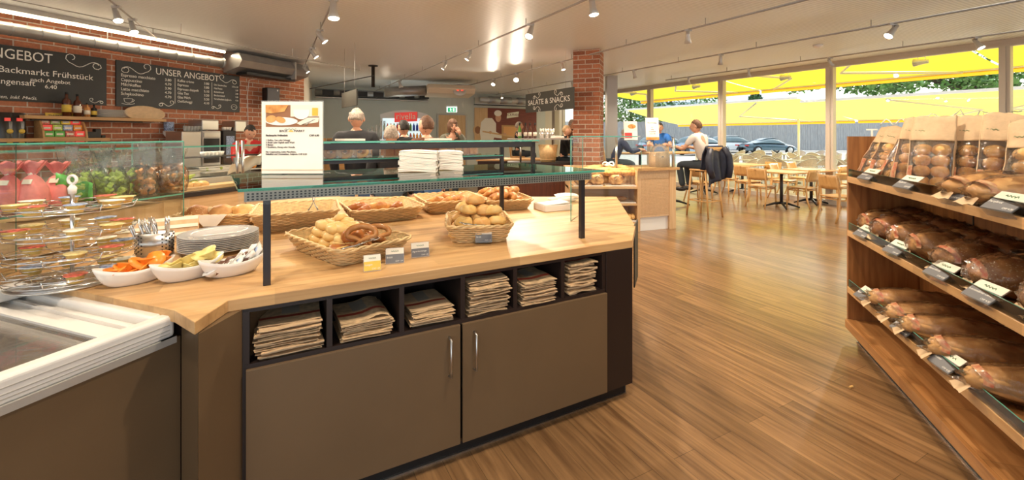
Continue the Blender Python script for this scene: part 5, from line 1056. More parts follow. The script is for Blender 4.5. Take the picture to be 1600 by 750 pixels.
m = MB(); m.tube([(0, 0, 0), (0, 0, .1), (0, 0, .15), (.0, 0, .19)], [.003, .0035, .006, .002], 6); kn = m.build('cutlery', 'chrome')
for i in range(20):
    o = kn if i == 0 else kn.copy()
    if i: COL.objects.link(o)
    x = -.065+.0068*i; o.location = P+Matrix.Rotation(R(20), 3, 'Z')@Vector((x*.9, rnd.uniform(-.02, .02), .01)); o.rotation_euler = (rnd.uniform(-.15, .15), -.30+rnd.uniform(-.1, .12) if i < 17 else .05, 0)
    tag(o, 'steel knife handle standing up in the perforated holder', 'cutlery', 'cutlery in the holder')

# =================================================================== freezer
FZ = Vector((-1.215, 1.60, 0)); t = thing('chest_freezer', 'chest freezer with white rim and glass sliding lid, lower left corner', 'freezer', FZ, aB)
# local x = uB (towards camera is negative), y = left
L_, W_ = 1.6, .95
m = MB(); m.bb((-L_, .004, 0), (.02, .03, .815)); m.bb((-.0, .03, 0), (.02, W_-.03, .815)); m.bb((-L_, .03, 0), (-.03, W_-.03, .22)); m.build('cladding', 'brown', t, bevel=.001)
m = MB(); m.bb((-L_, -.006, .80), (-.0, .05, .824)); m.bb((-.05, -.006, .80), (-.0, W_, .824)); m.build('lower_trim', 'sil', t)
for (a, b, nm) in (((-L_, 0), (0, .055), 'side'), ((-L_, W_-.07), (0, W_), 'side'), ((-.055, .05), (0, W_-.05), 'end')):
    m = MB(); m.bb((a[0], a[1], .822), (b[0], b[1], .90)); m.build('rim', 'white', t, bevel=.014, seg=4)
m = MB(); 
for z in (.838, .850, .868): m.bb((-L_, -.001, z), (-.02, .002, z+.003))
m.build('rim_groove', 'sil', t)
m = MB(); m.bb((-.18, .05, .84), (-.05, W_-.07, .868)); m.bb((-.10, .05, .86), (-.085, W_-.07, .882)); m.bb((-L_, .055, .872), (-.17, .075, .886)); m.bb((-.19, .05, .868), (-.155, W_-.07, .886)); m.bb((-.24, .1, .86), (-.215, W_-.07, .878)); m.build('lid_frame', 'white', t)
m = MB(); m.bb((-L_, .075, .872), (-.19, W_-.08, .878)); m.build('glass_lid', 'frost', t)
m = MB(); m.bb((-.45, .80, .885), (-.05, .88, .94)); m.build('lid_handle', 'white', t, bevel=.01)
m = MB(); m.bb((-L_, .08, .25), (-.17, .09, .822)); m.bb((-.18, .08, .25), (-.17, W_-.08, .822)); m.bb((-L_, .08, .24), (-.17, W_-.08, .25)); m.build('inner_tub', 'white', t)
m = MB()
for x in (-.35, -.62, -.9, -1.2):
    m.tube([(x, .12, .80), (x, .12, .60), (x, W_-.12, .60), (x, W_-.12, .80)], .004, 6)
for y in [.14+.05*i for i in range(14)]: m.tube([(-.35, y, .60), (-1.2, y, .60)], .0025, 5)
m.tube([(-.3, .12, .79), (-1.4, .12, .79), (-1.4, W_-.12, .79), (-.3, W_-.12, .79)], .005, 6, True)
for x in (-.42, -.45): m.tube([(x, .25, .6), (x, .25, .84)], .005, 6)
m.build('wire_basket', 'white', t)
rnd = random.Random(11)
for i in range(22):
    x = -.30-.055*i; y = .2+.5*rnd.random(); s_ = rnd.uniform(.06, .09)
    m = MB(); m.ell((0, 0, 0), (s_*1.3, s_, s_*.45), rot=(rnd.uniform(-.3, .3), rnd.uniform(-.3, .3), rnd.random()*3), n=12, m=8, wob=.35, seed=i, ws=8)
    p = FZ + Matrix.Rotation(aB, 3, 'Z') @ Vector((x, y, .68+rnd.uniform(-.02, .05)))
    tag(m.build('frozen_bag', ('croi', 'kraft', 'brownroll', 'film', 'tagw')[i % 5], loc=p), 'frozen food bag seen through the freezer lid', 'frozen bag', 'frozen goods in the chest freezer')

# =================================================================== right glass screen on the island end
A_ = G(892, 346, WT_Z); B_ = G(991, 353, WT_Z); dv = B_-A_; ar = math.atan2(dv.y, dv.x); SL = dv.length
t = thing('glass_screen', 'tall glass screen box on the right end of the island', 'glass screen', A_, ar); zt_ = 1.535-WT_Z
glass_sheet(t, (0, 0, .0), (SL, 0, 0), (SL, 0, zt_), (0, 0, zt_), .006, m='screenglass'); glass_sheet(t, (0, 0, .0), (0, .42, 0), (0, .42, zt_), (0, 0, zt_), .006, m='screenglass'); glass_sheet(t, (0, 0, zt_), (SL+.02, 0, zt_), (SL+.02, .30, zt_), (0, .42, zt_), .008, 'top_glass')
m = MB(); m.bb((SL-.004, -.006, -.42), (SL+.004, .25, .0)); m.build('lower_edge', 'black', t)
# =================================================================== bread shelf on the right
S0 = Vector((2.52, 3.32, 0)); aS = aB+PI; SD = .45; SLn = 3.4
def SW(x, y, z): return S0 + Matrix.Rotation(aS, 3, 'Z') @ Vector((x, y, z))
t = thing('bread_shelf', 'long oak bread shelf with glass edge strips, cut by the right edge', 'shelf', S0, aS)
m = MB(); m.bb((-.028, 0, .10), (0, SD, 1.535)); m.build('end_panel', 'shelfend', t, bevel=.002); m = MB(); m.bb((SLn, 0, .10), (SLn+.028, SD, 1.3)); m.build('end_panel', 'shelfend', t, bevel=.002)
m = MB(); m.bb((0, SD-.02, .10), (SLn, SD, 1.22)); m.build('back_panel', 'shelfend', t)
m = MB()
for x in (.6, 1.25, 1.9): m.bb((x-.004, SD-.024, .16), (x+.004, SD-.0195, 1.2))
m.build('panel_joint', 'black', t)
for z, n_ in ((1.235, 'shelf_board'), (.835, 'shelf_board'), (.410, 'shelf_board'), (.165, 'shelf_board')):
    m = MB(); m.bb((0, .012, z-.038), (SLn, SD-.02, z)); b_ = m.build(n_, 'shelfwood', t)
    m = MB(); m.bb((0, -.006 if z > .2 else -.02, z-.042 if z > .2 else z-.06), (SLn, .028, z+.002)); m.build('front_edging', 'shelfrail' if z > .2 else 'shelfwood', b_, bevel=.002)
m = MB(); m.bb((0, .06, 0), (SLn, .08, .105)); pl = m.build('plinth', 'black', t); m = MB(); m.bb((0, .052, 0), (SLn, .06, .010)); m.build('plinth_strip', 'steel', pl)
for z in (1.237, .837, .412): glass_sheet(t, (.01, .002, z-.01), (SLn, .002, z-.01), (SLn, .002, z+.055), (.01, .002, z+.055), .005, 'glass_strip')
for z, pxs, names in ((1.235, (1357, 1418, 1493, 1572), ('Butterzopf', 'Zopfbrötli', 'Brötli', 'Partybrot')), (.835, (1350, 1400, 1470, 1538), ('Hausbrot', 'Ruchbrot', 'Bauernbrot', 'Kernenbrot Dinkelbrot')), (.41, (1351, 1413, 1478), ('Baguette', 'Pariserbrot', 'Twister'))):
    for i, (px, nm) in enumerate(zip(pxs, names)):
        x = -ON(px, S0, uB); o = price_tag(SW(x, -.035, z+.012), aS+.12, 'tagg', nm, 'price tag on the %s glass strip of the bread shelf, %s from the far end' % ({1.235: 'top', .835: 'middle', .41: 'lower'}[z], ('first', 'second', 'third', 'fourth')[i]), 0.15, .105, -.85, 'price tags on the bread shelf', price='CHF 4.20')
# bags with rolls
def roll_bag(seed, h=.38, w_=.20, d_=.10, proto=None):
    t = thing('bread_bag', '', 'bread bag', (0, 0, 0)); rnd = random.Random(seed)
    def sh(u, v):   # u around, v up: flattened towards the top
        a = u*2*PI; k = 1-.85*max(0, (v-.35)/.65)
        x = w_/2*max(-1, min(1, 1.25*math.cos(a))); y = d_/2*k*max(-1, min(1, 1.25*math.sin(a))); c = .004*noise.noise(Vector((x*20+seed, y*20, v*5)))
        return (x*(1+c*4)+c, y+c*2, v*h+(.010*math.sin(u*30) if v > .99 else 0))
    def part(u0, u1, mt, nm, v0=0, v1=1, nu=14):
        m = MB(); m.grid(lambda u, v: sh(u0+(u1-u0)*u, v0+(v1-v0)*v), nu, 14); return m.build(nm, mt, t, solid=.0012)
    part(-.06, .58, 'kraft', 'paper_back'); part(.58, .61, 'kraft', 'paper_front', nu=3); part(.61, .94, 'film', 'film_window', 0, .66, nu=12); part(.61, .94, 'kraft', 'paper_top', .66, 1, nu=12)
    pb = part(.575, .655, 'bagprint', 'red_print', .02, .30, 4)
    m = MB()
    for r_ in range(4):
        for c_ in (-1, 1): m.ell((c_*.040, -.004, .04+.062*r_), (.043, .036, .036), n=12, m=8, wob=.12, seed=seed+r_*2+c_)
    m.build('rolls', 'roll2', t)
    m = MB(); m.add([(-w_/2, -d_/2, .0), (w_/2, -d_/2, .0), (w_/2, d_/2, .0), (-w_/2, d_/2, .0)], [(0, 1, 2, 3)]); m.build('bag_base', 'kraft', t)
    m = MB(); m.tube([(-.075+.004*i, -.0125-.012, h*.80+.004*math.sin(i*1.7)) for i in range(12)], .0012, 4); m.build('green_script', 'green', t)
    return t
bp = [roll_bag(1), roll_bag(5, .42, .19)]
nm_ = ['at the far end', 'second from the far end', 'third from the far end', 'fourth, tilted forward', 'fifth, showing stacked rolls', 'sixth', 'near the camera end', 'beyond the frame']
spots = [(.13, .11, .35, 0), (.28, .12, .30, 0), (.43, .12, .35, 1), (.60, .13, .12, 1), (.79, .14, .05, 1), (.20, .28, .1, 1), (.42, .30, .05, 0), (.64, .31, -.05, 1), (.86, .31, .05, 1), (1.08, .30, 0, 1), (1.32, .29, .05, 0)]
for i, (x, y, lean, k) in enumerate(spots):
    o = bp[k] if i in (0, 2) else dup(bp[k])
    o.location = SW(x, y, 1.237); o.rotation_euler = (Matrix.Rotation(aS+.85+.15*math.sin(i*2.3), 3, 'Z') @ Matrix.Rotation(-.15-lean*.6, 3, 'X') @ Matrix.Rotation(lean*.7+.06*math.sin(i*3), 3, 'Y')).to_euler()
    o['label'] = ('kraft and film roll bag, front row of the top shelf, %s' % nm_[i]) if i < 5 else ('taller kraft roll bag, rear row of the top shelf, %s' % ('at the far end', 'second from the far end', 'third from the far end', 'fourth from the far end', 'fifth from the far end', 'nearest the camera')[i-5]); o['group'] = 'roll bags on the top shelf'
# wrapped loaves
def wrapped(seed, r, mt, fold=True, band='bagprint'):
    t = thing('wrapped_loaf', '', 'loaf', (0, 0, 0)); m = MB()
    m.ell((0, 0, r[2]*.9), r, n=22, m=14, wob=.16, seed=seed, ws=5); m.build('loaf', mt, t)
    m = MB(); R3 = (r[0]*1.07, r[1]*1.07, r[2]*1.08)
    m.ell((0, 0, r[2]*.93), R3, n=30, m=20, wob=.20, seed=seed+.5, ws=16); m.build('film_wrap', 'film', t)
    m = MB()
    m.grid(lambda u, v: (-R3[0]*math.cos(.62+.15*v+.05*math.sin(u*9))*1.01, R3[1]*1.01*math.sin(.62+.15*v)*math.cos(PI*u), r[2]*.93+R3[2]*1.01*math.sin(.62+.15*v)*math.sin(PI*u)), 20, 3)
    m.build('printed_band', band, t)
    m = MB()
    m.grid(lambda u, v: (-r[0]*(.96+.16*u), (v-.5)*r[1]*(.7+.4*u), r[2]*(.60-.40*u)+.004*math.sin(v*9)), 4, 6); m.build('paper_end', 'kraft', t); return t
LP = [wrapped(1, (.135, .095, .078), 'loaf'), wrapped(2, (.145, .10, .082), 'loaf2'), wrapped(3, (.14, .10, .08), 'loafseed')]
fr = [(.13, 0), (.36, 1), (.60, 0), (.83, 0), (1.10, 2), (1.40, 2), (1.72, 0)]
used = set()
def put(k, x, y, z, rz, lb, grp, sc=1):
    o = LP[k] if k not in used else dup(LP[k]); used.add(k); o.location = SW(x, y, z); o.rotation_euler = (0, 0, aS+rz); o.scale = (sc,)*3; o['label'] = lb; o['group'] = grp
ordn = ('at the far end', 'second from the far end', 'third from the far end', 'fourth from the far end', 'fifth from the far end', 'sixth from the far end', 'seventh from the far end')
for i, (x, k) in enumerate(fr): put(k, x, .175, .837, PI*.5+.25*math.sin(i*2), '%s film-wrapped loaf, middle shelf front row, %s' % (('brown crusted', 'dark brown', 'seeded')[k], ordn[i]), 'front row loaves on the middle shelf', 1.12)
for i, (x, k) in enumerate(((.10, 1), (.33, 0), (.57, 1), (.80, 0), (1.05, 1), (1.33, 2), (1.62, 2))): put(k, x, .33, .84, .4*math.sin(i*3), '%s film-wrapped loaf, middle shelf back row, %s' % (('brown crusted', 'dark brown', 'seeded')[k], ordn[i]), 'back row loaves on the middle shelf', 1.2)
LP.append(wrapped(7, (.24, .085, .068), 'baguette'))
for i, x in enumerate((.50, .74, .95, 1.22, 1.5)): put(3, x, .24, .413, PI*.5-.2+.08*math.sin(i*2), 'long film-wrapped baguette loaf, %s on the lower shelf' % ordn[i], 'baguette loaves on the lower shelf', 1.15)
LP.append(wrapped(9, (.26, .08, .07), 'baguette'))
put(4, 1.26, .20, 1.24, PI*.5+.35, 'long film-wrapped loaf lying at the camera end of the top shelf, far one', 'long loaves on the top shelf'); put(4, 1.46, .20, 1.24, PI*.5+.3, 'long film-wrapped loaf lying at the camera end of the top shelf, near one', 'long loaves on the top shelf')
m = MB(); m.box((0, 0, .006), (.03, .012, .012)); tag(m.build('bread_crumb', 'roll', loc=G(1330, 606, 0), rz=.4, bevel=.003), 'small pale crumb lying on the floor before the bread shelf', 'crumb')

# =================================================================== bread counter beyond the island
bc = thing('bread_counter', 'beech bread counter with open shelves, perforated end panel and white plinth', 'counter', (2.04, 7.06, 0))
T0 = Matrix.Translation((-2.04, -7.06, 0)); e1 = Vector((.64, .24)); n1 = (-.35, .93)
m = MB(); m.T = T0; m.prism([(.9, 7.56), (2.0, 7.56), (2.0, 7.02), (2.05, 7.0), (2.75, 7.26), (2.55, 7.85), (2.0, 7.75), (.9, 7.75)], .97, 1.01); m.build('worktop', 'darkwood' if False else 'wallshelf', bc)
m = MB(); m.T = T0; m.prism([(2.03, 7.06), (2.60, 7.27), (2.58, 7.31), (2.01, 7.10)], .22, .97); m.build('end_panel', 'perfwood', bc)
m = MB()
for i in range(22):
    for j in range(26):
        p = Vector((2.05, 7.062))+Vector((.535, .197))*((i+.8)/23); m.T = T0; m.box((p.x, p.y, .26+j*.023+0), (.008, .004, .008), rz=.35)
m.build('perforation', 'wallshelf', bc)
m = MB(); m.T = T0; m.prism([(2.58, 7.25), (2.70, 7.295), (2.66, 7.42), (2.54, 7.37)], .0, .97); m.build('corner_post', 'beechv', bc)
m = MB(); m.T = T0; m.prism([(2.04, 7.10), (2.58, 7.30), (2.56, 7.33), (2.02, 7.13)], .0, .22); m.build('plinth', 'white', bc)
m = MB(); m.T = T0; m.prism([(2.0, 7.06), (2.045, 7.06), (2.03, 7.5), (1.98, 7.5)], .0, .97); m.build('side_panel', 'beechv', bc); m = MB(); m.T = T0; m.bb((.9, 7.06, 0), (.94, 7.5, .97)); m.build('side_panel', 'beechv', bc)
l = bpy.data.lights.new('added_bread_fill', 'AREA'); l.shape = 'RECTANGLE'; l.size = 1.0; l.size_y = .04; l.energy = 9; l.color = (1, .85, .62); lo = bpy.data.objects.new('added_bread_fill', l); COL.objects.link(lo); lo.parent = bc; lo.location = (1.45-2.04, 7.08-7.06, 1.40); lo.rotation_euler = (R(25), 0, 0)  # added fill light to brighten the breads, without any fixture
m = MB(); m.T = T0; m.bb((.9, 7.5, .0), (2.0, 7.52, .97)); m.build('back_panel', 'beech', bc)
for z, b in ((.72, .0), (.45, .02), (.16, -.02)):
    m = MB(); m.T = T0; m.bb((.9, 7.04+b, z-.035), (2.0, 7.5, z)); m.build('shelf_board', 'beech', bc)
    for j in range(2): m = MB(); m.T = T0; m.bb((.98+.52*j, 7.05+b, z+.002), (1.45+.53*j, 7.40, z+.016)); m.build('white_tray', 'porcelain', bc)
gc = thing('counter_glass', 'clear glass guard with steel post standing on the bread counter', 'glass guard', (2.04, 7.06, 1.01))
T1 = (2.04, 7.06, 1.01)
_gs = glass_sheet
def glass_sheet(*a, **k): k.setdefault('m', 'screenglass'); return _gs(*a, **k)
def rel(p): return (p[0]-T1[0], p[1]-T1[1], p[2]-T1[2])
glass_sheet(gc, rel((.95, 7.02, 1.01)), rel((2.05, 7.02, 1.01)), rel((2.05, 7.02, 1.46)), rel((.95, 7.02, 1.46)), .008); glass_sheet(gc, rel((2.05, 7.02, 1.01)), rel((2.68, 7.26, 1.01)), rel((2.68, 7.26, 1.46)), rel((2.05, 7.02, 1.46)), .008)
for p in ((2.66, 7.30), (1.72, 7.3)): m = MB(); m.T = Matrix.Translation((-T1[0], -T1[1], -T1[2])); m.cyl((p[0], p[1], 1.01), (p[0], p[1], 1.50), .018); m.build('steel_post', 'steel', gc)
l1 = None
for i, (px, lb) in enumerate(((909, 'leftmost'), (932, 'middle'), (962, 'rightmost'))):
    p = D(px, 0, 7.2); m = MB(); m.ell((0, 0, .085), (.13, .11, .10), n=18, m=12, wob=.12, seed=i); o = m.build('round_loaf', 'loaf', loc=(p.x, 7.2, .735)); tag(o, 'round floured loaf, %s on the upper shelf of the bread counter' % lb, 'loaf', 'round loaves in the bread counter')
    m = MB(); m.tube([(-.05, -.095, .13), (0, -.09, .155), (.05, -.09, .12)], .008, 6); m.tube([(-.03, -.1, .09), (.03, -.08, .165)], .007, 6); m.build('flour_score', 'crumb', o)
for i in range(5):
    m = MB(); L = .36; pts = [(-L+2*L*k/20, 0, .0) for k in range(21)]; m.tube(pts, [.052*(1-abs(k/10-1)**4*.7)*(1+.08*math.sin(k*2.2)) for k in range(21)], 10)
    p = D(925+16*i, 0, 7.28); tag(m.build('baguette', ('baguette', 'croi')[i > 2], loc=(p.x-.05, 7.20+.11*(i % 3), .925+.035*(i % 3)+.0), rz=.12*math.sin(i*3)), ('long pale baguette lying above the round loaves, %s' % ('far left', 'second', 'third')[i]) if i < 3 else 'darker twisted baguette at the right above the round loaves, %s' % ('lower', 'upper')[i-3], 'baguette', 'baguettes on the bread counter')
for i, px in enumerate((916, 932, 962, 975, 985)):
    for z_, zz in ((.16, .178),):
        p = D(px, 0, 7.15); m = MB()
        for k in range(4): m.ell((.055*(k-1.5), .01*(k % 2), .05), (.045, .06, .045), n=12, m=8, wob=.1, seed=i*4+k)
        tag(m.build('braided_loaf', 'roll2', loc=(p.x-.05, 7.15+.12*(i % 2), zz), rz=.3*math.sin(i)), 'braided loaf on the bottom tray of the bread counter, %s' % ('leftmost', 'second from the left', 'third', 'fourth', 'at the right end')[i], 'loaf', 'braided loaves in the bread counter')
for i, px in enumerate((952, 970)):
    p = D(px, 0, 7.25); m = MB(); m.ell((0, 0, .04), (.10, .06, .04), n=14, m=9, wob=.15, seed=i); tag(m.build('small_loaf', 'loafseed', loc=(p.x, 7.25, .467)), 'small dark loaf on the middle shelf of the bread counter, %s' % ('left', 'right')[i], 'loaf', 'dark loaves in the bread counter')
# cards on top of the glass
def tent(P, rz, w_, h, lb, fn, tilt=-.12, shear=0):
    t = thing('tent_card', lb, 'menu card', P, rz); t.rotation_euler = (tilt, 0, rz); m = MB(); m.bb((-w_/2, -.002, 0), (w_/2, .002, h)); pg = m.build('card', 'paper', t); fn(pg, w_, h)
    m = MB(); m.bb((-w_/2, .002, 0), (w_/2, .10, .004)); m.build('foot', 'clear', t)
def f1(pg, w_, h):
    m = MB(); m.flat(rect(-w_/2+.01, h*.5, w_/2-.01, h*.92), -.0025); m.build('picture', 'tagw', pg); m = MB(); m.flat(oval(.02, h*.72, w_*.3, h*.12), -.004); m.build('pastry_picture', 'croi', pg); m = MB(); m.flat(rect(-w_/2+.01, h*.1, .02, h*.38), -.003); m.build('red_field', 'rivred', pg)
def f2(pg, w_, h):
    m = MB(); m.text('Rüeblicake', 0, h*.74, .035, y=-.003, align='CENTER')
    for i, s_ in enumerate(('fein', 'saftig', 'hausgemacht', 'Stück 3.80')): m.text(s_, 0, h*.55-i*.035, .022, y=-.003, align='CENTER')
    m.build('lettering', 'txt', pg); m = MB(); m.flat(rect(-w_/2, 0, w_/2, h*.12), -.003); m.build('bottom_picture', 'croi', pg)
p = D(986, 210, 7.04); p.z = 1.462; tent(p, .1, .22, .30, 'white tent card with a pastry picture and red field on the glass guard', f1)
p = D(1020, 222, 7.12); p.z = 1.462; tent(p, .1, .22, .36, 'tilted white menu card standing at the right of the bread counter', f2)
# glass jar dome and white bowls
p = D(1033, 258, 7.4); t = thing('glass_jar', 'clear dome jar over a wooden box on the bread counter', 'jar', (2.47, 7.42, 1.01), .2)
m = MB(); m.bb((-.13, -.10, 0), (.13, .12, .24)); m.build('wooden_box', 'beechv', t, bevel=.005); m = MB(); m.lathe([(.17, 0), (.165, .2), (.12, .33), (.04, .38), (0, .38)], n=20); m.build('dome', 'clear', t); m = MB(); m.box((0, -.105, .17), (.03, .01, .015)); m.build('knob', 'txt', t)
p = G(950, 252, 1.01); m = MB(); m.tube([(.07*math.cos(a)*1.3, .05*math.sin(a), .05+.03*math.sin(a*2)) for a in [i*2*PI/20 for i in range(20)]], .014, 8, True); m.tube([(.04*math.cos(a)*1.3, .04*math.sin(a), .03) for a in [i*2*PI/16 for i in range(16)]], .012, 8, True); tag(m.build('coiled_cable', 'white', loc=(1.60, 7.35, 1.01)), 'white coiled cable lying on the bread counter behind the glass', 'cable')

# =================================================================== salad bar and dark counters farther back
sbr = thing('salad_bar', 'dark cherry wood salad bar counter left of the brick pillar', 'counter', (-.8, 10.3, 0))
m = MB(); m.bb((0, 0, .08), (2.3, .7, .93)); m.build('front', 'darkwood', sbr); m = MB(); m.bb((.05, .05, 0), (2.25, .65, .08)); m.build('plinth', 'black', sbr); m = MB(); m.bb((-.03, -.05, .93), (2.35, .75, .97)); m.build('counter_top', 'wallshelf', sbr)
for x in (.72, 1.42): m = MB(); m.bb((x-.004, -.006, .1), (x+.004, .0, .93)); m.build('joint', 'black', sbr)
hb = thing('serving_shelf', 'raised glass serving shelf with steel posts above the salad bar', 'glass shelf', (-.1, 9.2, 0))
m = MB(); m.bb((0, 0, 1.44), (1.4, .42, 1.465)); m.build('shelf_board', 'stone', hb)
for x in (.28, .95, 1.34): m = MB(); m.cyl((x, .1, .97), (x, .1, 1.44), .02); m.build('steel_post', 'steel', hb)
m = MB(); m.bb((0, -.05, .93), (1.4, .6, .97)); m.build('counter_top', 'darkpanel', hb); m = MB(); m.bb((0, .05, 0), (1.4, .5, .93)); m.build('base', 'darkwood', hb)
for i, px in enumerate((812, 821, 828, 836)):
    p = D(px, 210, 9.35); t = thing('wine_bottle', 'tall bottle standing on the raised serving shelf, %s of four' % ('leftmost green', 'second', 'third', 'rightmost')[i], 'bottle', (p.x, 9.35, 1.466), 0, 'bottles on the serving shelf')
    m = MB(); m.lathe([(.037, 0), (.038, .18), (.014, .25), (.013, .32), (0, .32)], n=14); m.build('glass_body', 'drinkG' if i == 0 else 'whiskey', t); m = MB(); m.lathe([(.015, .27), (.016, .33), (0, .33)], n=10); m.build('capsule', 'black', t)
    m = MB(); m.lathe([(.0385, .05), (.0385, .13)], n=14); m.build('paper_label', 'tagw', t)
p = D(855, 210, 9.3); t = thing('cutlery_pot', 'steel pots with white paper wrapped cutlery on the serving shelf', 'cutlery pot', (p.x, 9.35, 1.466))
for x in (-.11, 0, .11): m = MB(); m.lathe([(.05, 0), (.05, .12), (.046, .12), (.046, .01), (0, .01)], n=16); m.build('pot', 'steel', t, loc=(x, 0, 0)); m = MB(); [m.ell((x+.03*math.cos(k*1.3), .03*math.sin(k*1.3), .15+.015*(k % 3)), (.02, .02, .03), n=8, m=6) for k in range(7)]; m.build('paper_tips', 'paper', t)
p = D(857, 240, 9.3); t = thing('wicker_bin', 'round wicker bread bin under the raised serving shelf', 'basket', (p.x, 9.42, .972))
m = MB(); m.lathe([(0, .01), (.16, 0), (.21, .36), (.20, .36), (.15, .02)], n=26); m.build('side', 'rattan', t); m = MB(); [m.tube([((.165+.0012*z*40)*math.cos(a), (.165+.0012*z*40)*math.sin(a), .03+z) for a in [i*2*PI/26 for i in range(26)]], .008, 5, True) for z in (.02, .1, .18, .26, .32)]; m.build('woven_band', 'rattan', t)
m = MB(); m.bb((-.14, -.10, 0), (.14, .10, .03)); m.bb((-.12, -.09, .03), (.13, .09, .055)); p = D(866, 210, 9.3); tag(m.build('napkin_pile', 'paper', loc=(p.x+.06, 9.28, 1.466), bevel=.006), 'low pile of white napkins at the right end of the serving shelf', 'napkins')

# =================================================================== service counter at the left, along the brick wall
C0 = Vector((-3.75, 4.8, 0)); t = thing('service_counter', 'long service counter with oak front and glass guard along the left wall', 'counter', C0, aB)
m = MB(); m.bb((-2.2, 0, .08), (3.3, .02, .84)); m.bb((-2.2, .02, 0), (3.3, .75, .08)); m.build('front_panel', 'beech', t)
m = MB()
for x in (-1.4, -.6, .2, 1.0, 1.8, 2.6): m.bb((x-.045, -.012, .08), (x+.045, .0, .84))
m.build('front_stile', 'beechv', t)
m = MB(); m.bb((-2.2, -.03, .84), (3.3, .75, .89)); m.build('counter_top', 'darkpanel', t); m = MB(); m.bb((3.3, 0, 0), (3.32, .75, .84)); m.build('end_panel', 'wallshelf', t)
glass_sheet(t, (-2.2, .0, .89), (2.6, 0, .89), (2.6, .0, 1.40), (-2.2, 0, 1.40), .006); glass_sheet(t, (-2.2, 0, 1.405), (2.6, 0, 1.405), (2.6, .36, 1.405), (-2.2, .36, 1.405), .010, 'top_glass')
for px in (370, 378.5): x = ON(px, C0-Vector((-uB.y, uB.x, 0))*.02, uB); m = MB(); m.cyl((x, -.03, .86), (x, -.03, 1.47), .018); q_ = m.build('steel_post', 'steel', t); m = MB(); m.bb((x-.03, -.02, 1.18), (x+.03, .01, 1.26)); m.build('clamp', 'steel', q_)
m = MB(); m.bb((-2.2, .33, .89), (2.6, .35, 1.0)); m.bb((-2.2, .35, .98), (2.6, .74, 1.0)); m.build('rear_ledge', 'stone', t)
def CP(px, y, z): n = Vector((-uB.y, uB.x, 0)); Q = C0+n*y; return Q+uB*ON(px, Q, uB)+Vector((0, 0, z))
P = CP(357, .55, 1.05); t2 = thing('fruit_tray', 'grey tray of apples, lemons and oranges behind the service glass', 'fruit tray', P, aB); m = MB(); m.bb((-.42, -.14, 0), (.42, .14, .015)); m.bb((-.30, -.05, -.05), (.30, .05, .0)); m.build('tray', 'stone', t2, bevel=.004)
for i, (x, mt_, n_) in enumerate(((-.33, 'fruitg', 'green apple'), (-.24, 'fruitg', 'green apple'), (-.14, 'fruitg', 'green apple'), (-.05, 'fruity', 'lemon'), (.04, 'fruity', 'lemon'), (.13, 'fruity', 'lemon'), (.22, 'fruito', 'orange'), (.29, 'fruito', 'orange'), (.37, 'fruito', 'orange'))):
    m = MB(); m.ell((0, 0, .036), (.045 if n_ == 'lemon' else .038, .036, .036), n=12, m=8); o = m.build(n_.replace(' ', '_') if n_ != 'orange' else 'orange_fruit', mt_, loc=P+Matrix.Rotation(aB, 3, 'Z') @ Vector((x, -.02+.05*(i % 2), .014))); tag(o, '%s, %s of its kind on the grey tray' % (n_, ('leftmost', 'middle', 'rightmost')[i % 3]), 'fruit', 'fruit on the service counter tray')
for i, px in enumerate((292, 304, 317)):
    m = MB(); m.ell((0, 0, .05), (.07, .06, .05), n=14, m=9, wob=.12, seed=i); tag(m.build('bread_roll', 'roll2', loc=CP(px, .15, .895)), 'round crusty roll behind the service glass, %s of three' % ('leftmost', 'middle', 'rightmost')[i], 'bread roll', 'rolls on the service counter')
for i, (px, z) in enumerate(((292, 1.03), (296, .96))): m = MB(); m.tube([(-.12, 0, 0), (0, 0, .01), (.12, .02, .03)], [.01, .028, .012], 10); tag(m.build('cucumber', 'fruitg', loc=CP(px+4, .22, z), rz=aB+.4), 'green cucumber behind the service glass, %s one' % ('upper', 'lower')[i], 'cucumber', 'cucumbers on the service counter')
m = MB(); m.bb((-.5, -.12, 0), (.5, .12, .02)); m.bb((-.48, -.11, .02), (.48, .11, .045)); tag(m.build('serving_board', 'beech', loc=CP(335, .16, .892), rz=aB, bevel=.004), 'long flat wooden serving board behind the service glass', 'board')
for i, (px, w_, h_, z_) in enumerate(((300, .5, .16, 1.0), (330, .45, .2, 1.0))):
    t2 = thing('food_container', 'open steel food container on the rear ledge, %s' % ('left' if i == 0 else 'right'), 'container', CP(px, .60, z_), aB); m = MB(); m.bb((-w_/2, -.10, 0), (w_/2, .12, h_*.6)); m.build('tub', 'steel', t2, bevel=.01); m = MB(); m.bb((-w_/2-.02, -.12, h_*.6), (w_/2+.02, .14, h_*.66)); m.build('rim', 'sil', t2)
P = CP(395, .2, 1.0); m = MB(); m.grid(lambda u, v: ((u-.5)*.5, .05*math.sin(v*3)+(v-.5)*.3, .28+.10*u-.22*v*v+.02*math.sin(u*9)), 10, 8); tag(m.build('paper_sheet', 'paper', loc=P-Vector((0, 0, .05)), rz=aB, solid=.002), 'crumpled white paper in front of the man in red', 'paper')
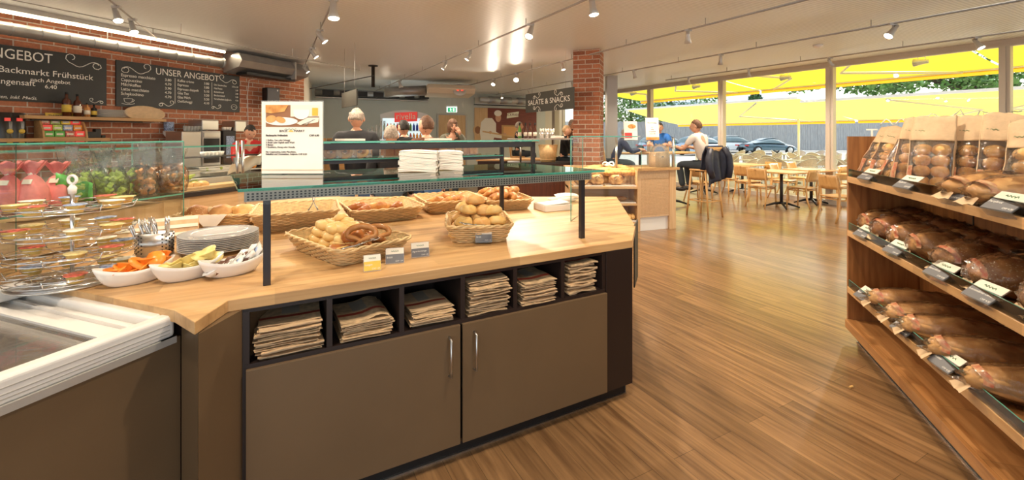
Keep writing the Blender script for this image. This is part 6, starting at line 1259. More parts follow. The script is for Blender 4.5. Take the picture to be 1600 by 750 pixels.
# counter and machines against the brick wall
bk = thing('back_counter', 'back counter with coffee machines against the brick wall', 'counter', E, aB); m = MB(); m.bb((-8, -.65, 0), (-.1, -.02, .92)); m.build('base', 'darkwood', bk); m = MB(); m.bb((-8, -.68, .92), (-.1, -.02, .96)); m.build('counter_top', 'stone', bk)
def WX(px, y=-.55): return ON(px, wallP(0, y), uB)
def boxthing(nm, px0, px1, z0, z1, mt_, lb, cat, y0=-.55, y1=-.15, extra=None):
    xa, xb = WX(px0, y0), WX(px1, y0); t = thing(nm, lb, cat, wallP(xa, y0, z0), aB); m = MB(); m.bb((0, 0, 0), (xb-xa, y1-y0, z1-z0)); m.build('housing', mt_, t, bevel=.012)
    if extra: extra(t, xb-xa, z1-z0)
    return t
def ex1(t, w_, h): m = MB(); m.bb((.03, -.012, h*.15), (w_-.03, .0, h*.8)); m.build('front_recess', 'black', t); m = MB(); m.bb((.02, -.02, h*.84), (w_-.02, .0, h*.95)); m.build('control_strip', 'steel', t)
boxthing('coffee_grinder', 284, 315, .96, 1.60, 'steel', 'plain grey steel machine housing at the left of the coffee machines', 'machine')
boxthing('coffee_machine', 316, 345, .96, 1.61, 'sil', 'coffee machine with open dark cup bay beside the steel housing', 'coffee machine', extra=ex1)
boxthing('milk_cooler', 349, 369, .96, 1.62, 'bsteel', 'dark glass-front machine beside the coffee machine', 'machine', extra=lambda t, w_, h: (M_(lambda m: m.bb((.05, -.01, h*.25), (w_-.04, 0, h*.85))).build('glass_front', 'lidC', t)))
boxthing('upper_machine', 316, 342, 1.625, 1.80, 'steel', 'steel box standing on top of the coffee machine', 'machine', y0=-.5)
boxthing('upper_unit', 368, 385, 1.60, 1.80, 'steel', 'steel box under the cable at the right of the coffee machines', 'machine', y0=-.5)
for i in range(14):
    m = MB(); m.lathe([(.026, 0), (.032, .09), (.029, .09), (.023, .006), (0, .006)], n=12); o = m.build('drinking_glass', 'tumbler', loc=wallP(WX(289+5*(i//2), -.45+.1*(i % 2)), -.45+.1*(i % 2), 1.601)); tag(o, 'clear drinking glass on top of the left coffee machines', 'glass', 'glasses on the coffee machines')
for i in range(6):
    m = MB(); m.lathe([(.03, 0), (.042, .06), (.038, .06), (.026, .006), (0, .006)], n=12); o = m.build('coffee_cup', 'porcelain' if i < 3 else 'bsteel', loc=wallP(WX(350+4*(i % 6), -.40), -.40, 1.622)); tag(o, '%s cup on top of the dark glass-front machine' % ('white' if i < 3 else 'dark'), 'cup', '%s cups on the machines' % ('white' if i < 3 else 'dark'))
for i in range(10):
    m = MB(); m.lathe([(.03, 0), (.045, .06), (.04, .06), (.026, .006), (0, .006)], n=12); o = m.build('coffee_cup', 'porcelain', loc=CP(318+3*i, .62+.09*(i % 2), 1.26+.0)); tag(o, 'white coffee cup in the pile above the fruit tray', 'cup', 'cups above the fruit tray')
m = MB(); m.bb((-.6, -.12, -.26), (-.58, .12, -.012)); m.bb((.58, -.12, -.26), (.6, .12, -.012)); m.bb((-.6, -.12, -.012), (.6, .12, 0)); tag(m.build('cup_shelf', 'darkpanel', loc=CP(340, .68, 1.26), rz=aB), 'dark raised cup shelf above the fruit tray', 'shelf')
# pastries on the middle glass of the guard
for i, (x0_, mt_, n_, s_) in enumerate(((515, 'baguette', 'donut', 0), (538, 'roll2', 'donut', 1), (562, 'roll2', 'donut', 2), (612, 'brownroll', 'brownie', 3), (640, 'croi', 'brownie', 4), (705, 'roll2', 'pastry', 5), (728, 'croi', 'pastry', 6))):
    yy = .80; x = lg(x0_, yy); P = GW(x, yy, 1.407-WT_Z); t2 = thing('pastry_box', 'clear box of %s on the sneeze guard middle glass, %s' % (('small baked twists', 'ring pastries', 'ring pastries', 'brown squares', 'brown squares', 'yellow pastries', 'yellow pastries')[i], ('leftmost', 'second', 'third', 'fourth', 'fifth', 'second from the right', 'rightmost')[i]), 'pastry box', P, gr, 'pastry boxes on the guard')
    m = MB(); m.bb((-.06, -.08, 0), (.06, .08, .075)); m.build('clear_box', 'clear', t2); m = MB()
    if s_ in (1, 2, 0): [m.tube([(.03*math.cos(a)*1.2, -.045+q, .035+.024*math.sin(a)) for a in [k*2*PI/14 for k in range(14)]], .013, 8, True) for q in (0, .035, .07)]
    else: [m.box((-.03+.06*(k % 2), -.045+.04*(k//2 % 3), .03), (.05, .034, .05), rz=.1*k) for k in range(6)]
    m.build('pastries', mt_, t2)
for px, lb in ((550, 'left pale price card lying on the top glass of the guard'), (690, 'small pale price card in the middle of the top glass'),):
    x = lg(px, ya); P = GW(x, ya+.06, zt+.007); m = MB(); m.bb((-.08, -.04, 0), (.08, .04, .012)); tag(m.build('price_card', 'tagw', loc=P, rz=gr), lb, 'price card')
# wooden bin with green script, standing behind the island
p = D(612, 0, 6.6); t = thing('wooden_bin', 'round wooden bin with green script behind the island', 'bin', (p.x, 6.6, 0)); m = MB(); m.lathe([(.26, 0), (.30, .5), (.28, .9), (0, .9)], n=24); m.build('barrel', 'beechv', t)
m = MB(); m.tube([(-.2+.02*i, -.305+.012*abs(i-10)*.3, .68+.05*math.sin(i*1.1)) for i in range(21)], .012, 6); m.build('green_script', 'green', t)
# =================================================================== people
def skin_into(mb, J, edges, rad, names, root, sub=1):
    me = bpy.data.meshes.new('s'); idx = {n: i for i, n in enumerate(names)}
    me.from_pydata([J[n] for n in names], [(idx[a], idx[b]) for a, b in edges], [])
    o = bpy.data.objects.new('s', me); COL.objects.link(o); md = o.modifiers.new('k', 'SKIN'); md.use_smooth_shade = True; md.branch_smoothing = .6
    for i, n in enumerate(names): r_ = rad[n]; me.skin_vertices[0].data[i].radius = r_ if isinstance(r_, tuple) else (r_, r_); me.skin_vertices[0].data[i].use_root = (n == root)
    sm = o.modifiers.new('ss', 'SUBSURF'); sm.levels = sub; sm.render_levels = sub
    dg = bpy.context.evaluated_depsgraph_get(); m2 = bpy.data.meshes.new_from_object(o.evaluated_get(dg)); mb.mesh(m2); bpy.data.objects.remove(o); bpy.data.meshes.remove(m2)
def person(P, face, label, top, legs, hair='hairblk', style='short', seat=None, lean=0, bow=0, turn=0, arms=('down', 'down'), long_sleeve=True, h=1.75, z0=0, long=False, skirt=False):
    """face = world angle the figure looks towards; local front is -y"""
    s = h/1.75; t = thing('person', label, 'person', (P[0], P[1], z0), face+PI/2)
    zp = (seat+.10) if seat else .95*s; J = {}
    rl = Matrix.Rotation(lean, 3, 'X')
    def up(x, y, z): v = rl @ Vector((x, y, z)); return v+Vector((0, 0, zp))
    J['pelvis'] = up(0, 0, 0); J['spine'] = up(0, .0, .2*s); J['chest'] = up(0, -.01, .40*s); J['neckb'] = up(0, 0, .555*s); J['neck'] = up(0, -.015, .60*s)
    hp = up(0, -.02, .67*s)
    for sd, k in (('L', 1), ('R', -1)):
        J['sh'+sd] = up(k*.185*s, .0, .505*s); a = arms[0 if sd == 'L' else 1]; S_ = J['sh'+sd]
        if a == 'down': J['el'+sd] = S_+Vector((k*.05, .03, -.29*s)); J['wr'+sd] = S_+Vector((k*.04, -.06, -.54*s)); hd = Vector((0, -.1, -1))
        elif a == 'table': J['el'+sd] = S_+Vector((k*.07, -.16, -.24*s)); J['wr'+sd] = S_+Vector((-k*.02, -.38, -.20*s)); hd = Vector((-k*.3, -1, -.1))
        elif a == 'chin': J['el'+sd] = S_+Vector((k*.02, -.24, -.20*s)); J['wr'+sd] = S_+Vector((-k*.10, -.20, .04*s)); hd = Vector((-k*.4, .1, 1))
        elif a == 'fwd': J['el'+sd] = S_+Vector((k*.04, -.12, -.26*s)); J['wr'+sd] = S_+Vector((-k*.04, -.33, -.34*s)); hd = Vector((-k*.2, -1, -.4))
        J['hd'+sd] = hd.normalized()
        J['hip'+sd] = Vector((k*.095*s, .0, zp-.04))
        if seat: J['kn'+sd] = Vector((k*(.13), -.43*s, zp-.03)); J['an'+sd] = Vector((k*.12, -.36*s, zp-.45*s))
        else: J['kn'+sd] = Vector((k*.10, -.02, .50*s)); J['an'+sd] = Vector((k*.10, .02, .09*s))
    body = MB(); names = ['pelvis', 'spine', 'chest', 'neckb', 'neck']+[a+b for b in 'LR' for a in ('sh', 'el', 'wr', 'hip', 'kn', 'an')]
    ed = [('pelvis', 'spine'), ('spine', 'chest'), ('chest', 'neckb'), ('neckb', 'neck')]+[e for b in 'LR' for e in (('chest', 'sh'+b), ('sh'+b, 'el'+b), ('el'+b, 'wr'+b), ('pelvis', 'hip'+b), ('hip'+b, 'kn'+b), ('kn'+b, 'an'+b))]
    rad = {'pelvis': (.13, .10), 'spine': (.12, .09), 'chest': (.15, .10), 'neckb': (.06, .06), 'neck': .062}
    for b in 'LR': rad.update({'sh'+b: .055, 'el'+b: .040, 'wr'+b: .028, 'hip'+b: .085, 'kn'+b: .055, 'an'+b: .038})
    skin_into(body, J, ed, rad, names, 'pelvis')
    H = Matrix.Translation(hp+Vector((0, 0, .02))) @ Matrix.Rotation(turn, 4, 'Z') @ Matrix.Rotation(lean*.3+bow, 4, 'X') @ Matrix.Scale(s*1.03, 4)
    def hf(p, q):
        x, y, z = p
        if z < 0: x *= 1-.30*(-q.z)**1.3; y = y*(1-.12*(-q.z))-.006*(-q.z)
        if y < 0:
            y += .010*math.exp(-((x/.05)**2+((z-.0)/.03)**2))*0
            y -= .020*math.exp(-((x/.013)**2+((z+.018)/.022)**2)); y -= .008*math.exp(-((x/.010)**2+((z-.01)/.02)**2))
            y += .010*math.exp(-(((abs(x)-.030)/.016)**2+((z-.012)/.012)**2)); y -= .006*math.exp(-((x/.022)**2+((z+.058)/.010)**2)); y -= .008*math.exp(-((x/.02)**2+((z+.095)/.015)**2))
        return Vector((x, y, z))
    body.T = H; body.ell((0, 0, 0), (.076, .095, .115), n=28, m=22, fn=hf)
    for k in (-1, 1): body.ell((k*.077, .008, -.008), (.010, .018, .030), rot=(0, 0, k*.4), n=8, m=6)
    body.m = 1
    for k in (-1, 1): body.ell((k*.030, -.080, .012), (.011, .008, .006), n=8, m=6)
    body.m = 2; body.ell((0, -.090, -.055), (.022, .008, .005), n=8, m=5); body.m = 0; body.T = Matrix()
    for b, k in (('L', 1), ('R', -1)):
        w_ = J['wr'+b]; d_ = J['hd'+b]; sx = d_.cross(Vector((0, 0, 1)) if abs(d_.z) < .8 else Vector((0, -1, 0))).normalized(); nn = sx.cross(d_)
        body.tube([w_-d_*.02, w_+d_*.03, w_+d_*.085], [.026, .036, .036], 10)
        for f in range(4):
            o_ = sx*(f-1.5)*.019; L = (.060, .072, .068, .052)[f]; p0 = w_+d_*.075+o_; body.tube([p0, p0+d_*L*.5-nn*.006, p0+d_*L-nn*.022], [.0095, .009, .0075], 6)
        th = sx*(-.036 if k > 0 else .036); body.tube([w_+d_*.03+th*.7, w_+d_*.055+th*1.5, w_+d_*.085+th*1.7], [.012, .010, .008], 6)
    body.build('body', ['skin', 'eye', 'lip'], t)
    sh = MB(); nm = ['pelvis', 'spine', 'chest', 'neckb', 'shL', 'shR', 'elL', 'elR']; e2 = [('pelvis', 'spine'), ('spine', 'chest'), ('chest', 'neckb'), ('chest', 'shL'), ('chest', 'shR'), ('shL', 'elL'), ('shR', 'elR')]
    r2 = {'pelvis': (.165, .135), 'spine': (.155, .12), 'chest': (.195, .14), 'neckb': (.10, .085), 'shL': .094, 'shR': .094, 'elL': .058, 'elR': .058}
    J2 = dict(J)
    if long_sleeve: nm += ['wrL', 'wrR']; e2 += [('elL', 'wrL'), ('elR', 'wrR')]; r2.update({'wrL': .040, 'wrR': .040})
    else:
        for b in 'LR': J2['el'+b] = J['sh'+b].lerp(J['el'+b], .72)
        r2.update({'elL': .062, 'elR': .062})
    skin_into(sh, J2, e2, r2, nm, 'pelvis'); sh.v = [v+v.normalized()*0+Vector((noise.noise(v*9), noise.noise(v*9+Vector((5, 0, 0))), 0))*.012 for v in sh.v]; sh.build('shirt' if not long_sleeve else 'jacket', top, t)
    tr = MB(); skin_into(tr, J, [('pelvis', 'hipL'), ('pelvis', 'hipR'), ('hipL', 'knL'), ('hipR', 'knR'), ('knL', 'anL'), ('knR', 'anR')], {'pelvis': (.145, .12), 'hipL': .105, 'hipR': .105, 'knL': .078, 'knR': .078, 'anL': .062, 'anR': .062}, ['pelvis', 'hipL', 'hipR', 'knL', 'knR', 'anL', 'anR'], 'pelvis')
    tr.build('trousers', legs, t)
    for b in 'LR': m = MB(); a = J['an'+b]; m.ell((a.x, a.y-.06, a.z-.045), (.045, .135, .042), n=14, m=8, fn=lambda p, q: Vector((p.x, p.y, max(p.z, -.04)))); m.build('shoe', 'shoe', t)
    hm = MB(); hm.T = H
    def hair_fn(p, q):
        face_ = q.y < -.15
        lim = .45 if face_ else (-.35 if style != 'long' else -1.2)
        if style == 'bald': lim = .30 if face_ else -.25
        k = 1.0
        if q.z < lim: k = .86
        if style == 'bald' and q.z > .55: k = .90
        return Vector((p.x*k, p.y*k, p.z*k))
    hm.ell((0, .006, .008), (.081, .099, .119) if style != 'long' else (.098, .115, .135), n=26, m=20, fn=hair_fn, wob=.10, seed=len(label), ws=10)
    if style == 'long': hm.ell((0, .045, -.06), (.085, .06, .12), n=16, m=10, wob=.2, seed=2)
    hm.build('hair', hair, t); return t
def at(px, Y): return ((px-CX)/F*Y, Y)
LEFT, RIGHT, AWAY, NEAR = PI, 0, PI/2, -PI/2
person(at(384, 7.1), -.75, 'man in a red shirt bending over the service counter behind the menu sign', 'clred', 'djeans', 'hairblk', lean=.30, bow=.35, h=1.72, arms=('fwd', 'fwd'))
person(at(557, 5.3), AWAY+.3, 'grey-haired man in a black jacket and jeans with his back turned, nearest customer', 'clblack', 'jeans', 'hairgrey', 'bald', h=1.86)
person(at(611, 5.0), AWAY+.1, 'short grey-haired person behind the top glass, only the head visible', 'clblack', 'djeans', 'hairgrey', 'short', h=1.64)
person(at(632, 7.0), AWAY+1.0, 'dark-haired man in a black jacket walking before the drinks fridge', 'clblack', 'jeans', 'hairblk', h=1.76, bow=.1)
person(at(667, 5.35), AWAY+.7, 'brown-haired man in a brown suede jacket and jeans looking left', 'clbrown', 'jeans', 'hairbr', h=1.76, turn=.3)
person(at(704, 9.0), -PI*.35, 'person with long dark hair and an olive jacket before the wooden door', 'clgreen', 'djeans', 'hairbr', 'long', h=1.84, lean=.15, arms=('chin', 'fwd'))
person(at(810, 11.6), -.15, 'seated grey-haired man in a black shirt left of the bottles', 'clblack', 'djeans', 'hairgrey', seat=.98, h=1.72, arms=('table', 'table'))
person(at(880, 9.9), -.3, 'woman in black with tied fair hair resting her chin, left of the pillar', 'clblack', 'djeans', 'hairbl', 'short', seat=.90, h=1.62, lean=.1, arms=('chin', 'table'))
person(at(893, 11.6), -.2, 'grey-haired person partly hidden behind the woman in black', 'clbrown', 'djeans', 'hairgrey', 'short', seat=1.05, h=1.70)
person(at(958, 9.9), -.15, 'bald man in a navy jacket leaning right beside the brick pillar', 'clnavy', 'djeans', 'hairgrey', 'bald', seat=.85, h=1.74, lean=.40, bow=.1, arms=('table', 'table'))
pbl = person(at(1031, 10.7), -PI/2-.4, 'man in a blue T-shirt sitting behind the tilted menu card', 'clblue', 'djeans', 'hairblk', seat=.92, h=1.76, arms=('table', 'table'), long_sleeve=False, lean=.1)
SP = Vector((3.66, 8.42, 0))
person((SP.x, SP.y), aA+.15, 'man in a white T-shirt on the tall stool, seen from behind', 'clwhite', 'djeans', 'hairbr', seat=.90, h=1.84, lean=.22, turn=.4, arms=('table', 'table'), long_sleeve=False)
m = MB(); m.tube([(-.10+.02*i, -.165, 1.30+.03*math.sin(i*1.6)) for i in range(11)], .008, 6); m.build('yellow_print', 'tagy', pbl)
# =================================================================== stools, tables, chairs
def bar_stool(P, face, label, seat=.88):
    t = thing('bar_stool', label, 'stool', P, face+PI/2, 'tall beech stools')
    k = .17
    for sx in (-1, 1):
        for sy in (-1, 1):
            m = MB(); top = seat-.03 if sy < 0 else seat+.0
            m.tube([(sx*.17, sy*.16, seat-.02), (sx*.20, sy*.24+(.0), 0)], [.021, .016], 8); m.build('leg', 'chairwood', t)
    for sx in (-1, 1): m = MB(); m.tube([(sx*.16, .17, seat-.02), (sx*.17, .23, seat+.42)], [.020, .016], 8); m.build('back_post', 'chairwood', t)
    m = MB(); m.box((0, 0, seat), (.40, .38, .035)); m.build('seat', 'chairwood', t, bevel=.012)
    m = MB(); z = .30; f = 1-z/seat; a, b = .17+.03*f, .16+.08*f
    for p, q in (((-a, -b), (a, -b)), ((a, -b), (a, b)), ((a, b), (-a, b)), ((-a, b), (-a, -b))): m.tube([(p[0], p[1], z), (q[0], q[1], z)], .011, 6)
    m.build('foot_rail', 'chairwood', t)
    m = MB(); m.grid(lambda u, v: ((u-.5)*.40, .20+.03*v-.03*(1-(2*u-1)**2)*-1, seat+.24+v*.19), 10, 4); m.build('backrest', 'chairwood', t, solid=.016); return t
st = bar_stool(SP, aA, 'tall beech stool under the man in the white T-shirt', .88)
s2 = dup(st, loc=(at(958, 9.9)[0], 9.9, 0), rz=-.15+PI/2, label='tall beech stool under the man in the navy jacket'); s3 = dup(st, loc=(at(1031, 10.7)[0], 10.7, 0), rz=-.4, label='tall beech stool under the man in the blue T-shirt')
dup(st, loc=(at(810, 11.6)[0], 11.6, 0), rz=-.15+PI/2, label='tall beech stool under the seated man left of the bottles', scale=(1, 1, 1.1)); dup(st, loc=(at(880, 9.9)[0], 9.9, 0), rz=-.3+PI/2, label='tall beech stool under the woman in black'); dup(st, loc=(at(893, 11.6)[0], 11.6, 0), rz=-.2+PI/2, label='tall stool under the person behind the woman in black', scale=(1, 1, 1.17))
# jacket over the stool back (stool local: back at +y)
t = thing('draped_jacket', 'dark navy quilted jacket hanging over the back of the tall stool', 'jacket', SP, aA+PI/2)
def jk(u, v):
    x = (u-.5)*(.46+.16*abs(v-.5)); s_ = (v-.42)*1.15; zz = 1.335-abs(s_)*(1.0 if s_ > 0 else .9)-.03*math.sin(u*PI*3)*abs(s_); y = .215+(.055 if s_ > 0 else -.05)*min(1, abs(s_)*6)+.045*math.sin(u*11+v*3)*min(1, abs(s_)*2)
    if s_ > 0: zz -= .14*(u-.5)*min(1, s_*3)
    return (x, y, zz)
m = MB(); m.grid(jk, 26, 26); m.build('body_panel', 'jacket', t, solid=.02)
m = MB(); m.tube([(-.20, .26, 1.30), (-.27, .30, 1.15), (-.29, .32, .95), (-.25, .33, .74)], [.055, .068, .062, .052], 12); m.v = [v*(1)+Vector((noise.noise(v*20), noise.noise(v*20+Vector((3, 0, 0))), 0))*.02 for v in m.v]; m.build('sleeve', 'jacket', t)
m = MB(); m.tube([(.18, .27, 1.28), (.26, .30, 1.1), (.27, .33, .92), (.20, .33, .76)], [.055, .066, .060, .05], 12); m.v = [v+Vector((noise.noise(v*20), noise.noise(v*20+Vector((3, 0, 0))), 0))*.02 for v in m.v]; m.build('sleeve', 'jacket', t)
def cafe_table(P, label, h=.76, w_=.8, l=.8, rz=None, grp='pedestal tables', round_=False):
    t = thing('cafe_table', label, 'table', P, aA if rz is None else rz, grp)
    m = MB()
    if round_: m.lathe([(0, h-.03), (w_/2, h-.03), (w_/2, h), (0, h)], n=32)
    else: m.bb((-l/2, -w_/2, h-.028), (l/2, w_/2, h))
    m.build('tabletop', 'chairwood' if h < 1 else 'wallshelf', t, bevel=.004); m = MB(); m.cyl((0, 0, .08), (0, 0, h-.03), .032); m.build('column', 'bsteel', t)
    for k in range(4): a = k*PI/2+PI/4; m = MB(); m.tube([(0, 0, .10), (.12*math.cos(a), .12*math.sin(a), .085), (.34*math.cos(a), .34*math.sin(a), .015)], [.03, .026, .014], 8); m.build('foot', 'black', t)
    return t
cafe_table((3.55, 9.75, 0), 'tall table between the men in white and blue', 1.16, .7, 1.3, aA+PI/2, 'tall tables'); p = at(1000, 10.4); cafe_table((p[0], p[1], 0), 'tall table in front of the man in the navy jacket', 1.12, .7, 1.2, 0, 'tall tables')
def cafe_chair(P, face, label):
    t = thing('cafe_chair', label, 'chair', P, face+PI/2, 'beech cafe chairs')
    for sx in (-1, 1):
        m = MB(); m.tube([(sx*.185, -.19, .43), (sx*.195, -.20, .2), (sx*.20, -.21, 0)], [.019, .018, .014], 8); m.build('leg', 'chairwood', t)
        m = MB(); m.tube([(sx*.18, .235, .80), (sx*.18, .19, .60), (sx*.185, .17, .43), (sx*.19, .19, .22), (sx*.20, .27, 0)], [.013, .017, .019, .018, .014], 8); m.build('rear_leg', 'chairwood', t)
        m = MB(); m.tube([(sx*.185, -.19, .39), (sx*.185, .175, .39)], .014, 6); m.build('side_rail', 'chairwood', t)
    m = MB(); m.grid(lambda u, v: ((u-.5)*(.42-.05*v), -.21+.42*v, .445-.012*math.sin(u*PI)*math.sin(v*PI)), 8, 8); m.build('seat', 'chairwood', t, solid=.022)
    m = MB(); m.tube([(-.18, -.19, .40), (.18, -.19, .40)], .015, 6); m.tube([(-.18, .17, .40), (.18, .17, .40)], .015, 6); m.build('apron', 'chairwood', t)
    m = MB(); m.grid(lambda u, v: ((u-.5)*.43, .195+.055*v-.045*(1-(2*u-1)**2)*-1-.02, .58+.25*v), 12, 4); bk_ = m.build('backrest', 'chairwood', t, solid=.014)
    m = MB(); m.box((0, .278, .80), (.03, .02, .012)); m.box((0, .262, .80), (.03, .02, .012)); m.build('grip_hole', 'wallshelf', bk_); return t
A1 = G(1221, 324, 0)
cafe_table(A1, 'pale cafe table in the middle, right of the tall stool', .77, .75, .85)
T2 = A1+uA*-.05+Vector((.95, .55, 0)); cafe_table(T2, 'pale cafe table behind the middle one towards the window post', .77)
T3 = G(1160, 301, 0); cafe_table(T3, 'pale cafe table nearest the jacket by the window', .77, .75, 1.1)
T4 = G(1358, 334, 0); cafe_table(T4, 'cafe table half hidden by the bread shelf', .77)
T5 = G(1100, 302, 0); cafe_table(T5, 'cafe table by the window behind the man in the white T-shirt', .77)
def gp(px, py): return G(px, py, 0)
cs = [((1190, 322), aC+.1, 'beech chair left of the middle cafe table, facing right'), ((1254, 326), aA+.0, 'beech chair with its back to the camera, in front of the middle table'), ((1303, 322), aA-.1, 'beech chair right of the front middle chair, back to the camera'),
      ((1224, 310), aA+PI+.1, 'beech chair behind the middle cafe table, facing the camera'), ((1250, 304), aA+PI, 'beech chair at the far right behind the middle table'), ((1200, 304), aC+PI, 'beech chair behind the left chair, facing left'),
      ((1168, 312), aC, 'beech chair beside the table nearest the jacket'), ((1310, 345), aC-.3, 'nearest beech chair, half hidden by the bread shelf'), ((1335, 318), aA+PI, 'beech chair behind the shelf end, facing the camera'), ((1092, 314), aC, 'beech chair seen under the draped jacket'), ((1135, 305), aA+PI, 'beech chair by the window right of the jacket')]
ch0 = None
for (pp, fc, lb) in cs:
    if ch0 is None: ch0 = cafe_chair(gp(*pp), fc, lb)
    else: dup(ch0, loc=gp(*pp), rz=fc+PI/2, label=lb)

# =================================================================== outside
def OUT(x, off, z): return Wp + uA*x - Vector((-uA.y, uA.x, 0))*off + Vector((0, 0, z))   # off = metres outside the glass
m = MB(); m.prism([(p.x, p.y) for p in (wr, Vector((60, -20, 0)), Vector((90, 90, 0)), Vector((-30, 90, 0)), FWc, Wp+uA*9)], -.10, -.03); struct('ground', m, 'asphalt')
nO = -Vector((-uA.y, uA.x, 0))
def awning(x0, x1, o0, z0, o1, z1, label, val=.12, arms=(), cloth='yellow'):
    t = thing('awning', label, 'awning', Wp+uA*x0+nO*o0, aA); L = x1-x0; d_ = o1-o0   # local -y is outside
    m = MB(); m.grid(lambda u, v: (L*u, -d_*v, z0+(z1-z0)*v-.10*math.sin(v*PI)*.5), 12, 8); m.build('cloth', cloth, t)
    m = MB(); m.grid(lambda u, v: (L*u, -d_-.02, z1-val*v), 12, 1); m.build('valance', 'valance', t); m = MB(); m.bb((0, -d_-.05, z1-.03), (L, -d_+.03, z1+.05)); m.build('front_bar', 'white', t); m = MB(); m.bb((0, -.05, z0-.03), (L, .05, z0+.05)); m.build('rear_bar', 'white', t)
    for (xa_, xb_, xc_) in arms: m = MB(); m.tube([(xa_-x0, 0, z0-.08), (xb_-x0, -d_*.5, (z0+z1)/2-.12), (xc_-x0, -d_, z1-.02)], .035, 8); m.build('folding_arm', 'white', t)
    return t
awning(-12, -1.9, .15, 3.42, 3.1, 3.0, 'yellow awning fixed above the right hand windows', arms=((-9, -7.6, -9), (-3, -4.4, -3)))
awning(-1.85, 3.6, .15, 3.42, 3.1, 3.0, 'yellow awning fixed above the middle windows', arms=((-.6, .6, -1.2), (3.2, 1.8, 3.2)))
awning(3.65, 9.0, .15, 3.42, 3.1, 3.0, 'yellow awning fixed above the far left windows', arms=((4.4, 5.8, 4.4), (8.6, 7.2, 8.6)))
awning(-14, 3.4, 5.0, 2.66, 8.8, 2.1, 'large yellow terrace awning farther out, right part', cloth='yellow2', arms=((-10, -8, -10), (-3, -1, -3), (1.0, -.5, 1.0)))
awning(3.5, 12, 5.0, 2.80, 8.8, 2.1, 'large yellow terrace awning farther out, left part', cloth='yellow2', arms=((5, 7, 5),))
for i, (px, py, lb) in enumerate(((990, 146, 'small grey outdoor spotlight under the awning, leftmost'), (1088, 135, 'grey outdoor spotlight under the awning beside the double window post'), (1227, 121, 'grey outdoor spotlight under the awning in the middle window'), (1438, 97, 'grey outdoor spotlight under the awning above the lettering'))):
    x = ON(px, Wp+nO*1.2, uA); t = thing('outdoor_spotlight', lb, 'spotlight', OUT(x, 1.2, 3.0), aA, 'outdoor spotlights'); t.location.z = CAM_H-(py-HZ)*t.location.y/F
    m = MB(); m.tube([(-.13, 0, 0), (-.05, 0, 0), (.0, 0, 0), (.11, 0, -.0), (.12, 0, 0)], [.045, .05, .06, .085, .02], 14); m.build('lamp_head', 'sil', t)
    m = MB(); m.tube([(-.08, 0, .04), (-.08, 0, .22)], .008, 6); m.tube([(.04, 0, .05), (.04, 0, .22)], .008, 6); m.build('bracket', 'white', t)
def pole(px, off, h, lb):
    x = ON(px, Wp+nO*off, uA); t = thing('awning_pole', lb, 'pole', OUT(x, off, -.03), aA); m = MB(); m.cyl((0, 0, 0), (0, 0, h), .045); m.build('shaft', 'white', t); m = MB(); m.lathe([(.3, 0), (.3, .06), (.06, .08), (0, .08)], n=20); m.build('base', 'white', t)
pole(1248, 8.2, 2.3, 'white terrace pole in the middle window'); pole(1088, 8.2, 2.3, 'white terrace pole behind the man in the white T-shirt'); pole(1012, 6.0, 2.6, 'white terrace pole at the far left window')
# fence
t = thing('board_fence', 'grey weathered vertical board fence behind the parking lot', 'fence', (2, 41, 0)); m = MB(); rnd = random.Random(2)
x = 0
while x < 52: w_ = rnd.uniform(.13, .2); m.bb((x, rnd.uniform(0, .02), .05), (x+w_-.012, .05, 2.72+rnd.uniform(-.02, .02))); x += w_
m.build('boards', 'fence', t); m = MB(); m.bb((0, .05, .5), (52, .12, .6)); m.bb((0, .05, 2.2), (52, .12, 2.3)); m.build('rail', 'fence', t)
m = MB()
for i in range(14): m.bb((i*4, .12, 0), (i*4+.15, .28, 2.8))
m.build('post', 'fence', t)
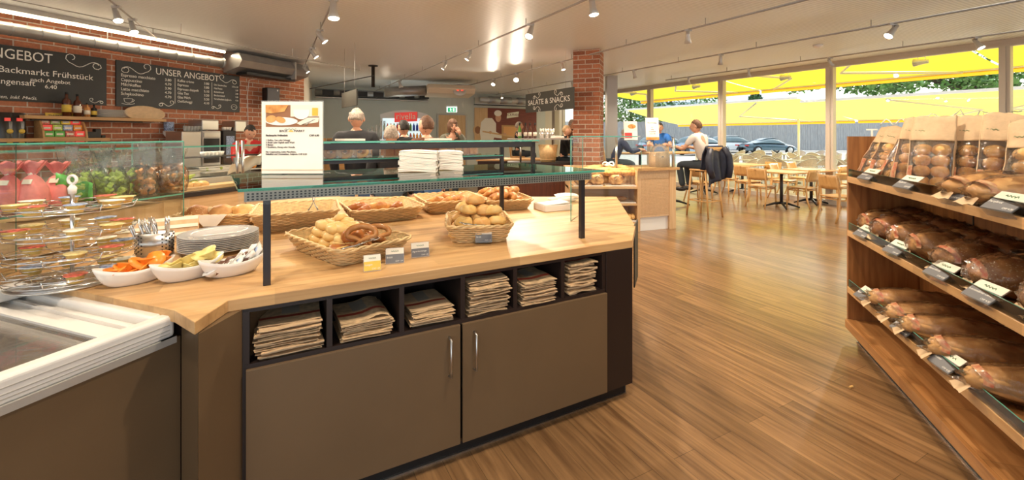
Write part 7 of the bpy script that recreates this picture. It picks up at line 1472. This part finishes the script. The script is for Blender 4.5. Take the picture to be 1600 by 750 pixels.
# cars
def car(P, rz, mt_, label, L=4.45, H=1.30, sport=True):
    t = thing('parked_car', label, 'car', P, rz, 'cars parked along the fence')
    if sport:
        belt = [(-1, .55), (-.93, .80), (-.75, .90), (-.4, .92), (0, .90), (.4, .86), (.75, .76), (.93, .62), (1, .45)]; roof = [(-.72, .90), (-.45, 1.08), (-.15, 1.27), (.1, 1.30), (.28, 1.20), (.52, .88)]
    else: belt = [(-1, .7), (-.96, .95), (-.6, 1.0), (0, .98), (.45, .95), (.85, .85), (.97, .68), (1, .5)]; roof = [(-.93, 1.0), (-.82, 1.35), (-.4, 1.47), (.05, 1.46), (.25, 1.32), (.48, .97)]
    def ip(tb, x):
        for (a, b), (c, d_) in zip(tb, tb[1:]):
            if a <= x <= c: return b+(d_-b)*(x-a)/(c-a)
        return tb[0][1] if x < tb[0][0] else tb[-1][1]
    def bd(u, v):
        x = u*2-1; hb_ = ip(belt, x); wd = .90*(1-.28*abs(x)**4); a = v*PI; sq = lambda c: math.copysign(abs(c)**.4, c)
        arch = 0
        for wx in (-.62, .62): arch = max(arch, math.sqrt(max(0, .37**2-((x-wx)*L/2)**2)))
        zb = .20
        yy = wd*sq(math.cos(a)); zz = zb+(hb_-zb)*abs(math.sin(a))**.55
        if abs(yy) > wd*.93 and zz < .33+arch: zz = max(zz, min(.30+arch, hb_))
        return (x*L/2, yy, zz)
    m = MB(); m.grid(bd, 60, 24); m.build('body', mt_, t)
    def gh(u, v):
        x = roof[0][0]+(roof[-1][0]-roof[0][0])*u; hr = ip(roof, x); hb_ = ip(belt, x)-.02; a = v*PI; return (x*L/2, (.60+.20*(1-abs(math.sin(a))))*math.copysign(abs(math.cos(a))**.5, math.cos(a)), hb_+max(0, hr-hb_)*abs(math.sin(a))**.6)
    m = MB(); m.grid(gh, 24, 20); m.build('windows', 'carglass', t)
    m = MB(); m.grid(lambda u, v: (lambda x: (x*L/2, (v-.5)*1.06, ip(roof, x)+.008-.03*(2*v-1)**4))(roof[1][0]*.9+(roof[4][0]-roof[1][0]*.9)*u), 14, 8); m.build('roof', mt_, t, solid=.01)
    for sx in (-.62, .62):
        for sy in (-1, 1):
            m = MB(); m.T = Matrix.Translation((sx*L/2, sy*.80, .33)) @ Matrix.Rotation(PI/2, 4, 'X'); m.lathe([(.2, -.1), (.33, -.1), (.33, .1), (.2, .1)], n=24); w_ = m.build('wheel', 'tyre', t)
            m = MB(); m.T = Matrix.Translation((sx*L/2, sy*.80, .33)) @ Matrix.Rotation(PI/2, 4, 'X'); m.lathe([(.0, -.11), (.06, -.11), (.21, -.105), (.24, -.08), (.24, .08), (.21, .105), (.06, .11), (0, .11)], n=10); m.build('rim', 'steel', w_)
    for sy in (-1, 1): m = MB(); m.box((-L/2+.05, sy*.62, .70), (.10, .40, .10)); m.build('tail_light', 'taillight', t, bevel=.02)
    m = MB(); m.box((-L*.44, 0, .98), (.25, 1.3, .03)); m.build('rear_spoiler', mt_, t); return t
p = at(1198, 36); car((p[0], 36, -.03), .12, 'cardark', 'dark petrol sports car in front of the fence'); p = at(1146, 38.5); car((p[0], 38.5, -.03), .15, 'carwhite', 'white car left of the sports car', sport=False)
p = at(1098, 34); car((p[0], 34, -.03), .5, 'carblue', 'silver blue car left of the double window post', sport=False); p = at(1040, 36); car((p[0], 36, -.03), .2, 'carblue', 'silver blue car at the left, behind the man in blue', sport=False)
# terrace furniture
def wicker(P, rz, label):
    t = thing('wicker_chair', label, 'chair', P, rz, 'pale wicker terrace chairs'); m = MB(); m.lathe([(0, .42), (.22, .42), (.22, .45), (0, .45)], n=18); m.build('seat', 'wicker', t)
    m = MB(); m.grid(lambda u, v: (.25*math.cos(PI*1.08*u-.12)*(1+.1*v), .24*math.sin(PI*1.08*u-.12)*(1+.1*v), .62+(.22*math.sin(PI*u)+.02)*v), 18, 6); m.build('back_mesh', 'wicker', t)
    m = MB(); m.tube([(.275*math.cos(PI*1.08*u-.12), .265*math.sin(PI*1.08*u-.12), .64+.22*math.sin(PI*u)) for u in [i/18 for i in range(19)]], .015, 6); m.build('back_frame', 'sil', t)
    for a in (.3, 1.2, 1.9, 2.84): m = MB(); m.tube([(.2*math.cos(a), .2*math.sin(a), .42), (.26*math.cos(a), .25*math.sin(a), .63)], .011, 6); m.build('upright', 'sil', t)
    for (sx, sy) in ((-1, -1), (1, -1), (-1, 1), (1, 1)): m = MB(); m.tube([(sx*.17, sy*.17, .42), (sx*.22, sy*.23, 0)], .012, 6); m.build('leg', 'sil', t)
    return t
wc = None; k = 0
for row_, Y in enumerate((13.4, 15.3, 17.5, 20.0)):
    for c_ in range(8):
        px = 1105+row_*6+c_*31
        if px > 1345: continue
        p = at(px, Y); rz = (k*1.9) % 6.28; lb = 'pale wicker terrace chair in the %s row outside, %s from the left' % (('nearest', 'second', 'third', 'farthest')[row_], ('first', 'second', 'third', 'fourth', 'fifth', 'sixth', 'seventh', 'eighth')[c_]); k += 1
        if wc is None: wc = wicker((p[0], p[1], -.03), rz, lb)
        else: dup(wc, loc=(p[0], p[1], -.03), rz=rz, label=lb)
tt = None
for i, (px, Y) in enumerate(((1125, 14.3), (1180, 14.4), (1240, 14.4), (1165, 18.8), (1225, 18.8), (1275, 16.4))):
    p = at(px, Y); lb = 'round terrace table among the wicker chairs outside, %s' % ('near left', 'near middle', 'near right', 'far left', 'far middle', 'right')[i]
    if tt is None:
        tt = thing('terrace_table', lb, 'table', (p[0], Y, -.03), 0, 'terrace tables'); m = MB(); m.lathe([(0, .72), (.36, .72), (.36, .745), (0, .745)], n=28); m.build('tabletop', 'sil', tt); m = MB(); m.cyl((0, 0, 0), (0, 0, .72), .03); m.build('column', 'sil', tt); m = MB(); m.lathe([(.22, 0), (.2, .03), (.03, .05), (0, .05)], n=20); m.build('base', 'bsteel', tt)
    else: dup(tt, loc=(p[0], Y, -.03), label=lb)
# trees and a house
def tree(P, h, blobs, label, leaf='leaf', n=1600, ls=.28, trunk=.25, seed=1, branches=()):
    rnd = random.Random(seed); t = thing('tree', label, 'tree', P, 0); m = MB()
    for i in range(n):
        c, r = blobs[i % len(blobs)]; q = Vector((rnd.gauss(0, 1), rnd.gauss(0, 1), rnd.gauss(0, 1))).normalized()*(rnd.random()**.4)
        p = Vector(c)+Vector((q.x*r[0], q.y*r[1], q.z*r[2])); e = Euler((rnd.uniform(-1, 1), rnd.uniform(-1, 1), rnd.uniform(0, 6))).to_matrix(); s_ = ls*rnd.uniform(.6, 1.3)
        m.add([p+e@Vector(v)*s_ for v in ((-.5, 0, 0), (0, -.28, 0), (.5, 0, .05), (0, .28, 0))], [(0, 1, 2, 3)])
    m.build('foliage', leaf, t); m = MB(); m.tube([(0, 0, 0), (.1, 0, h*.3), (-.05, 0, h*.75)], [trunk, trunk*.7, trunk*.3], 8)
    for b in branches: m.tube(b, [trunk*.5, trunk*.35, trunk*.12], 6)
    m.build('trunk', 'bark', t)
for i, (px, Y, hh, w_, lf, lb) in enumerate(((985, 47, 8.5, 3.2, 'leaf', 'bushy green tree beyond the fence at the far left window'), (1050, 59, 8.2, 3.4, 'leafd', 'dark green tree behind the man in blue'), (1108, 45, 6.0, 2.0, 'leaf', 'low green tree left of the double window post'), (1180, 62, 7.2, 1.7, 'leafd', 'small conifer standing alone in the middle window'))):
    p = at(px, Y); tree((p[0], Y, 0), hh, [((0, 0, hh*.62), (w_, w_, hh*.36)), ((w_*.5, 0, hh*.4), (w_*.8, w_*.8, hh*.25)), ((-w_*.5, 0, hh*.45), (w_*.8, w_*.8, hh*.25))] if i != 3 else [((0, 0, 3), (1.9, 1.9, 1.8)), ((0, 0, 5), (1.5, 1.5, 1.6)), ((0, 0, 6.4), (.9, .9, .9))], lb, lf, 2200, .42, seed=i)
p = at(1510, 26); bl = [((-10+1.7*i, .8*math.sin(i*2), 4.75+.35*math.sin(i*1.7)), (1.6, 1.6, .85)) for i in range(12)]+[((3, 0, 6), (3, 3, 1.6)), ((-2, 0, 6.6), (4, 3, 1.2))]
tree((p[0], 26, 0), 7, bl, 'large spreading tree with long branches above the fence at the right', 'leaf', 6500, .34, .42, 9, [[(0, 0, 4.2), (-3, .3, 5.2), (-8.5, .3, 5.3)], [(0, 0, 4.5), (-2, -.5, 5.8), (-5.5, -.6, 6.2)], [(0, 0, 4.2), (2.5, .3, 5.4), (5, .3, 5.8)], [(-2, 0, 4.9), (-3.5, .5, 4.6), (-6, .8, 4.7)]])
p = at(1660, 48); tree((p[0], 48, 0), 8, [((0, 0, 5.4), (5, 4, 3)), ((-4, 0, 4.2), (3, 3, 1.6))], 'green tree beyond the fence at the right edge', 'leafd', 2200, .42, seed=6)
m = MB(); m.bb((0, 0, 0), (26, 8, 7.2)); hs = thing('distant_house', 'pale blue building far beyond the fence', 'building', (24, 78, 0)); m.build('wall', 'housew', hs); m = MB(); m.extr([(-.6, 7.2), (8.6, 7.2), (4, 9.2)], -.6, 26.6); m.build('roof', 'roof', hs)
for i in range(6): m = MB(); m.bb((2+i*4, -.05, 4), (3.6+i*4, 0, 5.6)); m.build('window', 'carglass', hs)
